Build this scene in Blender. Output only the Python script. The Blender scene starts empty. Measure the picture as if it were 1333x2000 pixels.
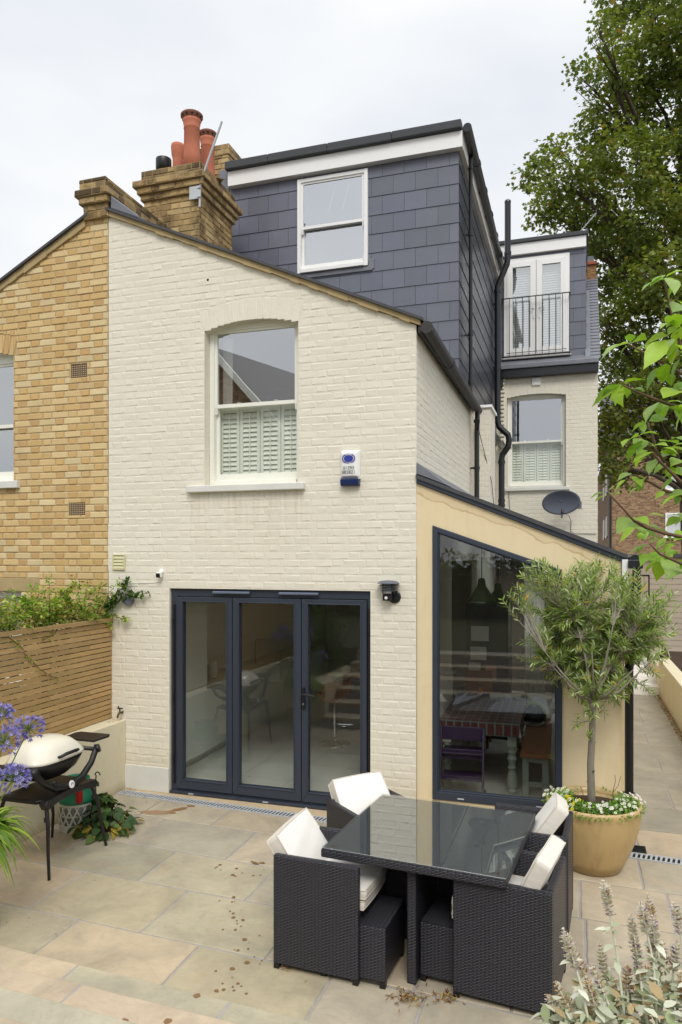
import bpy, math, random
import numpy as np
from mathutils import Vector, Matrix
random.seed(7); np.random.seed(7)
R = math.radians
scene = bpy.context.scene
COL = scene.collection

# ------------------------------------------------------------------ camera, sky, sun, exposure
cam_d = bpy.data.cameras.new('camera'); cam = bpy.data.objects.new('camera', cam_d); COL.objects.link(cam)
cam.location = (1.439, -6.831, 2.5); cam.rotation_euler = (R(90), 0, R(17.777))
cam_d.sensor_fit = 'HORIZONTAL'; cam_d.sensor_width = 36; cam_d.lens = 38.62
cam_d.shift_y = 0.066; cam_d.clip_start = 0.05; cam_d.clip_end = 500
scene.camera = cam

SUN_EL, SUN_AZ = 48.0, 158.0      # azimuth of the sun seen from the place, measured from +Y clockwise
world = bpy.data.worlds.new('World'); scene.world = world; world.use_nodes = True
wn, wl = world.node_tree.nodes, world.node_tree.links
for n in list(wn): wn.remove(n)
out = wn.new('ShaderNodeOutputWorld'); bg = wn.new('ShaderNodeBackground'); wl.new(bg.outputs[0], out.inputs[0])
sky = wn.new('ShaderNodeTexSky'); sky.sky_type = 'NISHITA'; sky.sun_disc = False
sky.sun_elevation = R(SUN_EL); sky.sun_rotation = R(SUN_AZ); sky.dust_density = 3
tc = wn.new('ShaderNodeTexCoord'); sep = wn.new('ShaderNodeSeparateXYZ'); wl.new(tc.outputs['Generated'], sep.inputs[0])
ramp = wn.new('ShaderNodeValToRGB')                       # overcast sky: brighter towards the zenith
ramp.color_ramp.elements[0].position = 0.0; ramp.color_ramp.elements[0].color = (.72, .735, .76, 1)
ramp.color_ramp.elements[1].position = 1.0; ramp.color_ramp.elements[1].color = (1.85, 1.85, 1.83, 1)
e = ramp.color_ramp.elements.new(.62); e.color = (.765, .775, .79, 1)
wl.new(sep.outputs[2], ramp.inputs[0])
mp = wn.new('ShaderNodeMapping'); mp.inputs['Scale'].default_value = (1.1, 1.1, 2.6); wl.new(tc.outputs['Generated'], mp.inputs[0])
nz = wn.new('ShaderNodeTexNoise'); nz.inputs['Scale'].default_value = 1.7; nz.inputs['Detail'].default_value = 5; nz.inputs['Roughness'].default_value = .45
wl.new(mp.outputs[0], nz.inputs[0])
cr = wn.new('ShaderNodeValToRGB'); cr.color_ramp.elements[0].position = .36; cr.color_ramp.elements[0].color = (.86, .89, .94, 1)
cr.color_ramp.elements[1].position = .62; cr.color_ramp.elements[1].color = (1.10, 1.09, 1.06, 1)
wl.new(nz.outputs[0], cr.inputs[0])
mul = wn.new('ShaderNodeMix'); mul.data_type = 'RGBA'; mul.blend_type = 'MULTIPLY'; mul.inputs[0].default_value = 1
wl.new(ramp.outputs[0], mul.inputs[6]); wl.new(cr.outputs[0], mul.inputs[7])
sc = wn.new('ShaderNodeMix'); sc.data_type = 'RGBA'; sc.blend_type = 'MULTIPLY'; sc.inputs[0].default_value = 1
sc.inputs[7].default_value = (.09, .09, .09, 1); wl.new(sky.outputs[0], sc.inputs[6])
mx = wn.new('ShaderNodeMix'); mx.data_type = 'RGBA'; mx.inputs[0].default_value = .93
wl.new(sc.outputs[2], mx.inputs[6]); wl.new(mul.outputs[2], mx.inputs[7]); wl.new(mx.outputs[2], bg.inputs[0])
bg.inputs[1].default_value = 1.0

sun_d = bpy.data.lights.new('sun', 'SUN'); sun_d.energy = 1.3; sun_d.angle = R(22); sun_d.color = (1, .96, .89)
sun = bpy.data.objects.new('sun', sun_d); COL.objects.link(sun)
_d = Vector((math.sin(R(SUN_AZ)) * math.cos(R(SUN_EL)), math.cos(R(SUN_AZ)) * math.cos(R(SUN_EL)), math.sin(R(SUN_EL))))
sun.rotation_euler = _d.to_track_quat('Z', 'Y').to_euler()
scene.view_settings.view_transform = 'Standard'; scene.view_settings.look = 'None'
scene.view_settings.exposure = 0.36; scene.view_settings.gamma = 1.0
scene.cycles.use_denoising = True
scene.cycles.max_bounces = 8; scene.cycles.transparent_max_bounces = 12; scene.cycles.glossy_bounces = 4
scene.cycles.caustics_reflective = False; scene.cycles.caustics_refractive = False

# ------------------------------------------------------------------ materials
def srgb(r, g, b):
    f = lambda c: (c / 12.92 if c <= .04045 else ((c + .055) / 1.055) ** 2.4)
    return (f(r / 255), f(g / 255), f(b / 255), 1)

class NT:
    def __init__(s, name):
        s.m = bpy.data.materials.new(name); s.m.use_nodes = True
        s.n, s.l = s.m.node_tree.nodes, s.m.node_tree.links
        s.b = s.n['Principled BSDF']
    def new(s, t, **kw):
        n = s.n.new(t)
        for k, v in kw.items(): setattr(n, k, v)
        return n
    def link(s, a, b): s.l.new(a, b)
    def coord(s, scale=(1, 1, 1), which='Object'):
        c = s.new('ShaderNodeTexCoord'); m = s.new('ShaderNodeMapping'); m.inputs['Scale'].default_value = scale
        s.link(c.outputs[which], m.inputs[0]); return m.outputs[0]
    def noise(s, scale, detail=4, rough=.55, vec=None, dist=0):
        n = s.new('ShaderNodeTexNoise'); n.inputs['Scale'].default_value = scale
        n.inputs['Detail'].default_value = detail; n.inputs['Roughness'].default_value = rough; n.inputs['Distortion'].default_value = dist
        s.link(vec if vec is not None else s.coord(), n.inputs[0]); return n.outputs[0]
    def ramp(s, fac, stops):
        r = s.new('ShaderNodeValToRGB'); els = r.color_ramp.elements
        els[0].position, els[0].color = stops[0]; els[1].position, els[1].color = stops[-1]
        for p, c in stops[1:-1]:
            e = els.new(p); e.color = c
        s.link(fac, r.inputs[0]); return r.outputs[0]
    def mix(s, fac, a, b, mode='MIX'):
        m = s.new('ShaderNodeMix', data_type='RGBA', blend_type=mode)
        for i, v in ((0, fac), (6, a), (7, b)):
            if hasattr(v, 'links') or hasattr(v, 'is_linked'): s.link(v, m.inputs[i])
            else: m.inputs[i].default_value = v
        return m.outputs[2]
    def math(s, op, a, b=None, c=None):
        m = s.new('ShaderNodeMath', operation=op)
        for i, v in enumerate((a, b, c)):
            if v is None: continue
            if hasattr(v, 'is_linked'): s.link(v, m.inputs[i])
            else: m.inputs[i].default_value = v
        return m.outputs[0]
    def bump(s, h, strength=.3, dist=.01):
        b = s.new('ShaderNodeBump'); b.inputs['Strength'].default_value = strength; b.inputs['Distance'].default_value = dist
        s.link(h, b.inputs['Height']); s.link(b.outputs[0], s.b.inputs['Normal']); return b
    def attr(s, name='Col'):
        a = s.new('ShaderNodeAttribute'); a.attribute_name = name; return a.outputs['Color']
    def set(s, **kw):
        for k, v in kw.items():
            i = s.b.inputs[k]
            if hasattr(v, 'is_linked'): s.link(v, i)
            else: i.default_value = v
        return s

def gray(v): return (v, v, v, 1)

def plain(name, col, rough=.5, metal=0.0, var=.12, scale=9, bump=.15, bscale=60, coat=0):
    t = NT(name); n = t.noise(scale, 5, .6)
    c = t.mix(t.math('MULTIPLY', n, 1.0), tuple(x * (1 - var) for x in col[:3]) + (1,), tuple(min(1, x * (1 + var)) for x in col[:3]) + (1,))
    t.set(**{'Base Color': c, 'Roughness': rough, 'Metallic': metal})
    if coat: t.set(**{'Coat Weight': coat, 'Coat Roughness': .15})
    if bump: t.bump(t.noise(bscale, 3), bump, .004)
    return t.m

MAT = {}
def brickmat(name, dirt=(.25, .2, .14, 1), dirtamt=.35, bstr=.5, rough=.85, small=70, big=1.6, lo=.5, hi=.72):
    t = NT(name); a = t.attr()
    n = t.noise(small, 5, .7); c = t.mix(t.math('MULTIPLY', n, .55), a, t.mix(1.0, a, gray(.62), 'MULTIPLY'))
    d = t.ramp(t.noise(big, 6, .65), [(lo, gray(0)), (hi, gray(1))])
    c = t.mix(t.math('MULTIPLY', d, dirtamt), c, t.mix(1.0, c, dirt, 'MULTIPLY'))
    t.set(**{'Base Color': c, 'Roughness': rough}); t.bump(t.noise(small * 1.3, 5, .7), bstr, .004)
    return t.m
MAT['yellow_brick'] = brickmat('yellow_brick', dirt=(.72, .64, .52, 1), dirtamt=.5)
MAT['old_brick'] = brickmat('weathered_chimney_brick', dirt=(.30, .28, .24, 1), dirtamt=.85, bstr=.8, big=3.2, lo=.47, hi=.60)
MAT['far_brick'] = brickmat('far_brick', small=6, dirtamt=.3)
MAT['mortar'] = plain('mortar', srgb(176, 156, 122), .95, var=.15, scale=4, bscale=120, bump=.4)
MAT['old_mortar'] = plain('old_mortar', srgb(150, 130, 95), .95, var=.3, scale=7, bscale=120, bump=.5)

def paint():
    t = NT('cream_masonry_paint'); a = t.attr()
    big = t.noise(.9, 6, .6); sm = t.noise(5, 6, .65)
    c = t.mix(big, srgb(221, 215, 199), srgb(229, 224, 210))
    c = t.mix(1.0, c, a, 'MULTIPLY')
    st = t.ramp(sm, [(.56, gray(0)), (.75, gray(1))])
    c = t.mix(t.math('MULTIPLY', st, .16), c, srgb(196, 178, 140))
    # rain streaks / flakes: elongated vertically, and tiny chips
    v = t.coord((7, 7, .8)); s2 = t.ramp(t.noise(1.6, 5, .6, v), [(.60, gray(0)), (.80, gray(1))])
    c = t.mix(t.math('MULTIPLY', s2, .22), c, srgb(188, 176, 146))
    co = t.new('ShaderNodeTexCoord'); sp = t.new('ShaderNodeSeparateXYZ'); t.link(co.outputs['Object'], sp.inputs[0])
    low = t.ramp(t.math('ADD', sp.outputs[2], t.math('MULTIPLY', t.noise(6, 5, .7), .5)), [(.30, gray(1)), (.75, gray(0))])
    c = t.mix(t.math('MULTIPLY', low, .38), c, srgb(182, 160, 120))
    ux = t.math('LESS_THAN', t.math('ABSOLUTE', t.math('ADD', sp.outputs[0], 1.776)), .63); uz = t.ramp(t.math('SUBTRACT', 3.18, sp.outputs[2]), [(0, gray(0)), (.005, gray(1)), (.75, gray(0))])
    st3 = t.ramp(t.noise(3.2, 5, .6, t.coord((6, 6, .5))), [(.42, gray(0)), (.68, gray(1))])
    c = t.mix(t.math('MULTIPLY', t.math('MULTIPLY', ux, uz), t.math('MULTIPLY', st3, .32)), c, srgb(168, 150, 116))
    ch = t.ramp(t.noise(26, 2, .5), [(.795, gray(0)), (.81, gray(1))])
    c = t.mix(t.math('MULTIPLY', ch, .7), c, srgb(110, 86, 60))
    t.set(**{'Base Color': c, 'Roughness': .72})
    t.bump(t.math('ADD', t.noise(38, 5, .65), t.math('MULTIPLY', t.noise(9, 3), 1.2)), .42, .006)
    return t.m
MAT['paint'] = paint()

def render_coat():
    t = NT('ochre_render'); n = t.noise(2.3, 6, .6); m2 = t.noise(11, 5, .7)
    c = t.mix(n, srgb(224, 206, 168), srgb(233, 218, 184)); c = t.mix(t.math('MULTIPLY', m2, .3), c, srgb(206, 182, 136))
    # damp stain just under the sloping roof edge, with a wavy lower edge
    co = t.new('ShaderNodeTexCoord'); sp = t.new('ShaderNodeSeparateXYZ'); t.link(co.outputs['Object'], sp.inputs[0])
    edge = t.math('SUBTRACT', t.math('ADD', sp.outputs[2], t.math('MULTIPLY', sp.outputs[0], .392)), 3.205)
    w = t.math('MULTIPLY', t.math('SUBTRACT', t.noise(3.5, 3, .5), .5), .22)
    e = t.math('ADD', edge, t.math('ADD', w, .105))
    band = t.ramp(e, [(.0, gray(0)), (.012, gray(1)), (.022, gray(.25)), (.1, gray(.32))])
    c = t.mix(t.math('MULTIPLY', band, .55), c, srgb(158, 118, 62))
    v = t.coord((5, 5, .7)); s2 = t.ramp(t.noise(1.5, 5, .6, v), [(.52, gray(0)), (.78, gray(1))])
    c = t.mix(t.math('MULTIPLY', s2, .2), c, srgb(168, 134, 88))
    t.set(**{'Base Color': c, 'Roughness': .85}); t.bump(t.math('ADD', t.noise(90, 4, .7), t.math('MULTIPLY', t.noise(6, 3), 3)), .3, .004); return t.m
MAT['render'] = render_coat()

def stone():
    t = NT('sandstone_paving'); a = t.attr()
    n = t.noise(2.2, 6, .62, dist=.6); n2 = t.noise(14, 6, .7)
    c = t.mix(1.0, a, t.mix(t.ramp(n, [(.32, gray(0)), (.68, gray(1))]), (.70, .695, .69, 1), (1.02, 1.0, .955, 1)), 'MULTIPLY')
    c = t.mix(1.0, c, t.mix(n2, gray(.80), gray(1.14)), 'MULTIPLY')
    rust = t.ramp(t.noise(1.3, 6, .66, dist=1.2), [(.56, gray(0)), (.74, gray(1))])
    c = t.mix(t.math('MULTIPLY', rust, .22), c, srgb(184, 152, 116))
    vein = t.ramp(t.noise(1.9, 2, .5, t.coord((1, 2.6, 1)), dist=2.2), [(.485, gray(0)), (.5, gray(1)), (.515, gray(0))])
    c = t.mix(t.math('MULTIPLY', vein, .12), c, srgb(120, 100, 80))
    sp = t.ramp(t.noise(120, 2, .5), [(.70, gray(0)), (.74, gray(1))])
    c = t.mix(t.math('MULTIPLY', sp, .4), c, srgb(96, 82, 68))
    t.set(**{'Base Color': c, 'Roughness': t.math('ADD', t.math('MULTIPLY', n, .25), .52)})
    t.bump(t.math('ADD', t.math('MULTIPLY', t.noise(7, 5, .6), 1.5), t.noise(60, 4, .6)), .22, .006); return t.m
MAT['stone'] = stone()
MAT['grout'] = plain('paving_grout', srgb(158, 153, 150), .9, var=.25, scale=12, bscale=150, bump=.4)

def wallrender():
    t = NT('cream_garden_wall'); n = t.noise(1.7, 6, .6); m2 = t.noise(8, 6, .7)
    c = t.mix(n, srgb(208, 198, 168), srgb(224, 216, 190))
    st = t.ramp(m2, [(.55, gray(0)), (.78, gray(1))]); c = t.mix(t.math('MULTIPLY', st, .35), c, srgb(168, 152, 112))
    co = t.new('ShaderNodeTexCoord'); sp = t.new('ShaderNodeSeparateXYZ'); t.link(co.outputs['Object'], sp.inputs[0])
    low = t.ramp(t.math('ADD', sp.outputs[2], t.math('MULTIPLY', t.noise(5, 4), .12)), [(.06, gray(1)), (.16, gray(0))])
    c = t.mix(t.math('MULTIPLY', low, .5), c, srgb(150, 130, 92))
    t.set(**{'Base Color': c, 'Roughness': .85}); t.bump(t.noise(50, 4, .7), .3, .004); return t.m
MAT['wall_render'] = wallrender()

def tilemat():
    t = NT('blue_grey_fibre_slate'); a = t.attr(); n = t.noise(4, 5, .6)
    c = t.mix(1.0, a, t.mix(n, gray(.88), gray(1.12)), 'MULTIPLY')
    t.set(**{'Base Color': c, 'Roughness': t.math('ADD', t.math('MULTIPLY', t.noise(2.2, 3), .2), .20)})
    t.bump(t.noise(45, 3), .06, .002); return t.m
MAT['slate'] = tilemat()
def felt():
    t = NT('black_roof_felt'); n = t.noise(160, 3, .7)
    t.set(**{'Base Color': t.mix(n, srgb(38, 40, 44), srgb(92, 95, 100)), 'Roughness': .9}); t.bump(n, .5, .004); return t.m
MAT['felt'] = felt()
MAT['roof_slate'] = plain('natural_roof_slate', srgb(66, 66, 70), .6, var=.35, scale=6, bscale=30, bump=.3)
MAT['lead'] = plain('lead_flashing', srgb(118, 120, 128), .5, metal=.3, var=.25, scale=6, bscale=14, bump=.35)
MAT['verge'] = plain('verge_mortar', srgb(172, 152, 112), .9, var=.25, scale=5, bscale=60, bump=.5)
MAT['upvc'] = plain('white_upvc', srgb(236, 236, 235), .35, var=.03, bump=0)
MAT['white_paint'] = plain('white_gloss_paint', srgb(232, 232, 222), .4, var=.05, bump=.05, bscale=30)
MAT['sill'] = plain('painted_stone_sill', srgb(214, 214, 208), .7, var=.12, scale=5, bscale=50, bump=.3)
MAT['black_pipe'] = plain('black_plastic_pipe', srgb(26, 27, 31), .28, var=.2, bump=0)
MAT['old_gutter'] = plain('weathered_iron_gutter', srgb(44, 42, 42), .55, var=.55, scale=9, bscale=40, bump=.4)
MAT['anthracite'] = plain('anthracite_aluminium', srgb(54, 61, 74), .38, var=.07, bump=.03, metal=.1, bscale=300)
MAT['black'] = plain('black_fitting', srgb(20, 20, 22), .4, var=.2, bump=0)
MAT['chrome'] = plain('chrome', srgb(200, 200, 200), .12, metal=1, var=.05, bump=0)
MAT['galv'] = plain('galvanised_steel', srgb(186, 190, 194), .5, metal=.1, var=.12, scale=12, bscale=90, bump=.15)
MAT['terracotta'] = plain('terracotta', srgb(182, 110, 84), .8, var=.25, scale=6, bscale=50, bump=.25)
MAT['terracotta_old'] = plain('sooty_terracotta', srgb(120, 78, 62), .85, var=.4, scale=8, bscale=50, bump=.3)
MAT['dark_gap'] = plain('dark_recess', srgb(14, 13, 13), .9, var=.1, bump=0)
MAT['soil'] = plain('dark_soil', srgb(62, 46, 34), .95, var=.5, scale=30, bscale=60, bump=1)
MAT['cushion'] = plain('off_white_cushion_fabric', srgb(228, 225, 219), .85, var=.05, scale=3, bscale=14, bump=.5)
MAT['piping'] = plain('cushion_piping', srgb(205, 196, 182), .85, var=.1, bump=.1)
MAT['cushion_side'] = plain('cushion_border_fabric', srgb(214, 208, 198), .85, var=.12, scale=18, bscale=45, bump=.6)

def wood(name, a, b, sc=(1, .12, 6), rough=.6, ring=9):
    t = NT(name); v = t.coord(sc); n = t.noise(ring, 6, .65, v, dist=.5); n2 = t.noise(3, 3)
    c = t.mix(n, a, b); c = t.mix(1.0, c, t.mix(n2, gray(.8), gray(1.15)), 'MULTIPLY'); c = t.mix(1.0, c, t.attr(), 'MULTIPLY')
    t.set(**{'Base Color': c, 'Roughness': rough}); t.bump(n, .15, .004); return t.m
MAT['fence_wood'] = wood('weathered_cedar_slat', srgb(160, 130, 84), srgb(200, 168, 116), (10, 1.2, 14))
MAT['bench_wood'] = wood('brown_pine', srgb(110, 64, 30), srgb(160, 104, 56), (14, 1.2, 3))
MAT['bark'] = wood('maple_bark', srgb(56, 48, 40), srgb(92, 80, 66), (4, 4, .7), .9)
MAT['olive_bark'] = wood('olive_bark', srgb(104, 98, 86), srgb(150, 142, 126), (9, 9, 2), .9)
MAT['twig'] = wood('brown_twig', srgb(80, 58, 42), srgb(118, 90, 66), (9, 9, 3), .7)

def wicker(name='black_rattan_weave', hi=(46, 45, 56)):
    t = NT(name)
    co = t.new('ShaderNodeTexCoord'); p = t.new('ShaderNodeSeparateXYZ'); q = t.new('ShaderNodeSeparateXYZ')
    t.link(co.outputs['Object'], p.inputs[0]); t.link(co.outputs['Normal'], q.inputs[0])
    ax = t.math('GREATER_THAN', t.math('ABSOLUTE', q.outputs[0]), .7); az = t.math('GREATER_THAN', t.math('ABSOLUTE', q.outputs[2]), .7)
    u = t.math('ADD', t.math('MULTIPLY', p.outputs[0], t.math('SUBTRACT', 1, ax)), t.math('MULTIPLY', p.outputs[1], ax))
    v = t.math('ADD', t.math('MULTIPLY', p.outputs[2], t.math('SUBTRACT', 1, az)), t.math('MULTIPLY', p.outputs[1], az))
    vs = t.math('DIVIDE', v, .0089); us = t.math('DIVIDE', u, .0455)
    row = t.math('FLOOR', vs); off = t.math('MULTIPLY', t.math('FLOORED_MODULO', row, 2.0), .5)
    fu = t.math('FRACT', t.math('ADD', us, off)); fv = t.math('FRACT', vs)
    hu = t.math('SINE', t.math('MULTIPLY', fu, math.pi)); hv = t.math('SINE', t.math('MULTIPLY', fv, math.pi))
    h = t.math('MULTIPLY', t.math('POWER', hu, .38), t.math('POWER', hv, .38))
    g = t.noise(60, 2)
    c = t.mix(h, srgb(5, 5, 7), srgb(*hi)); c = t.mix(t.math('MULTIPLY', g, .5), c, t.mix(1.0, c, gray(.6), 'MULTIPLY'))
    t.set(**{'Base Color': c, 'Roughness': .36}); t.bump(h, .85, .008); return t.m
MAT['wicker'] = wicker(); MAT['wicker_top'] = wicker('skylit_rattan_weave', (118, 118, 122))  # top weave lightened: sky reflection on the strands painted into the colour

def glass(name, refl=.1, tint=(.9, .93, .92, 1), rough=0.0):
    t = NT(name); t.n.remove(t.b); o = t.n['Material Output']
    tr = t.new('ShaderNodeBsdfTransparent'); tr.inputs[0].default_value = tint
    gl = t.new('ShaderNodeBsdfGlossy'); gl.inputs['Roughness'].default_value = rough; gl.inputs[0].default_value = (.93, .95, .97, 1)
    fr = t.new('ShaderNodeFresnel'); fr.inputs[0].default_value = 1.5
    geo = t.new('ShaderNodeNewGeometry'); f = t.math('MULTIPLY', t.math('MINIMUM', t.math('ADD', fr.outputs[0], refl - .04), 1.0), t.math('SUBTRACT', 1.0, geo.outputs['Backfacing']))
    wv = t.noise(1.2, 2); bm = t.new('ShaderNodeBump'); bm.inputs['Strength'].default_value = .02; bm.inputs['Distance'].default_value = .02
    t.link(wv, bm.inputs['Height']); t.link(bm.outputs[0], gl.inputs['Normal'])
    m = t.new('ShaderNodeMixShader'); t.link(f, m.inputs[0]); t.link(tr.outputs[0], m.inputs[1]); t.link(gl.outputs[0], m.inputs[2]); t.link(m.outputs[0], o.inputs[0])
    return t.m
MAT['glass_door'] = glass('door_glass', .10, (.95, .97, .96, 1))
MAT['glass_low'] = glass('lower_window_glass', .10, (.96, .98, .97, 1)); MAT['glass_sky'] = glass('coated_window_glass', .62, (.95, .97, .97, 1)); MAT['glass_up'] = glass('upper_window_glass', .46, (.95, .97, .97, 1))  # same glass: lower panes set to mirror less so the shutters read brighter
MAT['glass_table'] = glass('tabletop_glass', .33, (.93, .96, .95, 1))

def leafmat(name, rough=.5, trans=.35, spec=.4):
    t = NT(name); a = t.attr(); o = t.n['Material Output']
    t.set(**{'Base Color': a, 'Roughness': rough, 'Specular IOR Level': spec})
    tl = t.new('ShaderNodeBsdfTranslucent'); t.link(t.mix(1.0, a, (1.25, 1.35, .6, 1), 'MULTIPLY'), tl.inputs[0])
    m = t.new('ShaderNodeMixShader'); m.inputs[0].default_value = trans
    t.link(t.b.outputs[0], m.inputs[1]); t.link(tl.outputs[0], m.inputs[2]); t.link(m.outputs[0], o.inputs[0]); return t.m
MAT['leaf'] = leafmat('leaf'); MAT['leaf_matt'] = leafmat('woolly_leaf', .9, .15, .1); MAT['petal'] = leafmat('petal', .6, .3, .2)

# ------------------------------------------------------------------ mesh helpers
def link(o, parent=None):
    COL.objects.link(o)
    if parent is not None: o.parent = parent
    return o

def mesh_obj(name, v, f, mats, parent=None, col=None, mi=None, smooth=False, bevel=0, loc=None, rot=None, bseg=2):
    me = bpy.data.meshes.new(name); me.from_pydata([tuple(p) for p in v], [], f)
    if not isinstance(mats, (list, tuple)): mats = [mats]
    for m in mats: me.materials.append(MAT[m] if isinstance(m, str) else m)
    if mi is not None: me.polygons.foreach_set('material_index', mi)
    a = me.color_attributes.new('Col', 'FLOAT_COLOR', 'CORNER')
    n = len(me.loops); arr = np.ones((n, 4), np.float32)
    if col is not None:
        cnt = np.array([len(x) for x in f]); arr[:, :3] = np.repeat(np.array(col, np.float32)[:, :3], cnt, axis=0)
    a.data.foreach_set('color', arr.ravel())
    if smooth: me.polygons.foreach_set('use_smooth', [True] * len(f))
    me.update(); me.validate()
    o = bpy.data.objects.new(name, me); link(o, parent)
    if loc is not None: o.location = loc
    if rot is not None: o.rotation_euler = rot
    if bevel:
        b = o.modifiers.new('bevel', 'BEVEL'); b.width = bevel; b.segments = bseg; b.limit_method = 'ANGLE'; b.angle_limit = R(40)
        b.harden_normals = False
    return o

class MB:
    """collects shapes that become ONE mesh"""
    def __init__(s): s.v, s.f, s.c, s.m = [], [], [], []
    def add(s, v, f, col=(1, 1, 1), mi=0, M=None):
        k = len(s.v)
        s.v += [tuple(M @ Vector(p)) for p in v] if M is not None else [tuple(p) for p in v]
        s.f += [tuple(i + k for i in q) for q in f]; s.c += [col] * len(f); s.m += [mi] * len(f); return s
    def box(s, x0, x1, y0, y1, z0, z1, col=(1, 1, 1), mi=0, M=None):
        x0, x1 = min(x0, x1), max(x0, x1); y0, y1 = min(y0, y1), max(y0, y1); z0, z1 = min(z0, z1), max(z0, z1)
        v = [(x0, y0, z0), (x1, y0, z0), (x1, y1, z0), (x0, y1, z0), (x0, y0, z1), (x1, y0, z1), (x1, y1, z1), (x0, y1, z1)]
        return s.add(v, [(3, 2, 1, 0), (4, 5, 6, 7), (0, 1, 5, 4), (1, 2, 6, 5), (2, 3, 7, 6), (3, 0, 4, 7)], col, mi, M)
    def prism(s, pts, axis, a, b, col=(1, 1, 1), mi=0, M=None):
        """2D convex or concave outline, extruded along axis from a to b"""
        n = len(pts); mk = {'x': lambda p, t: (t, p[0], p[1]), 'y': lambda p, t: (p[0], t, p[1]), 'z': lambda p, t: (p[0], p[1], t)}[axis]
        v = [mk(p, a) for p in pts] + [mk(p, b) for p in pts]
        f = [tuple(range(n)), tuple(range(2 * n - 1, n - 1, -1))] + [(i, i + n, (i + 1) % n + n, (i + 1) % n) for i in range(n)]
        return s.add(v, f, col, mi, M)
    def tube(s, path, r, n=10, col=(1, 1, 1), mi=0, caps=True):
        path = [Vector(p) for p in path]; rr = r if isinstance(r, (list, tuple)) else [r] * len(path)
        k = len(s.v); prev = None
        for i, p in enumerate(path):
            d = (path[min(i + 1, len(path) - 1)] - path[max(i - 1, 0)]).normalized()
            if prev is None:
                u = d.orthogonal().normalized()
            else:
                u = (prev - d * prev.dot(d)); u = u.normalized() if u.length > 1e-6 else d.orthogonal().normalized()
            prev = u; w = d.cross(u)
            for j in range(n):
                a = 2 * math.pi * j / n; s.v.append(tuple(p + (u * math.cos(a) + w * math.sin(a)) * rr[i]))
        for i in range(len(path) - 1):
            for j in range(n):
                a, b = k + i * n + j, k + i * n + (j + 1) % n
                s.f.append((a, b, b + n, a + n)); s.c.append(col); s.m.append(mi)
        if caps:
            s.f.append(tuple(k + j for j in range(n))[::-1]); s.c.append(col); s.m.append(mi)
            s.f.append(tuple(k + (len(path) - 1) * n + j for j in range(n))); s.c.append(col); s.m.append(mi)
        return s
    def lathe(s, prof, c=(0, 0, 0), n=32, col=(1, 1, 1), mi=0, M=None, squash=None):
        v = [];
        for (r, z) in prof:
            for j in range(n):
                a = 2 * math.pi * j / n; v.append((c[0] + r * math.cos(a), c[1] + r * math.sin(a), c[2] + z))
        f = []
        for i in range(len(prof) - 1):
            for j in range(n):
                f.append((i * n + j, i * n + (j + 1) % n, (i + 1) * n + (j + 1) % n, (i + 1) * n + j))
        f.append(tuple(range(n))[::-1]); f.append(tuple((len(prof) - 1) * n + j for j in range(n)))
        return s.add(v, f, col, mi, M)
    def build(s, name, mats, parent=None, **kw):
        return mesh_obj(name, s.v, s.f, mats, parent, col=s.c, mi=s.m, **kw)

def tag(o, label=None, cat=None, group=None, kind=None):
    if label: o['label'] = label
    if cat: o['category'] = cat
    if group: o['group'] = group
    if kind: o['kind'] = kind
    return o
def thing(name, label, cat, loc=(0, 0, 0), rz=0, group=None):
    o = bpy.data.objects.new(name, None); o.empty_display_size = .1; link(o); o.location = loc; o.rotation_euler = (0, 0, rz)
    return tag(o, label, cat, group)
def copy_tree(o, parent=None):
    c = o.copy(); COL.objects.link(c); c.parent = parent
    for ch in [x for x in bpy.data.objects if x.parent == o]: copy_tree(ch, c)
    return c

# ---- brick and tile faces: every course laid brick by brick, cut round openings
def clip(poly, a, b, c):                    # keep a*u+b*v<=c
    out = []
    for i in range(len(poly)):
        p, q = poly[i], poly[(i + 1) % len(poly)]
        fp, fq = a * p[0] + b * p[1] - c, a * q[0] + b * q[1] - c
        if fp <= 0: out.append(p)
        if fp * fq < 0:
            t = fp / (fp - fq); out.append((p[0] + (q[0] - p[0]) * t, p[1] + (q[1] - p[1]) * t))
    return out
def area(p): return .5 * abs(sum(p[i][0] * p[(i + 1) % len(p)][1] - p[(i + 1) % len(p)][0] * p[i][1] for i in range(len(p)))) if len(p) > 2 else 0
def clip_convex(poly, outline):
    n = len(outline)
    for i in range(n):
        (x0, y0), (x1, y1) = outline[i], outline[(i + 1) % n]        # ccw outline: inside is on the left
        a, b = (y1 - y0), -(x1 - x0); poly = clip(poly, a, b, a * x0 + b * y0)
        if len(poly) < 3: return []
    return poly
def minus_rect(polys, r):
    x0, x1, y0, y1 = r; res = []
    for p in polys:
        us = [q[0] for q in p]; vs = [q[1] for q in p]
        if max(us) <= x0 or min(us) >= x1 or max(vs) <= y0 or min(vs) >= y1: res.append(p); continue
        L = clip(p, 1, 0, x0); Rr = clip(p, -1, 0, -x1)
        Mi = clip(clip(p, 1, 0, x1), -1, 0, -x0)
        for q in (L, Rr, clip(Mi, 0, 1, y0) if Mi else [], clip(Mi, 0, -1, -y1) if Mi else []):
            if len(q) > 2 and area(q) > 2e-6: res.append(q)
    return res

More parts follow.
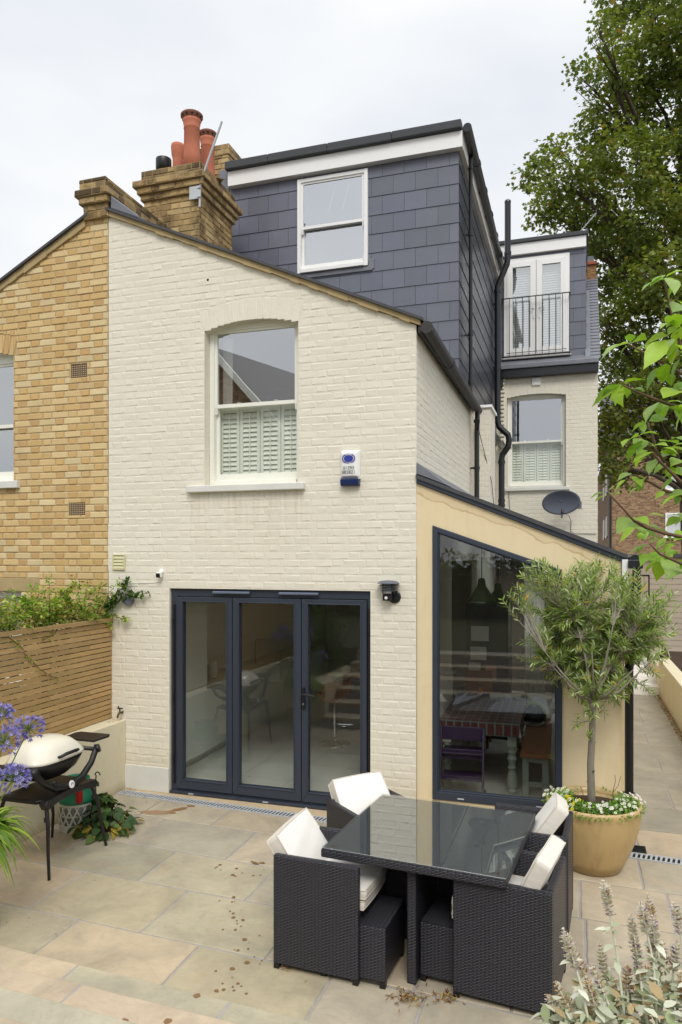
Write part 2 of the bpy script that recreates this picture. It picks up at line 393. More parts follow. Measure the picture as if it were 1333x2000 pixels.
def facing(name, parent, O, U, V, outline, holes=(), skip=(), mats=('yellow_brick', 'mortar'), cols=None, course=.075, h=.065,
           proud=.006, jit=.0015, inset=.006, seed=1, extra=(), bond='flemish', z0=0.0, shift=0.0, back=True):
    """O,U,V frame; outline ccw in (u,v); holes: rects cut from both; skip: rects left to `extra` bricks"""
    rnd = random.Random(seed); O, U, V = Vector(O), Vector(U).normalized(), Vector(V).normalized(); N = U.cross(V)
    mb = MB(); P = lambda u, v, d: O + U * u + V * v + N * d
    if back:
        for p in minus_multi([list(outline)], holes):
            mb.add([P(u, v, 0) for u, v in p], [tuple(range(len(p)))], cols(rnd, 0) if mats[0] == mats[-1] and cols else (1, 1, 1), len(mats) - 1)
    u0, u1 = min(p[0] for p in outline), max(p[0] for p in outline); v0, v1 = min(p[1] for p in outline), max(p[1] for p in outline)
    bricks = []
    k = math.floor((v0 - z0) / course)
    while z0 + k * course < v1:
        vb = z0 + k * course + (course - h) / 2; u = u0 - .34 - rnd.random() * .01 + shift
        if bond == 'flemish':
            if k % 2: u += .1125 + .056
            st = 0
            while u < u1:
                w = .215 if st % 2 == 0 else .1025
                bricks.append(([(u, vb), (u + w, vb), (u + w, vb + h), (u, vb + h)], st % 2)); u += w + .01; st += 1
        else:
            w = .215
            if k % 2: u += .1125
            while u < u1: bricks.append(([(u, vb), (u + w, vb), (u + w, vb + h), (u, vb + h)], 0)); u += w + .01
        k += 1
    items = []
    allh = list(holes) + list(skip)
    for b, t in bricks:
        b = [(x + rnd.uniform(-jit, jit) * 1.2, y + rnd.uniform(-jit, jit)) for x, y in b]
        p = clip_convex(b, outline)
        if len(p) < 3: continue
        for q in minus_multi([p], allh):
            if area(q) > 2e-4: items.append((q, t))
    for q in extra:
        for w in minus_multi([list(q)], holes):
            w = clip_convex(w, outline)
            if len(w) > 2 and area(w) > 1e-4: items.append((w, 2))
    for q, t in items:
        cu = sum(p[0] for p in q) / len(q); cv = sum(p[1] for p in q) / len(q)
        hu = max(abs(p[0] - cu) for p in q) + 1e-6; hv = max(abs(p[1] - cv) for p in q) + 1e-6
        su, sv = max(.3, 1 - inset / hu), max(.3, 1 - inset / hv)
        d = proud * rnd.uniform(.55, 1.25); ta, tb = rnd.uniform(-jit, jit), rnd.uniform(-jit, jit)
        inner = [(cu + (p[0] - cu) * su, cv + (p[1] - cv) * sv) for p in q]; n = len(q)
        vv = [P(u, v, .0003) for u, v in q] + [P(u, v, max(.001, d + ta * (u - cu) / hu + tb * (v - cv) / hv)) for u, v in inner]
        c = cols(rnd, t) if cols else (1, 1, 1)
        mb.add(vv, [tuple(range(n, 2 * n))] + [(i, (i + 1) % n, n + (i + 1) % n, n + i) for i in range(n)], c, 0)
    return mb.build(name, list(dict.fromkeys(mats)), parent)
def minus_multi(polys, rects):
    for r in rects: polys = minus_rect(polys, r)
    return polys
def arch_strips(x0, x1, zs, zc, n=14):
    """thin rects that cut a segmental arch head above the springing zs up to the crown zc"""
    res = []; w = (x1 - x0) / n; half = (x1 - x0) / 2; rise = zc - zs; Rr = (half * half + rise * rise) / (2 * rise); cz = zc - Rr; cx = (x0 + x1) / 2
    for i in range(n):
        xm = x0 + (i + .5) * w; res.append((x0 + i * w, x0 + (i + 1) * w, zs - .001, cz + math.sqrt(Rr * Rr - (xm - cx) ** 2)))
    return res, (cx, cz, Rr)
def voussoirs(x0, x1, arc, ht=.215, w=.066, g=.01):
    cx, cz, Rr = arc; res = []; t0 = math.asin((x0 - cx) / Rr); t1 = math.asin((x1 - cx) / Rr); n = int((t1 - t0) * Rr / (w + g)); dt = (t1 - t0) / n
    for i in range(n):
        a, b = t0 + i * dt + g / 2 / Rr, t0 + (i + 1) * dt - g / 2 / Rr
        res.append([(cx + Rr * math.sin(a), cz + Rr * math.cos(a)), (cx + Rr * math.sin(b), cz + Rr * math.cos(b)),
                    (cx + (Rr + ht) * math.sin(b), cz + (Rr + ht) * math.cos(b)), (cx + (Rr + ht) * math.sin(a), cz + (Rr + ht) * math.cos(a))])
    return res

YEL = [srgb(218, 190, 136), srgb(222, 196, 146), srgb(214, 184, 128), srgb(221, 199, 150), srgb(210, 178, 120), srgb(216, 188, 138), srgb(222, 202, 158)]
def col_yellow(r, t):
    c = r.choice(YEL) if t == 0 else r.choice([srgb(212, 178, 120), srgb(208, 172, 114), srgb(216, 186, 132), srgb(204, 168, 114)])
    k = r.uniform(.92, 1.07); return (c[0] * k, c[1] * k, c[2] * k)
def col_paint(r, t): k = r.uniform(.965, 1.0); return (k, k, k * r.uniform(.985, 1))
def col_chim(r, t):
    c = r.choice([srgb(192, 164, 114), srgb(176, 148, 100), srgb(202, 176, 128), srgb(160, 132, 90), srgb(186, 156, 106)]); k = r.uniform(.75, 1.05); return (c[0] * k, c[1] * k, c[2] * k)
def col_brown(r, t):
    c = r.choice([srgb(156, 126, 98), srgb(140, 108, 82), srgb(170, 142, 112), srgb(124, 96, 76), srgb(162, 130, 102)]); k = r.uniform(.8, 1.1); return (c[0] * k, c[1] * k, c[2] * k)
def arc_path(c, r, a0, a1, n, plane='xz'):
    pts = []
    for i in range(n + 1):
        a = R(a0 + (a1 - a0) * i / n); x, y = r * math.cos(a), r * math.sin(a)
        pts.append((c[0] + x, c[1], c[2] + y) if plane == 'xz' else (c[0], c[1] + x, c[2] + y) if plane == 'yz' else (c[0] + x, c[1] + y, c[2]))
    return pts

# ------------------------------------------------------------------ the painted house
house = thing('house', 'cream painted brick terraced house with dark slate loft and glazed kitchen extension', 'house')
def ring(mb, outer, inner, axis, a, b, mi=0, col=(1, 1, 1)):
    n = len(outer)
    for i in range(n):
        j = (i + 1) % n; mb.prism([outer[i], outer[j], inner[j], inner[i]], axis, a, b, col, mi)
    return mb
def rect(x0, x1, z0, z1): return [(x0, z0), (x1, z0), (x1, z1), (x0, z1)]

WX0, WX1, WZ0, WZS, WZC = -2.244, -1.199, 3.243, 4.845, 4.925
strips, arc = arch_strips(WX0, WX1, WZS, WZC)
def outer_skip(x0, x1, arc, zs, ht=.215):
    cx, cz, Rr = arc; res = []; n = 12; X0, X1 = x0 - .045, x1 + .045; w = (X1 - X0) / n
    for i in range(n):
        xm = X0 + (i + .5) * w; res.append((X0 + i * w, X0 + (i + 1) * w, zs - .002, cz + math.sqrt((Rr + ht + .008) ** 2 - (xm - cx) ** 2)))
    return res
facing('rear_wall', house, (0, 0, 0), (1, 0, 0), (0, 0, 1), [(-3.415, .0), (0, .0), (0, 4.70), (-3.415, 6.22)],
       holes=[(WX0, WX1, WZ0, WZS)] + strips + [(-2.66, -.452, 0, 2.17)], skip=outer_skip(WX0, WX1, arc, WZS) + [(-3.42, -2.66, 0, .265)],
       extra=voussoirs(WX0, WX1, arc), mats=('paint',), cols=col_paint, proud=.0018, jit=.0026, inset=.010, seed=3)
facing('side_wall', house, (0, 0, 0), (0, 1, 0), (0, 0, 1), [(0, 2.5), (4.0, 2.5), (4.0, 4.64), (0, 4.64)], mats=('paint',), cols=col_paint, seed=4, inset=.010, jit=.0024, proud=.0018)
pier = facing('brick_pier', house, (0, 4.0, 0), (1, 0, 0), (0, 0, 1), rect(0, .25, 2.5, 4.68), mats=('paint',), cols=col_paint, seed=5, proud=.0018)
facing('brick_pier', house, (.25, 0, 0), (0, 1, 0), (0, 0, 1), rect(4.0, 4.68, 2.5, 4.68), mats=('paint',), cols=col_paint, seed=6, proud=.0018)
m = MB(); m.box(.0, .28, 3.97, 4.7, 4.681, 4.72); m.build('pier_capping', 'slate', house, bevel=.004)
facing('side_wall', house, (0, 0, 0), (0, 1, 0), (0, 0, 1), rect(4.68, 7.3, 2.5, 4.7), mats=('paint',), cols=col_paint, seed=7, proud=.0018)
MX0, MX1, MZ0, MZS, MZC = .2, 1.268, 3.80, 5.50, 5.55
st2, arc2 = arch_strips(MX0, MX1, MZS, MZC)
facing('main_wall', house, (0, 7.3, 0), (1, 0, 0), (0, 0, 1), rect(0, 1.82, 2.2, 5.86), holes=[(MX0, MX1, MZ0, MZS)] + st2,
       skip=outer_skip(MX0, MX1, arc2, MZS), extra=voussoirs(MX0, MX1, arc2), mats=('paint',), cols=col_paint, seed=8, proud=.0018)
facing('flank_wall', house, (1.82, 7.3, 0), (0, 1, 0), (0, 0, 1), [(0, 0), (8, 0), (8, 5.95), (4.2, 9.6), (0, 5.95)], cols=col_yellow, seed=9)
# toothed quoin stones where the outrigger meets the main wall
m = MB()
for k in range(17): m.box(.075 + (k % 2) * .01, .16 + random.uniform(-.01, .01), 7.235, 7.3, 4.62 + k * .075, 4.665 + k * .075)
m.build('toothed_quoin', 'paint', house, bevel=.012)
# window and door reveals
def reveal(x0, x1, z0, z1, y0, y1, mat='paint', arc=None, name='reveal'):
    m = MB(); t = .03
    m.add([(x0, y0, z0), (x0, y1, z0), (x0, y1, z1), (x0, y0, z1)], [(0, 1, 2, 3)])
    m.add([(x1, y0, z0), (x1, y1, z0), (x1, y1, z1), (x1, y0, z1)], [(3, 2, 1, 0)])
    m.add([(x0, y0, z0), (x1, y0, z0), (x1, y1, z0), (x0, y1, z0)], [(0, 1, 2, 3)])
    if arc:
        cx, cz, Rr = arc; n = 16; top = [(x0 + (x1 - x0) * i / n, cz + math.sqrt(Rr * Rr - (x0 + (x1 - x0) * i / n - cx) ** 2)) for i in range(n + 1)]
    else: top = [(x0, z1), (x1, z1)]
    for (a, za), (b, zb) in zip(top, top[1:]): m.add([(a, y0, za), (b, y0, zb), (b, y1, zb), (a, y1, za)], [(3, 2, 1, 0)])
    return m.build(name, mat, house)
reveal(WX0, WX1, WZ0, WZS, -.002, .28, arc=arc); reveal(MX0, MX1, MZ0, MZS, 7.298, 7.55, arc=arc2); reveal(-2.66, -.452, 0, 2.17, -.002, .3)
m = MB(); m.box(-3.20, -2.664, -.016, .0, 0, .262); m.build('painted_plinth', 'sill', house, bevel=.004)

def sash_window(parent, x0, x1, z0, z1, zmid, yf, top_arc=None, mat='white_paint', gl='glass_up', dirn=1, shutters=0, horns=True, zc=None, name='sash_window'):
    """box sash: outer frame, upper sash in front, lower sash behind"""
    m = MB(); fw = .052; y0, y1 = yf, yf + .13
    head = (zc if zc else z1)
    m.box(x0, x0 + fw, y0, y1, z0, head); m.box(x1 - fw, x1, y0, y1, z0, head)
    m.box(x0 + fw, x1 - fw, y0 + .004, y1, z1 - .05, head); m.box(x0 + fw, x1 - fw, y0 - .02, y1, z0, z0 + .05)
    w = m.build(name, mat, parent, bevel=.004)
    s = .042
    def sash(a0, a1, b0, b1, ya, bot, nm):
        q = MB(); ring(q, rect(a0, a1, b0, b1), rect(a0 + s, a1 - s, b0 + bot, b1 - s), 'y', ya, ya + .035); o = q.build(nm, mat, w, bevel=.003)
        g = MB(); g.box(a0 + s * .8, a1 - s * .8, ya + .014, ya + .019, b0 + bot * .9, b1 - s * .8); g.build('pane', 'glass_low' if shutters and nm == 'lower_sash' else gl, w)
    sash(x0 + fw * .8, x1 - fw * .8, zmid - .03, z1 - .035, y0 + .02, .04, 'upper_sash')
    sash(x0 + fw * .8, x1 - fw * .8, z0 + .045, zmid + .018, y0 + .068, .085, 'lower_sash')
    if horns:
        for a in (x0 + fw * .8, x1 - fw * .8 - s): q = MB(); q.prism([(y0 + .02, zmid - .03), (y0 + .055, zmid - .03), (y0 + .05, zmid - .075), (y0 + .035, zmid - .09)], 'x', a, a + s); q.build('sash_horn', mat, w)
        for a in (.3, .7): q = MB(); q.box(x0 + (x1 - x0) * a - .02, x0 + (x1 - x0) * a + .02, y0 + .06, y0 + .09, zmid + .018, zmid + .035); q.build('sash_lock', mat, w, bevel=.004)
    if shutters:
        q = MB(); a0, a1, b0, b1 = x0 + .05, x1 - .05, z0 + .06, zmid - .01; n = shutters; pw = (a1 - a0) / n; y = y0 + .14
        for i in range(n):
            p0, p1 = a0 + i * pw + .003, a0 + (i + 1) * pw - .003
            ring(q, rect(p0, p1, b0, b1), rect(p0 + .035, p1 - .035, b0 + .07, b1 - .05), 'y', y, y + .028)
            zz = b0 + .075; rm = Matrix.Rotation(R(-24), 4, 'X')
            while zz < b1 - .06:
                q.box(-(p1 - p0) / 2 + .036, (p1 - p0) / 2 - .036, -.004, .004, -.03, .03, M=Matrix.Translation(((p0 + p1) / 2, y + .014, zz + .02)) @ rm); zz += .05
            q.box((p0 + p1) / 2 - .005, (p0 + p1) / 2 + .005, y - .012, y - .004, b0 + .08, b1 - .06)
        q.build('shutters', mat, w)
    return w
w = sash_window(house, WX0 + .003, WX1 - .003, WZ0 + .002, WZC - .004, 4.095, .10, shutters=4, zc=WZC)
def room_box(x0, x1, y0, y1, z0, z1, name='room_lining', mat='room_wall'):
    m = MB()
    m.add([(x0, y0, z0), (x1, y0, z0), (x1, y1, z0), (x0, y1, z0), (x0, y0, z1), (x1, y0, z1), (x1, y1, z1), (x0, y1, z1)],
          [(0, 1, 2, 3), (7, 6, 5, 4), (4, 5, 1, 0)][0:2] + [(1, 5, 6, 2), (2, 6, 7, 3), (3, 7, 4, 0)])
    return m.build(name, mat, house)
MAT['room_wall'] = plain('interior_wall', srgb(150, 146, 138), .9, var=.05, bump=0)
room_box(-3.3, -1.0, .29, 3.4, 2.7, 5.0); room_box(.02, 1.75, 7.56, 9.4, 3.2, 5.8); room_box(-3.2, -.15, 2.8, 6.5, 5.85, 7.9); room_box(.05, 1.55, 7.6, 9.2, 6.2, 8.2)
m = MB(); m.box(-2.43, -1.123, -.062, .11, 3.172, 3.241); m.build('window_sill', 'sill', house, bevel=.008)
m = MB(); m.box(MX0 - .02, MX1 + .07, 7.235, 7.42, 3.74, 3.80); m.build('window_sill', 'sill', house, bevel=.006)
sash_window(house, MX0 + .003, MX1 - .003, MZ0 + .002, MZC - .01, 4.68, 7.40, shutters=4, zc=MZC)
# curtain edge in the first floor window
m = MB()
for i in range(5): m.tube([(-2.17 + i * .022, .30, 4.1), (-2.17 + i * .022, .30, 4.85)], .014, 8)
m.build('curtain', 'cushion', house)

# ---- bifold doors
bf = MB(); ring(bf, rect(-2.657, -.455, .004, 2.167), rect(-2.585, -.49, .05, 2.085), 'y', .03, .11)
bf.box(-2.657, -.455, -.012, .03, .004, .030)
door = bf.build('bifold_doors', 'anthracite', house, bevel=.004)
LV = [(-2.58, -1.938, -2.509, -2.002), (-1.930, -1.176, -1.857, -1.254), (-1.168, -.494, -1.10, -.56)]
for a0, a1, g0, g1 in LV:
    q = MB(); ring(q, rect(a0, a1, .055, 2.08), rect(g0, g1, .155, 2.028), 'y', .012, .082)
    ring(q, rect(g0 - .012, g1 + .012, .143, 2.04), rect(g0, g1, .155, 2.028), 'y', .004, .0115)
    lf = q.build('door_leaf', 'anthracite', door, bevel=.004)
    q = MB(); q.box(g0 - .005, g1 + .005, .045, .051, .15, 2.033); q.build('pane', 'glass_door', door)
for x in (-2.615, -.472):
    q = MB(); q.box(x - .010, x + .010, .012, .03, .1, 2.0)
    for z in (.3, .95, 1.75): q.box(x - .008, x + .008, .0, .0115, z, z + .11)
    q.build('hinge', 'black', door, bevel=.003)
q = MB(); q.box(-1.158, -1.128, -.004, .012, .98, 1.20); q.tube([(-1.143, .01, 1.14), (-1.143, -.045, 1.14), (-1.13, -.055, 1.14), (-1.0, -.055, 1.125)], .011, 10)
q.build('door_handle', 'black', door, bevel=.003)
q = MB(); q.tube([(-1.143, .01, 1.035), (-1.143, -.012, 1.035)], .011, 12); q.build('lock_cylinder', 'chrome', door)
for a, b in ((-2.149, -1.731), (-1.409, -.985)):
    q = MB(); q.box(a, b, -.022, .03, 2.118, 2.146); q.build('trickle_vent', plain('blue_grey_vent', srgb(92, 102, 122), .4, bump=0), door, bevel=.011, bseg=3)
q = MB()
for x in (-2.4, -1.55, -.8): q = MB(); q.box(x - .03, x + .03, -.0145, -.0118, .012, .024); q.build('drain_slot', 'galv', door)

# ---- roof over the rear part, verge, gutter
m = MB()
z = lambda x: 6.27 - (x + 3.415) * .4435
m.prism([(-3.42, 6.27), (.075, z(.075)), (.075, z(.075) + .028), (-3.42, 6.30)], 'y', -.065, 2.75)
m.build('roof', 'roof_slate', house)
m = MB(); random.seed(5); n = 34
for i in range(n):
    a, b = -3.415 + 3.46 * i / n, -3.415 + 3.46 * (i + 1) / n; j = random.uniform(-.006, .010)
    m.prism([(a, z(a) - .058 + j), (b, z(b) - .058 + j), (b, z(b)), (a, z(a))], 'y', -.040 + j * .3, .0)
m.build('verge_mortar', 'verge', house)
m = MB(); m.tube([(.11, -.06, 4.655), (.11, 3.78, 4.60)], .058, 14)
m.box(.02, .055, -.02, 3.9, 4.62, 4.68)
for y in (1.2, 2.6): m.tube([(.11, y, 4.64), (.11, y + .09, 4.638)], .066, 14)
m.build('gutter', 'old_gutter', house)
m = MB(); m.tube([(.115, 4.72, 4.60), (.115, 7.15, 4.57)], .055, 14); m.tube([(.115, 7.1, 4.6), (.115, 7.22, 4.6)], .066, 14); m.build('gutter', 'black_pipe', house)
m = MB(); m.tube([(.11, 3.66, 4.60), (.11, 3.66, 4.45), (.095, 3.72, 4.3), (.095, 3.72, 3.1)], .036, 12)
for zz in (3.75, 4.42): m.tube([(.095, 3.72, zz), (.095, 3.72, zz + .04)], .046, 12)
m.box(.0, .1, 3.70, 3.74, 3.76, 3.785); m.build('downpipe', 'black_pipe', house)
# soil and vent stack with two offsets
m = MB(); y = 6.75
m.tube([(.265, y, 8.94), (.265, y, 7.93), (.25, y, 7.82), (.12, y, 7.52), (.085, y, 7.42), (.085, y, 4.98), (.11, y, 4.88), (.27, y, 4.72), (.29, y, 4.62), (.27, y, 4.50), (.17, y, 4.36), (.155, y, 4.28), (.155, y, 2.8)], .055, 18)
for zz in (7.99, 7.32, 5.9, 5.1, 4.2, 3.5, 3.42): 
    x = .265 if zz > 7.9 else .085 if zz > 4.9 else .155
    m.tube([(x, y, zz), (x, y, zz + .05)], .065, 18)
m.tube([(.265, y, 8.94), (.265, y, 8.97), (.265, y, 9.0)], [.06, .055, .02], 16)
for zz in (7.1, 5.95): m.box(.0, .09, y - .015, y + .015, zz, zz + .03)
m.build('soil_pipe', 'black_pipe', house, smooth=False)
# thin pipe down the dormer side
m = MB(); m.tube([(.085, 3.15, 8.03), (.085, 3.15, 4.80)], .027, 12)
m.tube([(.085, 3.15, 8.0), (.085, 3.15, 8.1)], .036, 12)
for zz in (6.85, 5.5, 7.75, 4.85): m.tube([(.085, 3.15, zz), (.085, 3.15, zz + .045)], .035, 12)
for zz in (6.86, 5.5): m.box(.0, .085, 3.14, 3.16, zz, zz + .02)
m.build('downpipe', 'black_pipe', house)

# ---- loft dormer over the rear part
def cladding(name, parent, O, U, V, outline, holes=(), tw=.30, th=.2515, seed=1, base=(104, 107, 120), z0=0, shift=0, mat='slate', proud=.009, var=.09, gap=.0022):
    rnd = random.Random(seed); O, U, V = Vector(O), Vector(U).normalized(), Vector(V).normalized(); N = U.cross(V); mb = MB()
    P = lambda u, v, d: O + U * u + V * v + N * d; b = srgb(*base)
    for p in minus_multi([list(outline)], holes): mb.add([P(u, v, 0) for u, v in p], [tuple(range(len(p)))], (.04, .04, .045), 0)
    u0, u1 = min(p[0] for p in outline), max(p[0] for p in outline); v0, v1 = min(p[1] for p in outline), max(p[1] for p in outline)
    k = math.floor((v0 - z0) / th)
    while z0 + k * th < v1:
        vb = z0 + k * th; u = u0 - tw * 1.5 + (k % 2) * tw / 2 + shift
        while u < u1:
            q0 = [(u + gap, vb), (u + tw - gap, vb), (u + tw - gap, vb + th + .004), (u + gap, vb + th + .004)]; c = rnd.uniform(1 - var, 1 + var); cc = (b[0] * c, b[1] * c, b[2] * c * rnd.uniform(.97, 1.03)); tilt = rnd.uniform(-.0012, .0012)
            p = clip_convex(q0, outline)
            if len(p) > 2:
                for q in minus_multi([p], holes):
                    if area(q) < 1e-4: continue
                    n = len(q); d = lambda uu, vv: max(.0008, .0015 + proud * (1 - (vv - vb) / th)) + tilt * ((uu - u) / tw - .5)
                    mb.add([P(a, c2, 0.0002) for a, c2 in q] + [P(a, c2, d(a, c2)) for a, c2 in q], [tuple(range(n, 2 * n))] + [(i, (i + 1) % n, n + (i + 1) % n, n + i) for i in range(n)], cc, 0)
            u += tw
        k += 1
    return mb.build(name, mat, parent)
DY = 2.65
cladding('dormer_cheek', house, (0, DY, 0), (1, 0, 0), (0, 0, 1), [(-3.27, 5.9), (-3.27, 7.77), (0, 7.77), (0, 4.55), (-.6, 4.55)][::-1], holes=[(-2.21, -1.225, 6.42, 7.70)], seed=2, z0=.04, shift=.0)
cladding('dormer_cheek', house, (0, 0, 0), (0, 1, 0), (0, 0, 1), rect(DY, 7.4, 4.62, 7.77), seed=3, base=(64, 66, 78), z0=.04)  # same slates with a darker base, painting in the shade of this side
m = MB(); m.box(-3.27, .0, DY + .01, 9.4, 7.8, 7.95); m.build('dormer_roof', 'felt', house)
m = MB(); m.box(-3.255, .06, DY - .10, DY + .005, 7.752, 7.958); m.box(.0, .06, DY + .006, 7.38, 7.77, 7.958)
m.build('fascia', 'upvc', house, bevel=.003)
m = MB(); xs = [-3.275, -2.62, -1.75, -.86, .055]
for a, b in zip(xs, xs[1:]): m.box(a + .0015, b - .0015, DY - .165, DY - .02, 7.962 + random.uniform(-.004, .004), 8.075)
m.box(-.1, .062, DY - .015, 7.4, 7.96, 8.055); m.build('roof_edge', 'felt', house, bevel=.012)
m = MB(); m.tube([(.125, DY - .12, 7.975), (.125, 7.3, 7.93)], .056, 14)
for yy in (3.4, 4.2, 5.0, 5.8, 6.6): m.tube([(.125, yy, 7.97), (.125, yy + .07, 7.97)], .064, 14); m.box(.06, .1, yy, yy + .03, 7.93, 8.03)
m.build('gutter', 'black_pipe', house)
w = sash_window(house, -2.223, -1.214, 6.41, 7.71, 7.045, DY - .045, mat='upvc', zc=7.71, gl='glass_sky', name='dormer_window')
q = MB()
for a in (-1.80, -1.60): q.tube([(a + .10, DY + .06, 7.60), (a, DY + .05, 7.25)], .010, 6)
q.build('window_stay', 'galv', w)
m = MB(); m.box(-2.25, -1.15, DY - .03, DY + .0, 6.34, 6.405); m.box(-1.21, -1.13, DY - .026, DY, 6.36, 6.50); m.build('lead_apron', 'lead', house, bevel=.01)
m = MB(); m.prism([(0, 4.68), (.5, 4.68)] + [(.5, 4.70), (0, 4.76)], 'x', -.02, .03) if False else m.box(-.01, .015, DY, 7.3, 4.615, 4.655); m.build('lead_strip', 'lead', house)

# ---- upper loft with french doors over the main wall
LY = 7.4
cladding('dormer_cheek', house, (0, LY, 0), (1, 0, 0), (0, 0, 1), rect(.03, 1.62, 6.12, 8.24), holes=[(.14, 1.335, 6.285, 8.15)], seed=6, z0=.07, tw=.30, shift=.17)
cladding('dormer_cheek', house, (1.62, 0, 0), (0, 1, 0), (0, 0, 1), rect(LY, 9.4, 6.1, 8.24), seed=7)
m = MB(); m.box(.0, 1.625, LY - .08, 9.4, 8.205, 8.41); m.build('fascia', 'upvc', house, bevel=.003)
m = MB(); m.box(-.02, 1.665, LY - .12, 9.4, 8.413, 8.485); m.build('roof_edge', 'felt', house, bevel=.01)
fd = MB(); x0, x1, z0, z1 = .142, 1.333, 6.287, 8.148; xm = .735
ring(fd, rect(x0, x1, z0, z1), rect(x0 + .06, x1 - .06, z0 + .05, z1 - .07), 'y', LY - .03, LY + .05); fdo = fd.build('french_doors', 'upvc', house, bevel=.004)
for a, b in ((x0 + .055, xm - .003), (xm + .003, x1 - .055)):
    q = MB(); ring(q, rect(a, b, z0 + .045, z1 - .065), rect(a + .105, b - .105, z0 + .16, z1 - .17), 'y', LY - .04, LY + .03); q.build('door_leaf', 'upvc', fdo, bevel=.005)
    q = MB(); q.box(a + .1, b - .1, LY - .01, LY - .004, z0 + .15, z1 - .16); q.build('pane', 'glass_up', fdo)
    q = MB(); zz = z0 + .17
    while zz < z1 - .16:
        q.box(a + .09, b - .09, -.025, .025, -.0015, .0015, M=Matrix.Translation((0, LY + .07, zz)) @ Matrix.Rotation(R(62), 4, 'X')); zz += .045
    q.build('blind', 'upvc', fdo)
for a, s in ((xm - .05, -1), (xm + .05, 1)): q = MB(); q.box(a - .014, a + .014, LY - .052, LY - .04, 6.98, 7.2); q.tube([(a, LY - .045, 7.16), (a, LY - .085, 7.16), (a + s * .10, LY - .085, 7.16)], .009, 8); q.build('door_handle', 'chrome', fdo)
q = MB(); yb = LY - .14
q.tube([(.12, yb, 7.37), (1.34, yb, 7.37)], .011, 8); q.tube([(.12, yb, 6.27), (1.34, yb, 6.27)], .016, 8); q.tube([(.2, yb + .01, 6.34), (1.28, yb + .01, 6.34)], .006, 6)
for i in range(11): xx = .13 + i * 1.2 / 10; q.tube([(xx, yb, 6.27), (xx, yb, 7.37)], .0065, 6)
for xx in (.12, 1.34): q.tube([(xx, yb, 7.37), (xx, LY, 7.37)], .011, 8); q.tube([(xx, yb, 6.27), (xx, LY, 6.27)], .011, 8)
q.build('juliet_balcony', 'black', house)
m = MB(); m.box(.1, 1.36, LY - .10, LY - .0, 6.235, 6.262); m.build('door_threshold', 'upvc', house)
m = MB(); m.box(-.0, 1.84, 7.13, LY + .1, 6.01, 6.10); m.prism([(7.15, 6.10), (LY - .02, 6.10), (LY - .02, 6.235)], 'x', .0, 1.62); m.build('lead_ledge', 'lead', house, bevel=.012)
m = MB(); m.box(-.0, 1.835, 7.17, 7.31, 5.86, 6.005); m.build('eaves_board', 'black_pipe', house, bevel=.006)
m = MB(); m.tube([(.10, 7.24, 6.0), (.10, 7.24, 5.72), (.06, 7.24, 5.66)], .04, 12); m.build('downpipe', 'black_pipe', house)
# main roof slope beside and behind the dormers
cladding('main_roof', house, (0, 7.2, 6.1), (1, 0, 0), (0, 1.0, 1.08), rect(1.60, 1.87, 0, 3.1), tw=.25, th=.11, seed=9, base=(104, 106, 116), proud=.009)
m = MB(); m.add([(-5, 7.3, 6.02), (1.84, 7.3, 6.02), (1.84, 9.45, 8.34), (-5, 9.45, 8.34)], [(0, 1, 2, 3)]); m.add([(-5, 15, 6), (1.84, 15, 6), (1.84, 11.4, 9.6), (-5, 11.4, 9.6), (1.84, 9.45, 8.34), (-5, 9.45, 8.34)], [(3, 2, 1, 0)[::-1], (2, 3, 5, 4)]); m.build('main_roof', 'roof_slate', house)
m = MB(); m.prism([(7.22, 6.14), (7.3, 6.14), (8.9, 7.90), (8.82, 7.90)], 'x', 1.60, 1.70); m.build('lead_soaker', 'lead', house, bevel=.01)
facing('gable_chimney', house, (0, 9.2, 0), (1, 0, 0), (0, 0, 1), rect(1.55, 1.84, 6.6, 8.55), cols=lambda r, t: (lambda c: (c[0] * .8, c[1] * .55, c[2] * .5))(col_chim(r, t)), mats=('old_brick', 'old_mortar'), seed=11)
m = MB(); m.box(1.5, 1.86, 9.15, 9.9, 8.551, 8.62, srgb(150, 84, 56)); m.box(1.551, 1.839, 9.21, 9.88, 6.6, 8.55, srgb(140, 90, 60)); m.build('gable_chimney', 'old_brick', house, bevel=.01)

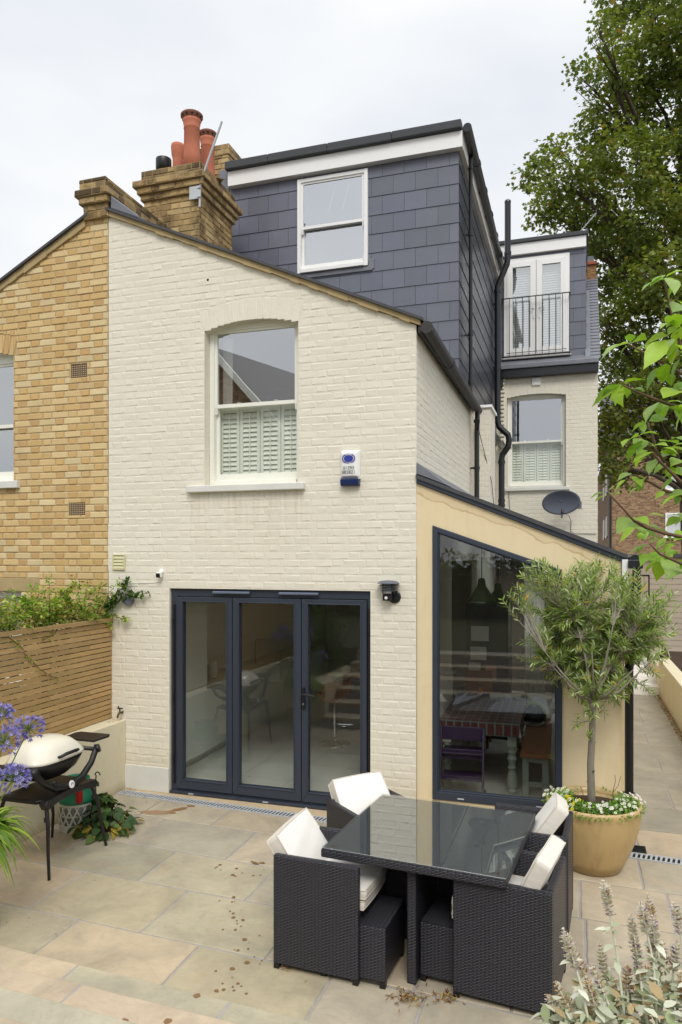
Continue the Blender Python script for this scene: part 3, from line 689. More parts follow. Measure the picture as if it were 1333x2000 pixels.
# ---- chimney on the party wall
def stack(name, x0, x1, y0, y1, z0, z1, seed):
    e = .0005
    a = [facing(name, house, (0, y0, 0), (1, 0, 0), (0, 0, 1), rect(x0, x1, z0, z1), mats=('old_brick', 'old_mortar'), cols=col_chim, seed=seed, proud=.008, jit=.003, z0=z0)]
    facing(name, house, (x1, 0, 0), (0, 1, 0), (0, 0, 1), rect(y0, y1, z0, z1), mats=('old_brick', 'old_mortar'), cols=col_chim, seed=seed + 1, proud=.008, jit=.003, z0=z0)
    facing(name, house, (x0, y0, 0), (0, -1, 0), (0, 0, 1), rect(-(y1 - y0), 0, z0, z1), mats=('old_brick', 'old_mortar'), cols=col_chim, seed=seed + 2, proud=.008, jit=.003, z0=z0)
def slab(name, x0, x1, y0, y1, z0, z1, seed, parent=None, colf=col_chim):
    """a projecting course: front, side and top bricks"""
    parent = parent or house
    facing(name, parent, (0, y0, 0), (1, 0, 0), (0, 0, 1), rect(x0, x1, z0, z1), mats=('old_brick', 'old_mortar'), cols=colf, seed=seed, z0=z0, proud=.007, jit=.003)
    facing(name, parent, (x1, 0, 0), (0, 1, 0), (0, 0, 1), rect(y0, y1, z0, z1), mats=('old_brick', 'old_mortar'), cols=colf, seed=seed + 1, z0=z0, proud=.007, jit=.003)
    facing(name, parent, (x0, y0, 0), (0, -1, 0), (0, 0, 1), rect(-(y1 - y0), 0, z0, z1), mats=('old_brick', 'old_mortar'), cols=colf, seed=seed + 2, z0=z0, proud=.007, jit=.003)
    m = MB(); m.box(x0 + .001, x1 - .001, y0 + .001, y1 - .001, z0 + .0005, z1 - .0005, srgb(120, 100, 70)); m.build(name, 'old_mortar', parent)
CX0, CX1, CY0, CY1 = -3.80, -3.02, 1.3, 2.2
stack('chimney', CX0, CX1, CY0, CY1, 5.9, 7.03, 21)
slab('chimney_corbel', CX0 - .035, CX1 + .035, CY0 - .035, CY1 + .035, 7.03, 7.105, 31)
slab('chimney_corbel', CX0 - .07, CX1 + .07, CY0 - .07, CY1 + .07, 7.105, 7.18, 34)
slab('chimney_corbel', CX0 - .11, CX1 + .11, CY0 - .11, CY1 + .11, 7.18, 7.255, 37)
dk = lambda r, t: (lambda c, k: (c[0] * k, c[1] * k, c[2] * k))(col_chim(r, t), r.choice([.35, .5, .7, .9]))
slab('chimney_top', CX0 - .03, CX1 + .03, CY0 - .03, CY1 + .03, 7.255, 7.405, 41, colf=dk)
m = MB(); m.lathe([(.5, 0), (.3, .05)], ((CX0 + CX1) / 2, 1.75, 7.405), 4, M=None); m.build('flaunching', 'old_mortar', house)
def pot(x, y, zb, zt, r, cap=True, mat='terracotta', name='chimney_pot'):
    h = zt - zb; pr = [(r * 1.02, 0), (r * 1.0, h * .3), (r * .93, h * .74), (r * .96, h * .745), (r * 1.0, h * .76), (r * .95, h * .78), (r * 1.05, h * .86), (r * 1.12, h * .9)]
    if not cap: pr = [(r, 0), (r * .92, h * .7), (r * .92, h * .72), (r * 1.1, h * .8), (r * 1.2, h * .95), (r * 1.15, h), (r * .85, h), (r * .8, h * .8)]
    m = MB(); m.lathe(pr, (x, y, zb), 28); p = m.build(name, mat, house, smooth=True)
    if cap:
        m = MB(); m.lathe([(r * .95, h * .885), (r * 1.1, h * .90), (r * 1.12, h * .92), (r * 1.33, h * .955), (r * 1.36, h * .985), (r * 1.25, h), (r * .9, h), (r * .85, h * .97)], (x, y, zb), 28); m.build('pot_cowl', 'terracotta_old', p, smooth=True)
        for j in range(12):
            m = MB()
            a = 2 * math.pi * j / 12; m.lathe([(.012, -.008), (.014, 0), (.012, .008)], (x + math.cos(a) * r * 1.215, y + math.sin(a) * r * 1.215, zb + h * .945), 8)
            m.build('cowl_hole', 'dark_gap', p)
    return p
pot(-3.236, 1.5, 7.40, 8.155, .105); pot(-3.25, 1.95, 7.40, 8.17, .095); pot(-3.70, 1.95, 7.40, 8.09, .078, cap=False)
m = MB(); m.lathe([(.13, 0), (.12, .05), (.075, .075), (.075, .10)], (-3.647, 1.5, 7.405), 24); m.build('pot_base', 'old_mortar', house, smooth=True)
m = MB(); m.lathe([(.08, .10), (.10, .12), (.10, .245), (.098, .25), (.09, .245), (.085, .2)], (-3.647, 1.5, 7.405), 24); m.build('flue_cowl', 'black', house, smooth=True)
# taller stack beside the loft
stack('chimney', -3.78, -3.30, 2.66, 3.05, 6.2, 8.27, 51)
slab('chimney_corbel', -3.80, -3.285, 2.645, 3.06, 8.27, 8.42, 54)
m = MB()
for k in range(7): m.box(-3.43 + (k % 2) * .02, -3.275, 2.635, 2.65, 7.0 + k * .15, 7.15 + k * .15)
m.build('step_flashing', 'lead', house, bevel=.01)
# raised party wall between the two gables
slab('party_parapet', -3.70, -3.40, -.05, 1.3, 6.20, 6.35, 61); slab('party_parapet', -3.735, -3.385, -.085, 1.3, 6.35, 6.425, 64)
slab('party_parapet', -3.77, -3.36, -.11, 1.3, 6.425, 6.50, 67, colf=dk); slab('party_parapet', -3.73, -3.40, -.08, 1.3, 6.50, 6.62, 70, colf=dk)
m = MB(); m.prism([(-3.36, 6.28), (-3.36, 6.42), (-3.02, 6.16), (-3.02, 6.13)], 'y', -.045, .5); m.build('lead_flashing', 'lead', house, bevel=.008)

# ---- kitchen extension with rendered gable and tall glazing
RY = .012
m = MB(); T = lambda x: 3.20 - .407 * x
m.prism([(0.001, 0), (.153, 0), (.153, T(.153)), (.001, T(.001))], 'y', RY, .26)
m.prism([(1.325, 0), (1.82, 0), (1.82, T(1.82)), (1.325, T(1.325))], 'y', RY, .26)
m.prism([(.153, 0), (1.325, 0), (1.325, .215), (.153, .215)], 'y', RY, .26)
m.prism([(.153, 2.80), (1.325, 2.385), (1.325, T(1.325)), (.153, T(.153))], 'y', RY, .26)
m.build('rendered_wall', 'render', house)
m = MB(); m.box(1.82, 1.86, .26, 7.29, 0, 2.42); m.build('extension_flank', 'render', house)
m = MB(); zr = lambda x, d=0: 3.245 - .407 * x + d
for a, b, c, d in ((0, 1.87, -.03, 2.6), (0, 1.87, 3.6, 4.8), (0, 1.87, 6.4, 7.29), (0, .35, 2.6, 3.6), (1.5, 1.87, 2.6, 3.6), (0, .35, 4.8, 6.4), (1.5, 1.87, 4.8, 6.4)): m.prism([(a, zr(a)), (b, zr(b)), (b, zr(b, .038)), (a, zr(a, .038))], 'y', c, d)
m.build('extension_roof', 'roof_slate', house)
for c, d in ((2.6, 3.6), (4.8, 6.4)): m = MB(); m.prism([(.35, zr(.35, .02)), (1.5, zr(1.5, .02)), (1.5, zr(1.5, .026)), (.35, zr(.35, .026))], 'y', c, d); m.build('added_rooflight', 'glass_low', house)  # unseen roof glazing added to let more light into the rooms
m = MB(); m.prism([(.003, 3.205), (1.865, 2.447), (1.865, 2.482), (.003, 3.243)], 'y', -.012, .2); m.build('eaves_trim', 'anthracite', house)
m = MB(); m.prism([(.004, 3.29), (.30, 3.168), (.30, 3.175), (.12, 3.315), (.004, 3.40)], 'y', -.008, 6.9); m.build('lead_flashing', 'lead', house, bevel=.006)
m = MB(); m.box(1.824, 1.872, -.03, 7.25, 2.285, 2.478); m.build('fascia', 'upvc', house, bevel=.003)
m = MB(); m.tube([(1.935, -.05, 2.47), (1.935, 7.1, 2.44)], .055, 14); m.box(1.875, 1.99, -.07, .12, 2.40, 2.475); m.build('gutter', 'black_pipe', house, bevel=.004)
m = MB(); m.tube([(1.945, .0, 2.42), (1.945, .0, 2.20), (1.935, .0, 2.14), (1.895, .0, 2.06), (1.883, .0, 1.99), (1.883, .0, .02)], .036, 16)
for zz, x in ((2.22, 1.945), (2.0, 1.883), (.42, 1.883)): m.tube([(x, 0, zz - .02), (x, 0, zz + .03)], .044, 16)
m.box(1.83, 1.93, .0, .02, .42, .45); m.build('downpipe', 'black_pipe', house)
fw = MB(); outer = [(.153, .216), (1.325, .216), (1.325, 2.383), (.153, 2.798)]; inner = [(.203, .295), (1.272, .295), (1.272, 2.352), (.203, 2.733)]
ring(fw, outer, inner, 'y', -.002, .09); ring(fw, [(p[0] + s * 0, p[1]) for p, s in zip(inner, (1, 1, 1, 1))], [(.215, .307), (1.26, .307), (1.26, 2.342), (.215, 2.715)], 'y', .012, .07)
tw = fw.build('tall_window', 'anthracite', house, bevel=.004)
g = MB(); g.prism([(.21, .30), (1.265, .30), (1.265, 2.345), (.21, 2.722)], 'y', .04, .046); g.build('pane', 'glass_door', tw)
q = MB()
for x in (.42, 1.13): q = MB(); q.box(x - .03, x + .03, -.006, -.003, .24, .252); q.build('drain_slot', 'galv', tw)

# ------------------------------------------------------------------ neighbour's house
nb = thing('brick_house', 'yellow stock brick house adjoining the cream painted one', 'house')
NX0, NX1 = -4.684, -5.9
s3, arc3 = arch_strips(-5.75, -4.684, 4.80, 4.87)
facing('rear_wall', nb, (0, 0, 0), (1, 0, 0), (0, 0, 1), [(-8.2, 0), (-3.419, 0), (-3.419, 6.22), (-3.70, 6.22), (-8.2, 3.95)],
       holes=[(-5.75, -4.684, 3.37, 4.80)] + s3 + [(-5.5, -4.575, 1.0, 2.105)], skip=outer_skip(-5.75, -4.684, arc3, 4.80) + [(-3.91, -3.69, 4.485, 4.64), (-3.935, -3.715, 2.96, 3.10), (-5.6, -4.33, 2.105, 2.262)],
       extra=voussoirs(-5.75, -4.684, arc3), cols=col_yellow, seed=101, proud=.008)
reveal(-5.75, -4.684, 3.37, 4.80, -.002, .25, mat='yellow_brick', arc=arc3).parent = nb
w = sash_window(nb, -5.748, -4.686, 3.372, 4.80, 4.035, .09, zc=4.87, horns=False)
m = MB(); m.box(-5.85, -4.591, -.06, .1, 3.285, 3.369); m.build('window_sill', 'sill', nb, bevel=.008)
m = MB(); m.box(-5.6, -4.333, -.006, .02, 2.108, 2.259); m.build('concrete_lintel', 'verge', nb, bevel=.004)
w = sash_window(nb, -5.498, -4.577, 1.0, 2.105, 1.6, .08, horns=False); room_box(-5.9, -4.4, .24, 2.5, 3.0, 5.0).parent = nb; room_box(-5.9, -4.3, .24, 2.5, .8, 2.3).parent = nb
for x0, z0 in ((-3.90, 4.49), (-3.925, 2.965)):
    m = MB(); m.box(x0, x0 + .205, .012, .02, z0, z0 + .145, (.05, .04, .04), 0)
    for i in range(9): m.box(x0 + i * .0243, x0 + i * .0243 + .007, -.001, .01, z0, z0 + .145)
    for i in range(7): m.box(x0, x0 + .205, -.002, .009, z0 + i * .0225, z0 + i * .0225 + .007)
    m.build('air_brick', plain('rusty_iron_grille', srgb(78, 56, 46), .8, var=.4, bump=.2), nb)
zn = lambda x: 6.26 + (x + 3.62) * .502
m = MB(); m.prism([(-8.3, zn(-8.3)), (-3.65, zn(-3.65)), (-3.65, zn(-3.65) + .03), (-8.3, zn(-8.3) + .03)], 'y', -.06, 9); m.build('roof', 'roof_slate', nb)
m = MB(); random.seed(15)
for i in range(44):
    a, b = -8.2 + 4.5 * i / 44, -8.2 + 4.5 * (i + 1) / 44; j = random.uniform(-.008, .012)
    m.prism([(a, zn(a) - .085 + j), (b, zn(b) - .085 + j), (b, zn(b)), (a, zn(a))], 'y', -.03 + j * .3, .0)
m.build('verge_mortar', 'verge', nb)

# ------------------------------------------------------------------ fixtures on the walls
al = thing('alarm_box', 'white burglar alarm box with navy base and blue oval badge', 'alarm box')
ax0, ax1, az0, az1 = -.742, -.548, 3.19, 3.535
def pillow(x0, x1, z0, z1, y0, d, n=10, pw=2.6):
    m = MB(); v = []; f = []
    for i in range(n + 1):
        for j in range(n + 1):
            a, b = 2 * i / n - 1, 2 * j / n - 1; k = (1 - abs(a) ** 6) * (1 - abs(b) ** 10); v.append((x0 + (x1 - x0) * i / n, y0 - d * (.45 + .55 * max(0, k) ** .5 * (1 - .15 * a * a)), z0 + (z1 - z0) * j / n))
    for i in range(n):
        for j in range(n): k = i * (n + 1) + j; f.append((k, k + n + 1, k + n + 2, k + 1))
    m.add(v, f); m.box(x0, x1, y0 - d * .46, -.001, z0, z1); return m
MAT['alarm_white'] = plain('alarm_white', srgb(232, 232, 230), .35, var=.03, bump=0); MAT['alarm_blue'] = plain('alarm_navy', srgb(20, 42, 92), .35, var=.1, bump=0)
pillow(ax0, ax1, az0 + .068, az1, 0, .075).build('cover', 'alarm_white', al, smooth=False, bevel=.006)
m = MB(); m.prism([(-.0, az0), (-.055, az0), (-.072, az0 + .02), (-.078, az0 + .066), (0, az0 + .066)], 'x', ax0 + .004, ax1 - .004); m.build('base', 'alarm_blue', al, bevel=.006)
MAT['badge_blue'] = plain('badge_blue', srgb(42, 56, 150), .4, var=.03, bump=0)
cx, cz = (ax0 + ax1) / 2 - .005, az0 + .262
def ellipse(c, rx, rz, y, n=40): return [(c[0] + rx * math.cos(2 * math.pi * i / n), y, c[1] + rz * math.sin(2 * math.pi * i / n)) for i in range(n)]
def ering(c, rx, rz, tx, y, a0, a1, n=16):
    v = []; f = []
    for i in range(n + 1):
        a = R(a0 + (a1 - a0) * i / n); v += [(c[0] + rx * math.cos(a), y, c[1] + rz * math.sin(a)), (c[0] + (rx - tx) * math.cos(a), y, c[1] + (rz - tx) * math.sin(a))]
    return v, [(2 * i, 2 * i + 1, 2 * i + 3, 2 * i + 2) for i in range(n)]
m = MB(); v = ellipse((cx, cz), .047, .033, -.0785); m.add(v, [tuple(range(len(v)))])
for s in ((120, 240), (-60, 60)): m.add(*ering((cx, cz), .066, .049, .010, -.0783, *s))
badge = m.build('badge', 'badge_blue', al)
def text_mesh(mb, s, loc, size, rot=(R(90), 0, 0), bold=0):
    cu = bpy.data.curves.new('glyphs', 'FONT'); cu.body = s; cu.size = size; cu.extrude = .0003; cu.align_x = 'CENTER'; cu.align_y = 'CENTER'; cu.offset = bold
    o = bpy.data.objects.new('glyphs', cu); COL.objects.link(o); bpy.context.view_layer.update()
    me = o.evaluated_get(bpy.context.evaluated_depsgraph_get()).to_mesh(); M_ = Matrix.Translation(loc) @ __import__('mathutils').Euler(rot).to_matrix().to_4x4()
    mb.add([tuple(v.co) for v in me.vertices], [tuple(p.vertices) for p in me.polygons], M=M_); bpy.data.objects.remove(o); bpy.data.curves.remove(cu)
def text(s, loc, size, mat, parent, name='lettering', rot=(R(90), 0, 0), bold=0):
    m = MB(); text_mesh(m, s, loc, size, rot, bold); return m.build(name, mat, parent)
def arctext(s, c, rx, rz, a0, a1, size, mat, parent, flip=False):
    n = len(s); m = MB()
    for i, ch in enumerate(s):
        a = R(a0 + (a1 - a0) * (i + .5) / n); tx, tz = -rx * math.sin(a), rz * math.cos(a); ang = math.atan2(tz, tx) + (math.pi if not flip else 0)
        text_mesh(m, ch, (c[0] + rx * math.cos(a), -.079, c[1] + rz * math.sin(a)), size, (R(90), -ang, 0), .0003)
    return m.build('lettering', mat, parent)
arctext('COPY', (cx, cz), .057, .041, 122, 58, .019, 'badge_blue', al); arctext('SECURITY', (cx, cz), .057, .043, 236, 304, .016, 'badge_blue', al, flip=True)
MAT['print_grey'] = plain('print_grey', srgb(70, 74, 84), .6, var=.02, bump=0)
text('01293', (cx, -.0792, az0 + .170), .046, 'print_grey', al); text('883821', (cx, -.0792, az0 + .130), .046, 'print_grey', al)

wl_ = thing('wall_lamp', 'black louvred wall lantern with motion sensor above the glass doors', 'wall lamp', (-.258, 0, 2.14))
m = MB(); m.lathe([(.062, 0), (.062, .018), (.05, .024)], (0, 0, 0), 24, M=Matrix.Translation((.048, 0, -.02)) @ Matrix.Rotation(R(90), 4, 'X')); m.build('wall_plate', 'black', wl_)
m = MB(); m.box(-.048, .040, -.10, -.02, -.055, .010); m.build('sensor_housing', 'black', wl_, bevel=.006)
m = MB(); m.lathe([(.0, -.012), (.012, -.010), (.016, 0)], (0, 0, 0), 16, M=Matrix.Translation((-.012, -.105, -.028)) @ Matrix.Rotation(R(-90), 4, 'X')); m.build('sensor', 'alarm_white', wl_)
m = MB(); m.tube([(-.0, -.065, .015), (0, -.065, .105)], .034, 16); m.build('bulb', 'alarm_white', wl_)
m = MB()
for i in range(3): m.lathe([(.078, 0), (.082, .004), (.04, .014), (.038, .010)], (0, -.065, .036 + i * .024), 26)
for a in (-.058, .058): m.tube([(a, -.065, .012), (a, -.065, .118)], .0035, 8); m.tube([(a * .7, -.10, .012), (a * .7, -.10, .118)], .0035, 8)
m.build('louvres', plain('lamp_grey', srgb(92, 97, 108), .45, bump=0), wl_)
m = MB(); m.lathe([(.108, .108), (.110, .110), (.075, .132), (.03, .137), (.001, .139)], (0, -.065, 0), 32); m.build('shade', bpy.data.materials['lamp_grey'], wl_, smooth=False)

sc_ = thing('security_camera', 'small white security camera with black face on cream wall', 'camera', (-2.755, 0, 2.325))
m = MB(); m.box(-.028, .028, -.075, -.028, -.03, .025, M=Matrix.Rotation(R(10), 4, 'X')); m.build('body', 'alarm_white', sc_, bevel=.006)
m = MB(); m.box(-.024, .024, -.080, -.073, -.030, .016, M=Matrix.Rotation(R(10), 4, 'X')); m.build('lens_face', 'black', sc_, bevel=.004)
m = MB(); m.lathe([(.028, 0), (.028, .012), (.012, .03)], (0, 0, 0), 16, M=Matrix.Rotation(R(90), 4, 'X') @ Matrix.Translation((0, .02, 0))); m.build('mount', 'alarm_white', sc_)
m = MB(); m.tube([(.0, -.01, -.03), (.0, -.008, -.06), (-.03, -.006, -.09), (-.1, -.006, -.1), (-.4, -.006, -.11)], .003, 6); m.build('cable', 'sill', sc_)

vt = thing('vent_cover', 'square cream louvred vent cover beside the brick seam', 'vent cover', (-3.278, 0, 2.445))
m = MB(); ring(m, rect(-.078, .078, -.085, .085), rect(-.062, .062, -.07, .07), 'y', -.022, 0); m.build('frame', plain('cream_plastic', srgb(206, 200, 160), .5, bump=0), vt, bevel=.004)
m = MB()
for i in range(4): m.prism([(-.006, -.07 + i * .035), (-.022, -.068 + i * .035), (-.010, -.036 + i * .035), (-.004, -.036 + i * .035)], 'x', -.062, .062)
m.build('louvres', bpy.data.materials['cream_plastic'], vt)
v2 = thing('vent_cover', 'small white vent grille above the main wall window', 'vent cover', (.738, 7.3, 5.775))
m = MB(); m.box(-.075, .075, -.03, 0, -.07, .07)
for i in range(5): m.box(-.06, .06, -.036, -.03, -.055 + i * .025, -.04 + i * .025)
m.build('grille', 'upvc', v2, bevel=.004)
ob = thing('wall_light', 'round grey outdoor light half hidden by creeper', 'wall light', (-3.15, 0, 2.04))
m = MB(); m.lathe([(.062, 0), (.066, .02), (.058, .045), (.03, .05)], (0, 0, 0), 28, M=Matrix.Rotation(R(90), 4, 'X')); m.build('body', plain('grey_plastic', srgb(100, 106, 118), .5, bump=0), ob, smooth=False)
tp = thing('garden_tap', 'brass garden tap on cream wall above the raised bed', 'tap', (-3.235, 0, .82))
m = MB(); m.tube([(0, 0, 0), (0, -.07, 0), (0, -.09, -.02), (0, -.095, -.05)], [.012, .012, .012, .010], 10); m.tube([(0, -.055, 0), (0, -.055, .045)], .008, 8)
m.build('body', plain('tarnished_brass', srgb(96, 82, 60), .5, metal=.6, bump=0), tp)
m = MB(); m.tube([(-.035, -.055, .05), (.035, -.055, .05)], .007, 8); m.tube([(-.03, -.02, .03), (-.03, -.04, .07)], .006, 8); m.build('handle', 'black', tp)
m = MB(); m.lathe([(.013, 0), (.013, .001)], (0, 0, 0), 12, M=Matrix.Translation((-2.205, -.004, 5.385)) @ Matrix.Rotation(R(90), 4, 'X')); m.build('wall_hole', 'dark_gap', house)
# satellite dish
sd = thing('satellite_dish', 'dark grey oval satellite dish on the cream wall', 'satellite dish', (1.185, 6.92, 3.50))
Md = Matrix.Rotation(R(24), 4, 'X') @ Matrix.Rotation(R(8), 4, 'Z')
v = []; f = []; nr, na = 8, 40
for i in range(nr + 1):
    for j in range(na):
        a = 2 * math.pi * j / na; r = i / nr; v.append((.335 * r * math.cos(a), -.055 * r * r, .235 * r * math.sin(a)))
for i in range(nr):
    for j in range(na): f.append((i * na + j, i * na + (j + 1) % na, (i + 1) * na + (j + 1) % na, (i + 1) * na + j))
m = MB(); m.add(v, f, M=Md); MAT['dish'] = plain('dish_grey', srgb(104, 110, 124), .4, var=.08, bump=0)
o = m.build('dish', 'dish', sd, smooth=True); sm = o.modifiers.new('thickness', 'SOLIDIFY'); sm.thickness = .006
m = MB(); m.tube([Md @ Vector((0, 0, -.235)), Md @ Vector((0, -.15, -.26)), Md @ Vector((0, -.24, -.12))], .010, 8); m.build('arm', 'dish', sd)
m = MB(); m.tube([Md @ Vector((0, -.25, -.13)), Md @ Vector((0, -.20, -.08))], [.03, .02], 12); m.build('receiver', 'black', sd)
m = MB(); m.tube([(0, .03, 0), (.02, .2, -.04), (.25, .30, -.04), (.32, .37, -.04)], .016, 8); m.box(.28, .36, .365, .38, -.1, .02); m.build('bracket', 'dish', sd)
cb = MB(); random.seed(3)
cb.tube([(1.2, 6.9, 3.32), (1.33, 7.2, 3.25), (1.36, 7.285, 3.15), (1.35, 7.285, 2.98), (1.42, 7.285, 2.93), (1.8, 7.285, 2.92)], .005, 6)
tag(cb.build('cable', 'black'), 'thin black cable hanging below the satellite dish', 'cable')
cb = MB(); cb.tube([(.10, 3.7, 4.6), (.11, 3.9, 4.3), (.20, 4.0, 3.9), (.27, 4.02, 3.6), (.30, 4.2, 3.1)], .005, 6)
tag(cb.build('cable', 'black'), 'thin black cable slanting down from the roof gutter', 'cable')
cb = MB(); cb.tube([(.24, 7.27, 3.74), (.26, 7.27, 3.3), (.36, 7.27, 3.05), (.6, 7.27, 2.9)], .005, 6)
tag(cb.build('cable', 'black'), 'thin dark cable dropping from the window sill', 'cable')
# aerial pole on the chimney
ap = thing('aerial_pole', 'leaning galvanised aerial pole bracketed to the chimney corner', 'pole', (-3.035, 1.255, 7.0))
m = MB(); m.tube([(0.045, 0, -.17), (.05, 0, .08), (.10, -.02, .2), (.375, -.05, .80)], .014, 10); m.build('pole', 'galv', ap)
m = MB(); m.box(-.09, .05, -.02, .0, -.07, .09)
for s in (-.05, .06): m.tube([(.02, -.02, s), (.07, -.02, s)], .01, 8)
m.build('bracket', 'galv', ap, bevel=.004)
an = thing('tv_aerial', 'slim television aerial above the upper loft roof', 'aerial', (1.28, 8.6, 8.4))
m = MB(); m.tube([(0, 0, 0), (0, 0, .55)], .012, 8); m.tube([(-.05, 0, .3), (.55, .0, .95)], .010, 8)
for i in range(9): t = i / 8; m.tube([(-.0 + .55 * t, -.12, .36 + .6 * t), (0 + .55 * t, .12, .36 + .6 * t)], .004, 6)
m.build('boom', 'galv', an)
m = MB()
for z in (.28, .36): 
    m.tube([(-.16, 0, z), (.2, 0, z - .03)], .006, 6)
    for i in range(6): m.tube([(-.16 + i * .07, 0, z - .02), (-.16 + i * .07, 0, z + .03)], .004, 6)
m.build('reflector', 'galv', an)

# ------------------------------------------------------------------ ground, paving, steps
m = MB(); m.add([(-80, -80, -.06), (80, -80, -.06), (80, 80, -.06), (-80, 80, -.06)], [(0, 1, 2, 3)]); tag(m.build('ground', plain('rough_ground', srgb(120, 112, 92), .95, var=.3, scale=1, bump=.3)), kind='structure')
STC = [srgb(188, 176, 154), srgb(192, 178, 154), srgb(184, 174, 154), srgb(190, 174, 150), srgb(178, 170, 152), srgb(194, 181, 157), srgb(184, 170, 150)]
GREEN = srgb(158, 156, 136); GREY = srgb(162, 157, 144)
def sk(x, y): return y - .05 * (x + 1.3)         # paving runs very slightly askew to the wall
def slabs(mb, cells, z=0.0, skew=True, th=.022, gap=.0085, seed=0):
    rnd = random.Random(seed)
    for c in cells:
        x0, x1, y0, y1 = c[:4]; col = c[4] if len(c) > 4 else rnd.choice(STC); k = rnd.uniform(.95, 1.05); mc = srgb(190, 181, 162); col = tuple((col[q] * .6 + mc[q] * .4) * k for q in range(3))
        e = .007; n = 5; S = sk if skew else (lambda x, y: y); dz = rnd.uniform(-.0015, .0015)
        o = []
        def edge(ax, ay, bx, by):
            for i in range(n): t = i / n; o.append((ax + (bx - ax) * t + rnd.uniform(-.003, .003), ay + (by - ay) * t + rnd.uniform(-.003, .003)))
        edge(x0 + gap, y0 + gap, x1 - gap, y0 + gap); edge(x1 - gap, y0 + gap, x1 - gap, y1 - gap); edge(x1 - gap, y1 - gap, x0 + gap, y1 - gap); edge(x0 + gap, y1 - gap, x0 + gap, y0 + gap)
        cx, cy = (x0 + x1) / 2, (y0 + y1) / 2; hx, hy = (x1 - x0) / 2, (y1 - y0) / 2; N = len(o)
        vv = [(a, S(a, b), z - th) for a, b in o] + [(a, S(a, b), z - .004 + dz) for a, b in o] + [(cx + (a - cx) * (1 - e / hx), S(cx + (a - cx) * (1 - e / hx), cy + (b - cy) * (1 - e / hy)), z + dz) for a, b in o]
        mb.add(vv, [tuple(range(2 * N, 3 * N))] + [(i, (i + 1) % N, N + (i + 1) % N, N + i) for i in range(N)] + [(N + i, N + (i + 1) % N, 2 * N + (i + 1) % N, 2 * N + i) for i in range(N)], tuple(col[:3]))
rows = [(-3.28, -2.60, [-3.2, -2.60, -1.816, -.866, .05, .62, 1.47, 2.1, 3.0]), (-2.60, -1.95, [-3.2, -2.278, -1.325, -.40, .55, 1.10, 1.96, 3.0]),
        (-1.95, -1.36, [-3.2, -2.71, -1.787, -.852, .1, .95, 1.5, 2.4, 3.0]), (-1.36, -.735, [-3.2, -2.29, -1.32, -.7, .25, .85, 1.47, 2.08, 3.0]), (-.735, -.37, [-3.2, -2.6, -1.80, -.9, -.1, .8, 1.40, 1.926, 3.0])]
cells = []
spec = {(1, 0): srgb(186, 166, 138), (1, 2): srgb(188, 180, 152), (2, 1): GREEN, (2, 2): srgb(182, 174, 148), (0, 2): srgb(192, 172, 142), (0, 1): srgb(180, 170, 144), (3, 1): GREY, (3, 3): srgb(190, 174, 140), (2, 0): srgb(160, 140, 112), (1, 1): srgb(184, 172, 140), (0, 3): srgb(182, 170, 138)}
for r_, (y0, y1, xs) in enumerate(rows):
    for i, (a, b) in enumerate(zip(xs, xs[1:])): y1 = y1 if r_ < 4 else (-.285 if b < .1 else -.15 if a >= 1.4 else -.21); cells.append((a, b, y0, y1) + ((spec[(r_, i)],) if (r_, i) in spec else ()))
m = MB(); slabs(m, cells, seed=4)
# strip between channel drain and wall, and passage beside the extension
slabs(m, [(-3.2, -2.68, -.24, -.005 - .0), (1.95, 2.86, -.20, .40, srgb(190, 168, 142))], seed=5, skew=False) if False else slabs(m, [(1.95, 2.86, -.19, .40, srgb(196, 176, 152))], seed=5, skew=False)
pc = [srgb(152, 148, 138), srgb(142, 140, 132), srgb(164, 156, 142), srgb(148, 146, 136)]  # darker greys paint the shade of the passage into its slabs
ps = []
for y0, y1, js in ((.40, 1.06, [1.88, 2.86]), (1.06, 1.73, [1.88, 2.37, 2.86]), (1.73, 2.40, [1.88, 2.86]), (2.40, 3.05, [1.88, 2.40, 2.86]), (3.05, 3.72, [1.88, 2.86]), (3.72, 4.36, [1.88, 2.36, 2.86]), (4.36, 5.0, [1.88, 2.86]), (5.0, 5.9, [1.88, 2.4, 2.86]), (5.9, 6.7, [1.88, 2.86]), (6.7, 7.5, [1.88, 2.45, 2.86])):
    for a, b in zip(js, js[1:]): ps.append((a, b, y0, y1, random.choice(pc)))
slabs(m, ps, seed=6, skew=False)
tag(m.build('patio', 'stone'), kind='structure')
m = MB(); m.box(-3.3, 3.1, -3.4, 7.6, -.05, -.007); tag(m.build('paving_bed', 'grout'), kind='structure')
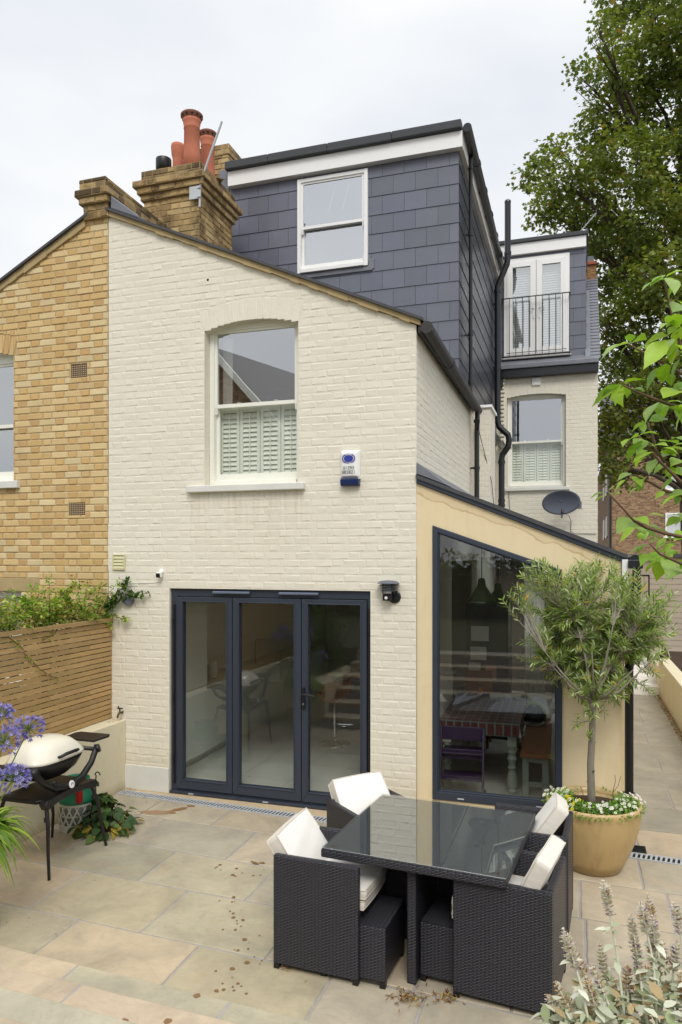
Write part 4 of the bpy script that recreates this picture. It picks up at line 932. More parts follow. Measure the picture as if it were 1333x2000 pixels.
# garden steps (treads overlap towards the camera)
def stepmesh():
    m = MB(); g = MB(); d = .36
    jts = [[-2.12, -1.29, -.30, .8, 1.25], [-2.12, -.985, .1, 1.25], [-2.12, -1.2, -.15, 1.25], [-2.12, -1.0, .0, 1.25], [-2.12, -1.7, -.6, .4, 1.25], [-2.12, -1.1, -.1, 1.25]]
    for i in range(6):
        z = .15 * (i + 1); y1 = -3.285 - i * d + .02; y0 = y1 - d - .06 if i < 5 else y1 - d
        cs = [(a, b, y0, y1, [srgb(190, 184, 158), srgb(198, 176, 150), srgb(186, 182, 162)][i % 3] if (i + n_) % 4 else srgb(194, 174, 146)) for n_, (a, b) in enumerate(zip(jts[i], jts[i][1:]))] or [(a, b, y0, y1) for a, b in zip(jts[i], jts[i][1:])]
        slabs(m, cs, z=z, seed=20 + i, th=.04, gap=.0085)
        v = [(x, sk(x, y), zz) for zz in (z - .15 if i else -.02, z - .0045) for x, y in ((-2.12, y0 - .1), (1.25, y0 - .1), (1.25, y1 - .012), (-2.12, y1 - .012))]
        g.add(v, [(3, 2, 1, 0), (4, 5, 6, 7), (0, 1, 5, 4), (1, 2, 6, 5), (2, 3, 7, 6), (3, 0, 4, 7)])
    return m, g
a, b = stepmesh(); tag(a.build('steps', 'stone'), kind='structure'); tag(b.build('step_risers', 'grout'), kind='structure')
def grass_mat():
    t = NT('lawn'); n = t.noise(30, 4, .7); t.set(**{'Base Color': t.mix(n, srgb(58, 62, 38), srgb(96, 96, 62)), 'Roughness': .9}); t.bump(n, 1, .05); return t.m
m = MB(); m.box(-9, 9, -16, -5.45, .6, .895); m.box(1.26, 6, -5.45, -4.35, .0, .74); tag(m.build('upper_garden', grass_mat()), kind='structure')

# stains, drips and litter
random.seed(21)
st = MB(); MAT['rust_stain'] = plain('rusty_drip', srgb(126, 96, 62), .7, var=.35, scale=40, bump=0)
def blob(mb, x, y, rx, ry=None, z=.0028, n=14, rot=0):
    ry = ry or rx; v = [(x, y, z + .0004)]
    for i in range(n):
        a = 2 * math.pi * i / n; k = random.uniform(.8, 1.15); dx, dy = rx * k * math.cos(a), ry * k * math.sin(a); v.append((x + dx * math.cos(rot) - dy * math.sin(rot), y + dx * math.sin(rot) + dy * math.cos(rot), z))
    mb.add(v, [(0, 1 + i, 1 + (i + 1) % n) for i in range(n)])
for x, y in [(-1.069, -1.357), (-1.005, -1.337), (-1.15, -1.50), (-1.309, -1.476), (-1.125, -1.617), (-.968, -1.577), (-.952, -1.952), (-.846, -2.177), (-.82, -2.23), (-.74, -2.242), (-.733, -2.377), (-.62, -2.472), (-.604, -2.604), (-.545, -2.804), (-.488, -2.715), (-.445, -2.934), (-.532, -3.036), (-.497, -3.014)]:
    blob(st, x, y, random.uniform(.010, .019))
    for k in range(random.choice([1, 2, 3])): blob(st, x + random.uniform(-.09, .09), y + random.uniform(-.09, .09), random.uniform(.004, .009))
blob(st, -1.06, -1.35, .05, .015, rot=-.4); blob(st, -1.0, -1.34, .03, .014)
for x, y, z in ((-.554, -3.487, .15), (-.491, -3.337, .15), (-.598, -3.846, .3), (-.4, -3.782, .3)): blob(st, x, y, .02, z=z + .0028)
tag(st.build('rust_drips', 'rust_stain'), kind='stuff')
wt = MB(); MAT['wet'] = plain('wet_stone', srgb(150, 116, 80), .25, var=.12, scale=8, bump=0)
blob(wt, -2.45, -.56, .20, .05, n=22, rot=.25); blob(wt, -2.30, -.42, .10, .04, n=16, rot=.9); blob(wt, -2.24, -.30, .05, .03)
tag(wt.build('water_spill', 'wet'), kind='stuff')

# channel drain and gully grates
def drain(name, label, p0, p1, w=.125):
    p0, p1 = Vector((*p0, 0)), Vector((*p1, 0)); L = (p1 - p0).length; an = math.atan2(p1.y - p0.y, p1.x - p0.x)
    t = thing(name, label, 'drain', tuple(p0), an)
    m = MB(); m.box(0, L, 0, .014, -.02, .003); m.box(0, L, w - .014, w, -.02, .003)
    x = 0
    while x < L - .01: m.add([(x, .0142, .001), (x + .017, .0142, .001), (x + .027, w - .0142, .001), (x + .010, w - .0142, .001), (x, .0142, -.006), (x + .017, .0142, -.006), (x + .027, w - .0142, -.006), (x + .010, w - .0142, -.006)], [(0, 1, 2, 3), (4, 5, 1, 0), (5, 6, 2, 1), (6, 7, 3, 2), (7, 4, 0, 3)]); x += .038
    m.build('grating', 'galv', t); m = MB(); m.box(0, L, .0, w, -.0065, -.006); m.build('channel', 'dark_gap', t)
    return t
drain('channel_drain', 'slotted steel channel drain along the foot of the cream wall', (-3.19, -.187), (.0, -.350), .125)
drain('channel_drain', 'slotted steel channel drain crossing the side passage', (1.30, -.262), (2.86, -.372), .125)
m = MB(); m.prism([(-3.2, -.058), (.0, -.222), (.0, .03), (-3.2, .03)], 'z', -.03, -.001); m.prism([(.0, -.20), (1.3, -.134), (1.86, -.172), (1.86, .012), (.0, .012)], 'z', -.03, -.0015); tag(m.build('threshold_strip', plain('threshold_mortar', srgb(190, 170, 138), .9, var=.2, bump=.3)), kind='structure')
gg = thing('gully_grate', 'square black gully grate at the foot of the downpipe', 'drain', (1.93, -.12, .0))
m = MB(); ring(m, [(-.08, -.06), (.08, -.06), (.08, .09), (-.08, .09)], [(-.068, -.048), (.068, -.048), (.068, .078), (-.068, .078)], 'z', -.003, .009)
for i in range(7): m.box(-.07, .07, -.04 + i * .018, -.032 + i * .018, .001, .007)
m.build('grate', 'black', gg)

# ------------------------------------------------------------------ garden walls, fence
lw = MB(); lw.box(-3.40, -3.195, -5.6, -.002, -.04, .742); tag(lw.build('raised_bed_wall', 'wall_render', bevel=.008), 'low cream rendered wall under the slatted fence', 'garden wall')
random.seed(9)
rb = MB(); rb.box(-3.194, -2.13, -5.6, -3.42, -.04, .60); tag(rb.build('planter_wall', 'wall_render', bevel=.008), 'rendered planter wall beside the garden steps', 'garden wall')
fn = thing('slatted_fence', 'cedar horizontal slat fence on top of the cream garden wall', 'fence')
m = MB(); zz = .752; k = 0
while zz < 1.79:
    brk = sorted([-5.6] + [(-.984 if k % 3 else -.38) + random.uniform(-.003, .003), -2.6, -4.1] + [-.004]); 
    for a, b in zip(brk, brk[1:]):
        c = random.uniform(.82, 1.12); h = .0425; m.box(-3.392 + random.uniform(-.001, .001), -3.37, a + .001, b - .001, zz + random.uniform(-.001, .001), zz + h, (c, c * random.uniform(.96, 1.02), c * random.uniform(.9, 1.02)))
    zz += .0522; k += 1
m.build('slats', 'fence_wood', fn, bevel=.002)
m = MB(); m.box(-3.40, -3.352, -5.6, -.003, 1.797, 1.838, (.85, .85, .85)); m.build('capping_rail', 'fence_wood', fn, bevel=.003)
for yy in (-.03, -1.0, -1.9, -2.8, -3.7, -4.6):
    m = MB(); m.box(-3.445, -3.402, yy - .025, yy + .025, .745, 1.796, (.5, .5, .5)); m.build('post', 'fence_wood', fn)
rw = MB(); rw.box(2.875, 3.06, -5.2, 7.62, -.04, .66); rw.box(2.875, 3.06, 7.62, 9.6, -.04, .5); tag(rw.build('passage_wall', 'wall_render', bevel=.008), 'low cream rendered wall along the side passage', 'garden wall')
m = MB(); m.box(3.061, 5.5, -4.3, 9.6, -.05, .56); tag(m.build('border_soil', 'soil'), kind='structure')
gv = MB(); random.seed(31)
for i in range(900):
    x, y = random.uniform(2.80, 2.872), random.uniform(.5, 7.5); s = random.uniform(.006, .014); gv.box(x - s, x + s, y - s, y + s, 0, s, random.choice([srgb(150, 130, 100), srgb(120, 96, 70), srgb(176, 160, 134)])[:3])
MAT['tinted'] = (lambda t: (t.set(**{'Base Color': t.attr(), 'Roughness': .85}), t.m)[1])(NT('loose_gravel'))
tag(gv.build('gravel', 'tinted'), kind='stuff')
m = MB(); m.box(1.83, 2.874, 7.5, 7.9, -.02, .15); m.box(1.83, 2.874, 7.9, 9.4, -.02, .28); tag(m.build('passage_steps', 'stone'), kind='structure')

# garage with taupe boarded doors beyond the passage
ga = thing('garage', 'taupe boarded garage with a narrow side door', 'garage')
MAT['taupe'] = plain('taupe_boarding', srgb(172, 160, 146), .6, var=.06, scale=3, bump=.05)
m = MB(); GY = 10.5
zt = lambda x: 2.557 - (x - 2.516) * .0
for i in range(18):
    z0 = .33 + i * .1215; m.prism([(GY, z0), (GY - .018, z0 + .002), (GY - .012, z0 + .116), (GY, z0 + .118)], 'x', 2.985, 7.5)
m.box(1.0, 7.5, GY + .001, GY + .05, .1, 2.50); m.build('boarding', 'taupe', ga)
m = MB(); 
for i in range(5): m.box(2.52 + i * .088, 2.52 + i * .088 + .083, GY - .02, GY, .3, 2.08)
m.build('side_door', 'taupe', ga, bevel=.003)
m = MB(); m.box(1.5, 2.50, GY - .012, GY, .1, 2.5); m.box(2.5, 2.985, GY - .012, GY, 2.11, 2.5); m.build('door_surround', 'taupe', ga)
m = MB(); m.box(2.505, 2.518, GY - .03, GY, .3, 2.11); m.box(2.962, 2.98, GY - .03, GY, .3, 2.11); m.box(2.518, 2.962, GY - .03, GY, 2.085, 2.11); m.build('door_frame', 'dark_gap', ga)
m = MB(); m.box(1.2, 7.6, GY - .15, GY + 5, 2.50, 2.56); m.build('flat_roof', 'felt', ga); m = MB(); m.box(2.6, 7.5, GY - .35, GY - .001, .0, .3); m.build('concrete_kerb', 'sill', ga)

# brown brick flats far behind
ff = thing('flats', 'distant brown brick block of flats with white casement windows', 'block of flats')
holes = [(x, x + 2.3, z, z + 1.32) for x in (6.25, 10.2) for z in (1.0, 3.66, 6.28)]
FY = 38
facing('brick_wall', ff, (0, FY, 0), (1, 0, 0), (0, 0, 1), rect(3.26, 15, 0, 9.4), holes=holes, cols=col_brown, mats=('far_brick', 'mortar'), seed=77, proud=.01)
facing('brick_wall', ff, (3.26, FY, 0), (0, -1, 0), (0, 0, 1), rect(-34, 0, 0, 9.4), holes=[(-3.5, -2.0, z, z + 1.32) for z in (3.66, 6.28)] + [(-8, -6.4, z, z + 1.32) for z in (3.66, 6.28)], cols=lambda r, t: tuple(.6 * c for c in col_brown(r, t)), mats=('far_brick', 'mortar'), seed=78, proud=.01)  # brick colours darkened to paint in the shade on this side face
m = MB(); m.prism([(FY - .5, 9.4), (FY + 12, 9.4), (FY + 6, 13)], 'x', 3.0, 16); m.build('roof', 'roof_slate', ff)
for x0, x1, z0, z1 in holes:
    q = MB(); ring(q, rect(x0, x1, z0, z1), rect(x0 + .09, x1 - .09, z0 + .09, z1 - .09), 'y', FY - .06, FY + .06)
    for xx in (x0 + .78, x0 + 1.5): q.box(xx, xx + .1, FY - .055, FY + .05, z0 + .09, z1 - .09)
    q.box(x0 + .09, x0 + .78, FY - .055, FY + .05, z1 - .42, z1 - .34); q.box(x0 - .1, x1 + .1, FY - .15, FY - .001, z0 - .10, z0)
    w = q.build('window', 'upvc', ff); q = MB(); q.box(x0 + .08, x1 - .08, FY + .0, FY + .02, z0 + .08, z1 - .08); q.build('pane', 'glass_up', w)
    q = MB(); q.box(x0, x1, FY + .25, FY + .3, z0, z1, (.8, .8, .8)); q.build('net_curtain', 'cushion', w)
for yy in (FY + 2.0, FY + 6.4):
    for z in (3.66, 6.28):
        q = MB(); q.box(3.2, 3.3, yy, yy + .12, z, z + 1.3); q.box(3.2, 3.3, yy + 1.36, yy + 1.5, z, z + 1.3); q.box(3.2, 3.3, yy, yy + 1.5, z, z + .12); w = q.build('window', 'upvc', ff)
        q = MB(); q.box(3.28, 3.32, yy + .1, yy + 1.4, z + .1, z + 1.25); q.build('pane', 'glass_up', w)
m = MB(); m.tube([(3.34, FY - .08, 0), (3.34, FY - .08, 9.4)], .07, 10); m.build('downpipe', 'black_pipe', ff)
m = MB(); m.box(9.0, 10.1, FY - .5, FY - .02, .9, 3.5, (.3, .3, .3)); m.build('porch', 'black', ff)

# ------------------------------------------------------------------ things behind the camera that show in the glass
rh = thing('gabled_house', 'slate roofed brick house reflected in the first floor window', 'house', (-9.86, -15, 0), R(197))
m = MB()
facing('gable_wall', rh, (0, 0, 0), (1, 0, 0), (0, 0, 1), [(-4, 0), (4, 0), (4, 5.3), (0, 9.2), (-4, 5.3)], cols=col_brown, mats=('far_brick', 'mortar'), seed=88, proud=.008)
m = MB(); m.prism([(-4.6, 4.72), (0, 9.25), (4.6, 4.72), (4.6, 4.9), (0, 9.45), (-4.6, 4.9)], 'y', -.35, 14); m.build('roof', 'roof_slate', rh)
m = MB()
for s in (-1, 1): m.prism([(s * 4.62, 4.58), (s * 4.62, 4.88), (0, 9.43), (0, 9.13)], 'y', -.42, -.36)
m.build('bargeboard', 'white_paint', rh)

# ------------------------------------------------------------------ garden furniture
def cushion(name, w, d, h, label, cat='cushion', group=None, parent=None, loc=(0, 0, 0), rot=(0, 0, 0), seed=0, puff=.012):
    """boxed cushion: puffy top and bottom, wrinkled border, piped edges (w=x, d=y, h=thickness z)"""
    rnd = random.Random(seed); n = 14; t = thing(name, label, cat, loc, 0, group); t.rotation_euler = rot
    v = []; f = []
    def P(i, j, s):
        a, b = 2 * i / n - 1, 2 * j / n - 1; k = (1 - a ** 4) * (1 - b ** 4); rx = 1 - .03 * b * b * (a != 0); ry = 1 - .03 * a * a
        cr = .0022 * math.sin(7 * a + 3 * b + seed) + .002 * math.sin(11 * b - 5 * a)
        return (w / 2 * a * rx, d / 2 * b * ry, s * (h / 2 + puff * k) + cr * k)
    m = MB()
    for s in (1, -1):
        k0 = len(m.v); vv = [P(i, j, s) for i in range(n + 1) for j in range(n + 1)]
        ff = [((i * (n + 1) + j), ((i + 1) * (n + 1) + j), ((i + 1) * (n + 1) + j + 1), (i * (n + 1) + j + 1))[::s] for i in range(n) for j in range(n)]; m.add(vv, ff)
    m.build('cover', 'cushion', t, smooth=True)
    loop = [(i, 0) for i in range(n)] + [(n, j) for j in range(n)] + [(n - i, n) for i in range(n)] + [(0, n - j) for j in range(n)]
    m = MB(); L = len(loop); lv = []
    for q in range(5):
        for i, j in loop:
            p = Vector(P(i, j, 1)); z = h / 2 * (1 - q / 2); bul = 1 + (.010 if q in (1, 3) else .014 if q == 2 else 0) + rnd.uniform(-.003, .003) * (0 < q < 4); lv.append((p.x * bul, p.y * bul, z))
    m.add(lv, [(q * L + i, (q + 1) * L + i, (q + 1) * L + (i + 1) % L, q * L + (i + 1) % L) for q in range(4) for i in range(L)]); m.build('border', 'cushion_side', t, smooth=True)
    m = MB()
    for s in (1, -1):
        pts = [Vector(P(i, j, s)) for i, j in loop]; pts.append(pts[0]); m.tube(pts, .0042, 6)
    m.build('piping', 'piping', t, smooth=True)
    return t
H = .69
def wicker_chair(loc, rz, label):
    t = thing('rattan_chair', label, 'chair', loc, rz, 'black rattan cube chairs round the table')   # faces +x, origin at footprint centre
    s = .275; th = .045
    m = MB(); m.box(-s, s, -s, -s + th, .03, H); m.build('arm_panel', 'wicker', t, bevel=.010)
    m = MB(); m.box(-s, s, s - th, s, .03, H); m.build('arm_panel', 'wicker', t, bevel=.010)
    m = MB(); m.box(-s + .001, -s + th, -s + th, s - th, .03, H - .001); m.build('backrest', 'wicker', t, bevel=.008)
    m = MB(); m.box(-s + th, s - .01, -s + th + .001, s - th - .001, .375, .415); m.build('seat', 'wicker', t, bevel=.006)
    for a in (-s + .02, s - .02):
        for b in (-s + .02, s - .02):
            q = MB(); q.box(a - .018, a + .018, b - .018, b + .018, .0, .032); q.build('foot', 'black', t, bevel=.004)
    return t
chairs = [wicker_chair((-.025, -2.46, 0), R(-3), 'black rattan chair with tilted back cushion, nearest the bifold doors side front'),
          None, None, None]
chairs[0]['label'] = 'black rattan armchair front left of the table, three cushions, seat fully in view'
def place(loc, rz, label):
    c = copy_tree(chairs[0]); c.location = loc; c.rotation_euler = (0, 0, rz); c['label'] = label; return c
chairs[1] = place((1.08, -2.44, 0), R(180 - 7), 'black rattan armchair front right of the table, beside the woolly grey plants')
chairs[2] = place((.055, -1.645, 0), R(-42), 'black rattan armchair turned askew before the cream wall')
chairs[3] = place((1.135, -1.62, 0), R(180 - 3), 'black rattan armchair beside the big ochre plant pot')
def local(o, p): return o.matrix_basis @ Vector(p)
def eul(o, M): return (Matrix.Rotation(o.rotation_euler.z, 4, 'Z') @ M).to_euler()
SG, BG = 'seat cushions on the rattan chairs', 'back cushions on the rattan chairs'
def seatc(ch, z, label, dx=.05, seed=0):
    return cushion('seat_cushion', .50, .455, .05, label, group=SG, loc=local(ch, (dx, 0, z)), rot=eul(ch, Matrix.Identity(4)), seed=seed, puff=.006)
seatc(chairs[0], .448, 'lower off white seat cushion of the front left chair', .045, 1); seatc(chairs[0], .512, 'upper off white seat cushion of the front left chair', .055, 2)
seatc(chairs[1], .448, 'lower off white seat cushion of the front right chair', .05, 3); seatc(chairs[1], .512, 'upper off white seat cushion of the front right chair', .05, 4)
seatc(chairs[2], .45, 'off white seat cushion of the askew chair by the wall', .05, 5); seatc(chairs[3], .48, 'off white seat cushion of the chair beside the plant pot', .05, 6)
def backc(ch, p, tilt, label, w=.42, hgt=.40, seed=0, roll=0, yaw=0):
    M = Matrix.Rotation(yaw, 4, 'Z') @ Matrix.Rotation(roll, 4, 'X') @ Matrix.Rotation(tilt, 4, 'Y')
    return cushion('back_cushion', hgt, w, .085, label, group=BG, loc=local(ch, p), rot=eul(ch, M), seed=seed, puff=.012)
backc(chairs[0], (-.205, .01, .635), R(54), 'off white back cushion slumped on the front left chair', w=.47, hgt=.36, seed=11, roll=R(3))
backc(chairs[1], (-.150, .03, .655), R(64), 'off white back cushion upright on the front right chair', w=.43, hgt=.40, seed=12, yaw=R(-3))
backc(chairs[2], (-.20, .0, .655), R(50), 'off white back cushion on the askew chair by the wall', w=.44, hgt=.38, seed=13)
backc(chairs[3], (-.10, .0, .665), R(54), 'off white back cushion on the chair beside the plant pot', w=.43, hgt=.40, seed=14, yaw=R(6), roll=R(6))
def stool(loc, rz, label):
    t = thing('rattan_footstool', label, 'footstool', loc, rz, 'black rattan footstools under the table')
    m = MB(); s = .205; m.box(-s, s, -s, s, .035, .352); m.build('body', 'wicker', t, bevel=.010)
    for a in (-s + .02, s - .02):
        for b in (-s + .02, s - .02):
            q = MB(); q.box(a - .017, a + .017, b - .017, b + .017, 0, .037); q.build('foot', 'black', t)
    return t
st0 = stool((.20, -2.515, 0), R(-3), 'black rattan footstool nested in the front left chair')
def place2(loc, rz, label): c = copy_tree(st0); c.location = loc; c.rotation_euler = (0, 0, rz); c['label'] = label; return c
place2((.79, -2.40, 0), R(-7), 'black rattan footstool nested in the front right chair')
# table
tb = thing('rattan_table', 'square black rattan dining table with glass top', 'table', (.57, -2.135, 0), R(-5.2))
m = MB(); m.box(-.56, .56, -.555, .555, .675, .728); m.build('tabletop', 'wicker', tb, bevel=.012)
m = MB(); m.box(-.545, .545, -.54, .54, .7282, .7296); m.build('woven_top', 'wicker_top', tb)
m = MB(); m.box(-.557, .557, -.552, .552, .7305, .7365); m.build('glass_top', 'glass_table', tb, bevel=.002)
m = MB(); m.box(-.028, .028, -.50, .50, .0, .674); m.build('leg_panel', 'wicker', tb, bevel=.008)
m = MB(); m.box(-.50, -.03, -.028, .028, .0, .673); m.build('leg_panel', 'wicker', tb, bevel=.008); m = MB(); m.box(.03, .50, -.028, .028, .0, .673); m.build('leg_panel', 'wicker', tb, bevel=.008)
MAT['rubber'] = plain('brown_rubber_pad', srgb(86, 58, 44), .6, bump=0)
for a in (-.5, .5):
    for b in (-.49, .49):
        m = MB(); m.lathe([(.017, 0), (.017, .0007)], (a, b, .7297), 16); m.build('glass_pad', 'rubber', tb)

# ------------------------------------------------------------------ barbecue on its folding stand
bq = thing('gas_barbecue', 'portable gas barbecue with cream lid on black folding stand', 'barbecue', (-2.74, -1.80, 0), R(0))
MAT['lid'] = plain('cream_enamel', srgb(224, 219, 203), .28, var=.04, bump=0, coat=.4); MAT['cast_black'] = plain('black_cast', srgb(24, 23, 24), .42, var=.3, scale=8, bump=.05)
# long axis along y; front faces +x
def superell(a, b, e, n, dx=0): 
    out = []
    for i in range(n):
        t = 2 * math.pi * i / n; c, s = math.cos(t), math.sin(t); out.append((dx + a * abs(c) ** (2 / e) * (1 if c >= 0 else -1), b * abs(s) ** (2 / e) * (1 if s >= 0 else -1)))
    return out
def loft(levels, n, name, mat, parent, loc=(0, 0, 0), smooth=True):
    m = MB(); v = []
    for a, b, e, z, dx in levels: v += [(loc[0] + x, loc[1] + y, loc[2] + z) for x, y in superell(a, b, e, n, dx)]
    f = [(i * n + j, i * n + (j + 1) % n, (i + 1) * n + (j + 1) % n, (i + 1) * n + j) for i in range(len(levels) - 1) for j in range(n)]
    f += [tuple(range(n))[::-1], tuple((len(levels) - 1) * n + j for j in range(n))]; m.add(v, f); return m.build(name, mat, parent, smooth=smooth)
LZ = .845
loft([(.205, .315, 3.4, .0, .0), (.212, .322, 3.4, .006, 0), (.208, .316, 3.3, .022, 0), (.198, .30, 3.1, .045, -.004), (.182, .270, 2.9, .085, -.01), (.155, .225, 2.7, .125, -.018), (.115, .165, 2.5, .152, -.026), (.06, .09, 2.3, .166, -.03), (.01, .015, 2, .170, -.03)], 56, 'lid', 'lid', bq, (0, 0, LZ))
loft([(.06, .10, 2.4, -.17, 0), (.12, .19, 2.6, -.15, 0), (.165, .265, 3, -.10, 0), (.19, .30, 3.3, -.04, 0), (.202, .312, 3.4, -.003, 0)], 48, 'cooking_box', 'cast_black', bq, (0, 0, LZ))
m = MB(); m.tube([(.198, -.10, LZ + .035), (.228, -.09, LZ + .045), (.238, -.05, LZ + .055), (.238, .07, LZ + .055), (.228, .11, LZ + .05), (.198, .12, LZ + .035)], [.010, .013, .014, .014, .013, .010], 12); m.build('lid_handle', 'cast_black', bq, smooth=True)
m = MB()                                                  # cradle rails rising at both ends
m.tube([(.19, .405, LZ + .01), (.205, .37, LZ - .03), (.215, .30, LZ - .11), (.22, .17, LZ - .195), (.222, 0, LZ - .225), (.22, -.17, LZ - .195), (.215, -.30, LZ - .11), (.205, -.37, LZ - .03), (.19, -.405, LZ + .01)], [.02, .026, .026, .028, .034, .028, .026, .026, .02], 12)
m.tube([(-.19, .405, LZ + .01), (-.2, .3, LZ - .11), (-.2, 0, LZ - .225), (-.2, -.3, LZ - .11), (-.19, -.405, LZ + .01)], .022, 10)
for s in (-1, 1): m.tube([(-.2, s * .36, LZ - .01), (.2, s * .36, LZ - .01)], .018, 10); m.tube([(.205, s * .385, LZ - .015), (.23, s * .40, LZ - .005)], .036, 12)
m.build('cradle', 'cast_black', bq, smooth=True)
for s, h in ((1, .018), (-1, -.0)):
    m = MB(); pts = [(-.17, s * .40), (.17, s * .40), (.185, s * .60), (.16, s * .645), (-.15, s * .645), (-.18, s * .60)]
    if s < 0: pts = pts[::-1]
    m.prism(pts, 'z', LZ + .015 + h, LZ + .035 + h); m.build('side_table', 'cast_black', bq, bevel=.007)
m = MB(); m.prism([(.16, -.32), (.24, -.24), (.255, 0), (.24, .24), (.16, .32), (-.19, .32), (-.19, -.32)], 'z', LZ - .285, LZ - .25); m.build('stand_top', 'cast_black', bq, bevel=.010)
m = MB(); m.prism([(-.33, LZ - .275), (-.30, LZ - .25), (0, LZ - .232), (.30, LZ - .25), (.33, LZ - .275), (.30, LZ - .325), (.18, LZ - .295), (0, LZ - .285), (-.18, LZ - .295), (-.30, LZ - .325)], 'x', .20, .265); m.build('stand_apron', 'cast_black', bq, bevel=.006)
for p, q in (((.23, -.28, LZ - .28), (.30, -.33, 0.0)), ((.23, .27, LZ - .28), (.305, .385, 0.0)), ((-.17, -.28, LZ - .28), (-.24, -.36, 0)), ((-.17, .28, LZ - .28), (-.27, .40, 0))):
    m = MB(); p, q = Vector(p), Vector(q); md = p.lerp(q, .28) + Vector((.02 if p.x > 0 else -.02, .012 * (1 if p.y > 0 else -1), 0)); m.tube([p, md, p.lerp(q, .6) + Vector((.006, .006 * (1 if p.y > 0 else -1), 0)), q], [.016, .016, .013, .012], 12); m.tube([p.lerp(q, .18), p.lerp(q, .24)], .021, 12); m.build('leg', 'cast_black', bq, smooth=False)
m = MB(); m.lathe([(.026, 0), (.024, .012), (.018, .016)], (0, 0, 0), 20, M=Matrix.Translation((.238, -.19, LZ - .145)) @ Matrix.Rotation(R(90), 4, 'Y')); m.build('gas_knob', 'black', bq)
m = MB(); m.lathe([(.001, .0), (.032, .0), (.032, .004), (.001, .006)], (0, 0, 0), 28, M=Matrix.Translation((.250, .0, LZ - .205)) @ Matrix.Rotation(R(78), 4, 'Y'))
bd = m.build('oval_badge', 'alarm_white', bq)
text('Q', (.2565, -.0, LZ - .205), .036, 'badge_blue', bd, rot=(R(90), 0, R(90)), bold=.001)

# gas bottle
gb = thing('gas_bottle', 'green topped gas bottle with white lattice base behind the barbecue', 'gas bottle', (-2.935, -1.16, 0))
MAT['green'] = plain('green_plastic', srgb(24, 122, 88), .45, var=.1, bump=0); MAT['red'] = plain('red_plastic', srgb(178, 34, 34), .5, bump=0); MAT['white_plastic'] = plain('grey_white_plastic', srgb(196, 196, 186), .5, var=.08, bump=0)
m = MB(); m.lathe([(.148, 0), (.15, .02), (.15, .06), (.145, .07)], (0, 0, 0), 32)
m.lathe([(.148, .235), (.152, .24), (.152, .262), (.148, .265)], (0, 0, 0), 32); m.lathe([(.1475, .145), (.1475, .16)], (0, 0, 0), 32)
for i in range(14):
    a0 = 2 * math.pi * i / 14; m.tube([((.149) * math.cos(a0 + k * .09), .149 * math.sin(a0 + k * .09), .065 + k * .0285) for k in range(7)], .009, 6); m.tube([((.149) * math.cos(a0 - k * .09), .149 * math.sin(a0 - k * .09), .065 + k * .0285) for k in range(7)], .006, 6)
m.build('lattice_base', 'white_plastic', gb)
m = MB(); m.lathe([(.140, .02), (.142, .2), (.14, .26)], (0, 0, 0), 28); m.build('cylinder', plain('bottle_grey', srgb(120, 124, 116), .5, bump=0), gb, smooth=True)
m = MB(); m.lathe([(.156, .262), (.158, .28), (.155, .30), (.142, .345), (.118, .38), (.112, .40), (.118, .47), (.112, .475), (.105, .46), (.10, .40), (.05, .39)], (0, 0, 0), 40); m.build('shroud', 'green', gb, smooth=True)
m = MB(); m.tube([(0, 0, .39), (0, 0, .47)], .03, 16); m.tube([(0, 0, .45), (.06, -.05, .45), (.10, -.10, .40)], .014, 8); m.box(.085, .13, -.13, -.08, .28, .41, M=Matrix.Rotation(R(0), 4, 'Z')); m.build('valve', 'red', gb, bevel=.004)
hk = thing('pot_label_hook', 'black plant hook standing in the low green plant', 'hook', (-2.75, -1.13, 0))
m = MB(); m.tube([(0, 0, 0), (0, 0, .46), (.005, -.0, .50)] + [(.02 - .027 * math.cos(R(a)), 0, .50 + .03 * math.sin(R(a))) for a in range(0, 200, 25)], .0055, 8); m.build('stem', 'black', hk)
m = MB(); m.box(-.035, .035, -.004, .004, .40, .44); m.build('tag', plain('plant_tag', srgb(70, 96, 70), .6, var=.5, scale=40, bump=0), hk)

# plant pot of the olive tree
pp = thing('plant_pot', 'large ochre glazed stoneware pot holding the olive tree', 'plant pot', (1.575, -.58, 0))
def potmat():
    t = NT('ochre_glaze'); n = t.noise(3, 6, .6); s = t.noise(1.5, 5, .6, t.coord((9, 9, 1.2)))
    c = t.mix(n, srgb(178, 150, 100), srgb(200, 174, 126)); c = t.mix(t.math('MULTIPLY', t.ramp(s, [(.5, gray(0)), (.7, gray(1))]), .35), c, srgb(140, 112, 68))
    co = t.new('ShaderNodeTexCoord'); sp = t.new('ShaderNodeSeparateXYZ'); t.link(co.outputs['Object'], sp.inputs[0]); low = t.ramp(t.math('ADD', sp.outputs[2], t.math('MULTIPLY', t.noise(9, 3), .05)), [(.08, gray(1)), (.12, gray(0))])
    c = t.mix(t.math('MULTIPLY', low, .5), c, srgb(120, 94, 56)); t.set(**{'Base Color': c, 'Roughness': .42, 'Coat Weight': .12}); t.bump(t.noise(25, 4), .12, .004); return t.m
m = MB(); PR = [(.200, 0), (.212, .01), (.238, .06), (.276, .14), (.316, .24), (.345, .34), (.362, .43), (.364, .48), (.370, .505), (.368, .528), (.356, .540), (.338, .533), (.334, .50), (.328, .46)]
m.lathe(PR, (0, 0, 0), 64); m.build('pot_wall', potmat(), pp, smooth=True)
m = MB(); m.lathe([(.330, .47), (.2, .485), (.01, .49)], (0, 0, 0), 32); m.build('potting_soil', 'soil', pp)

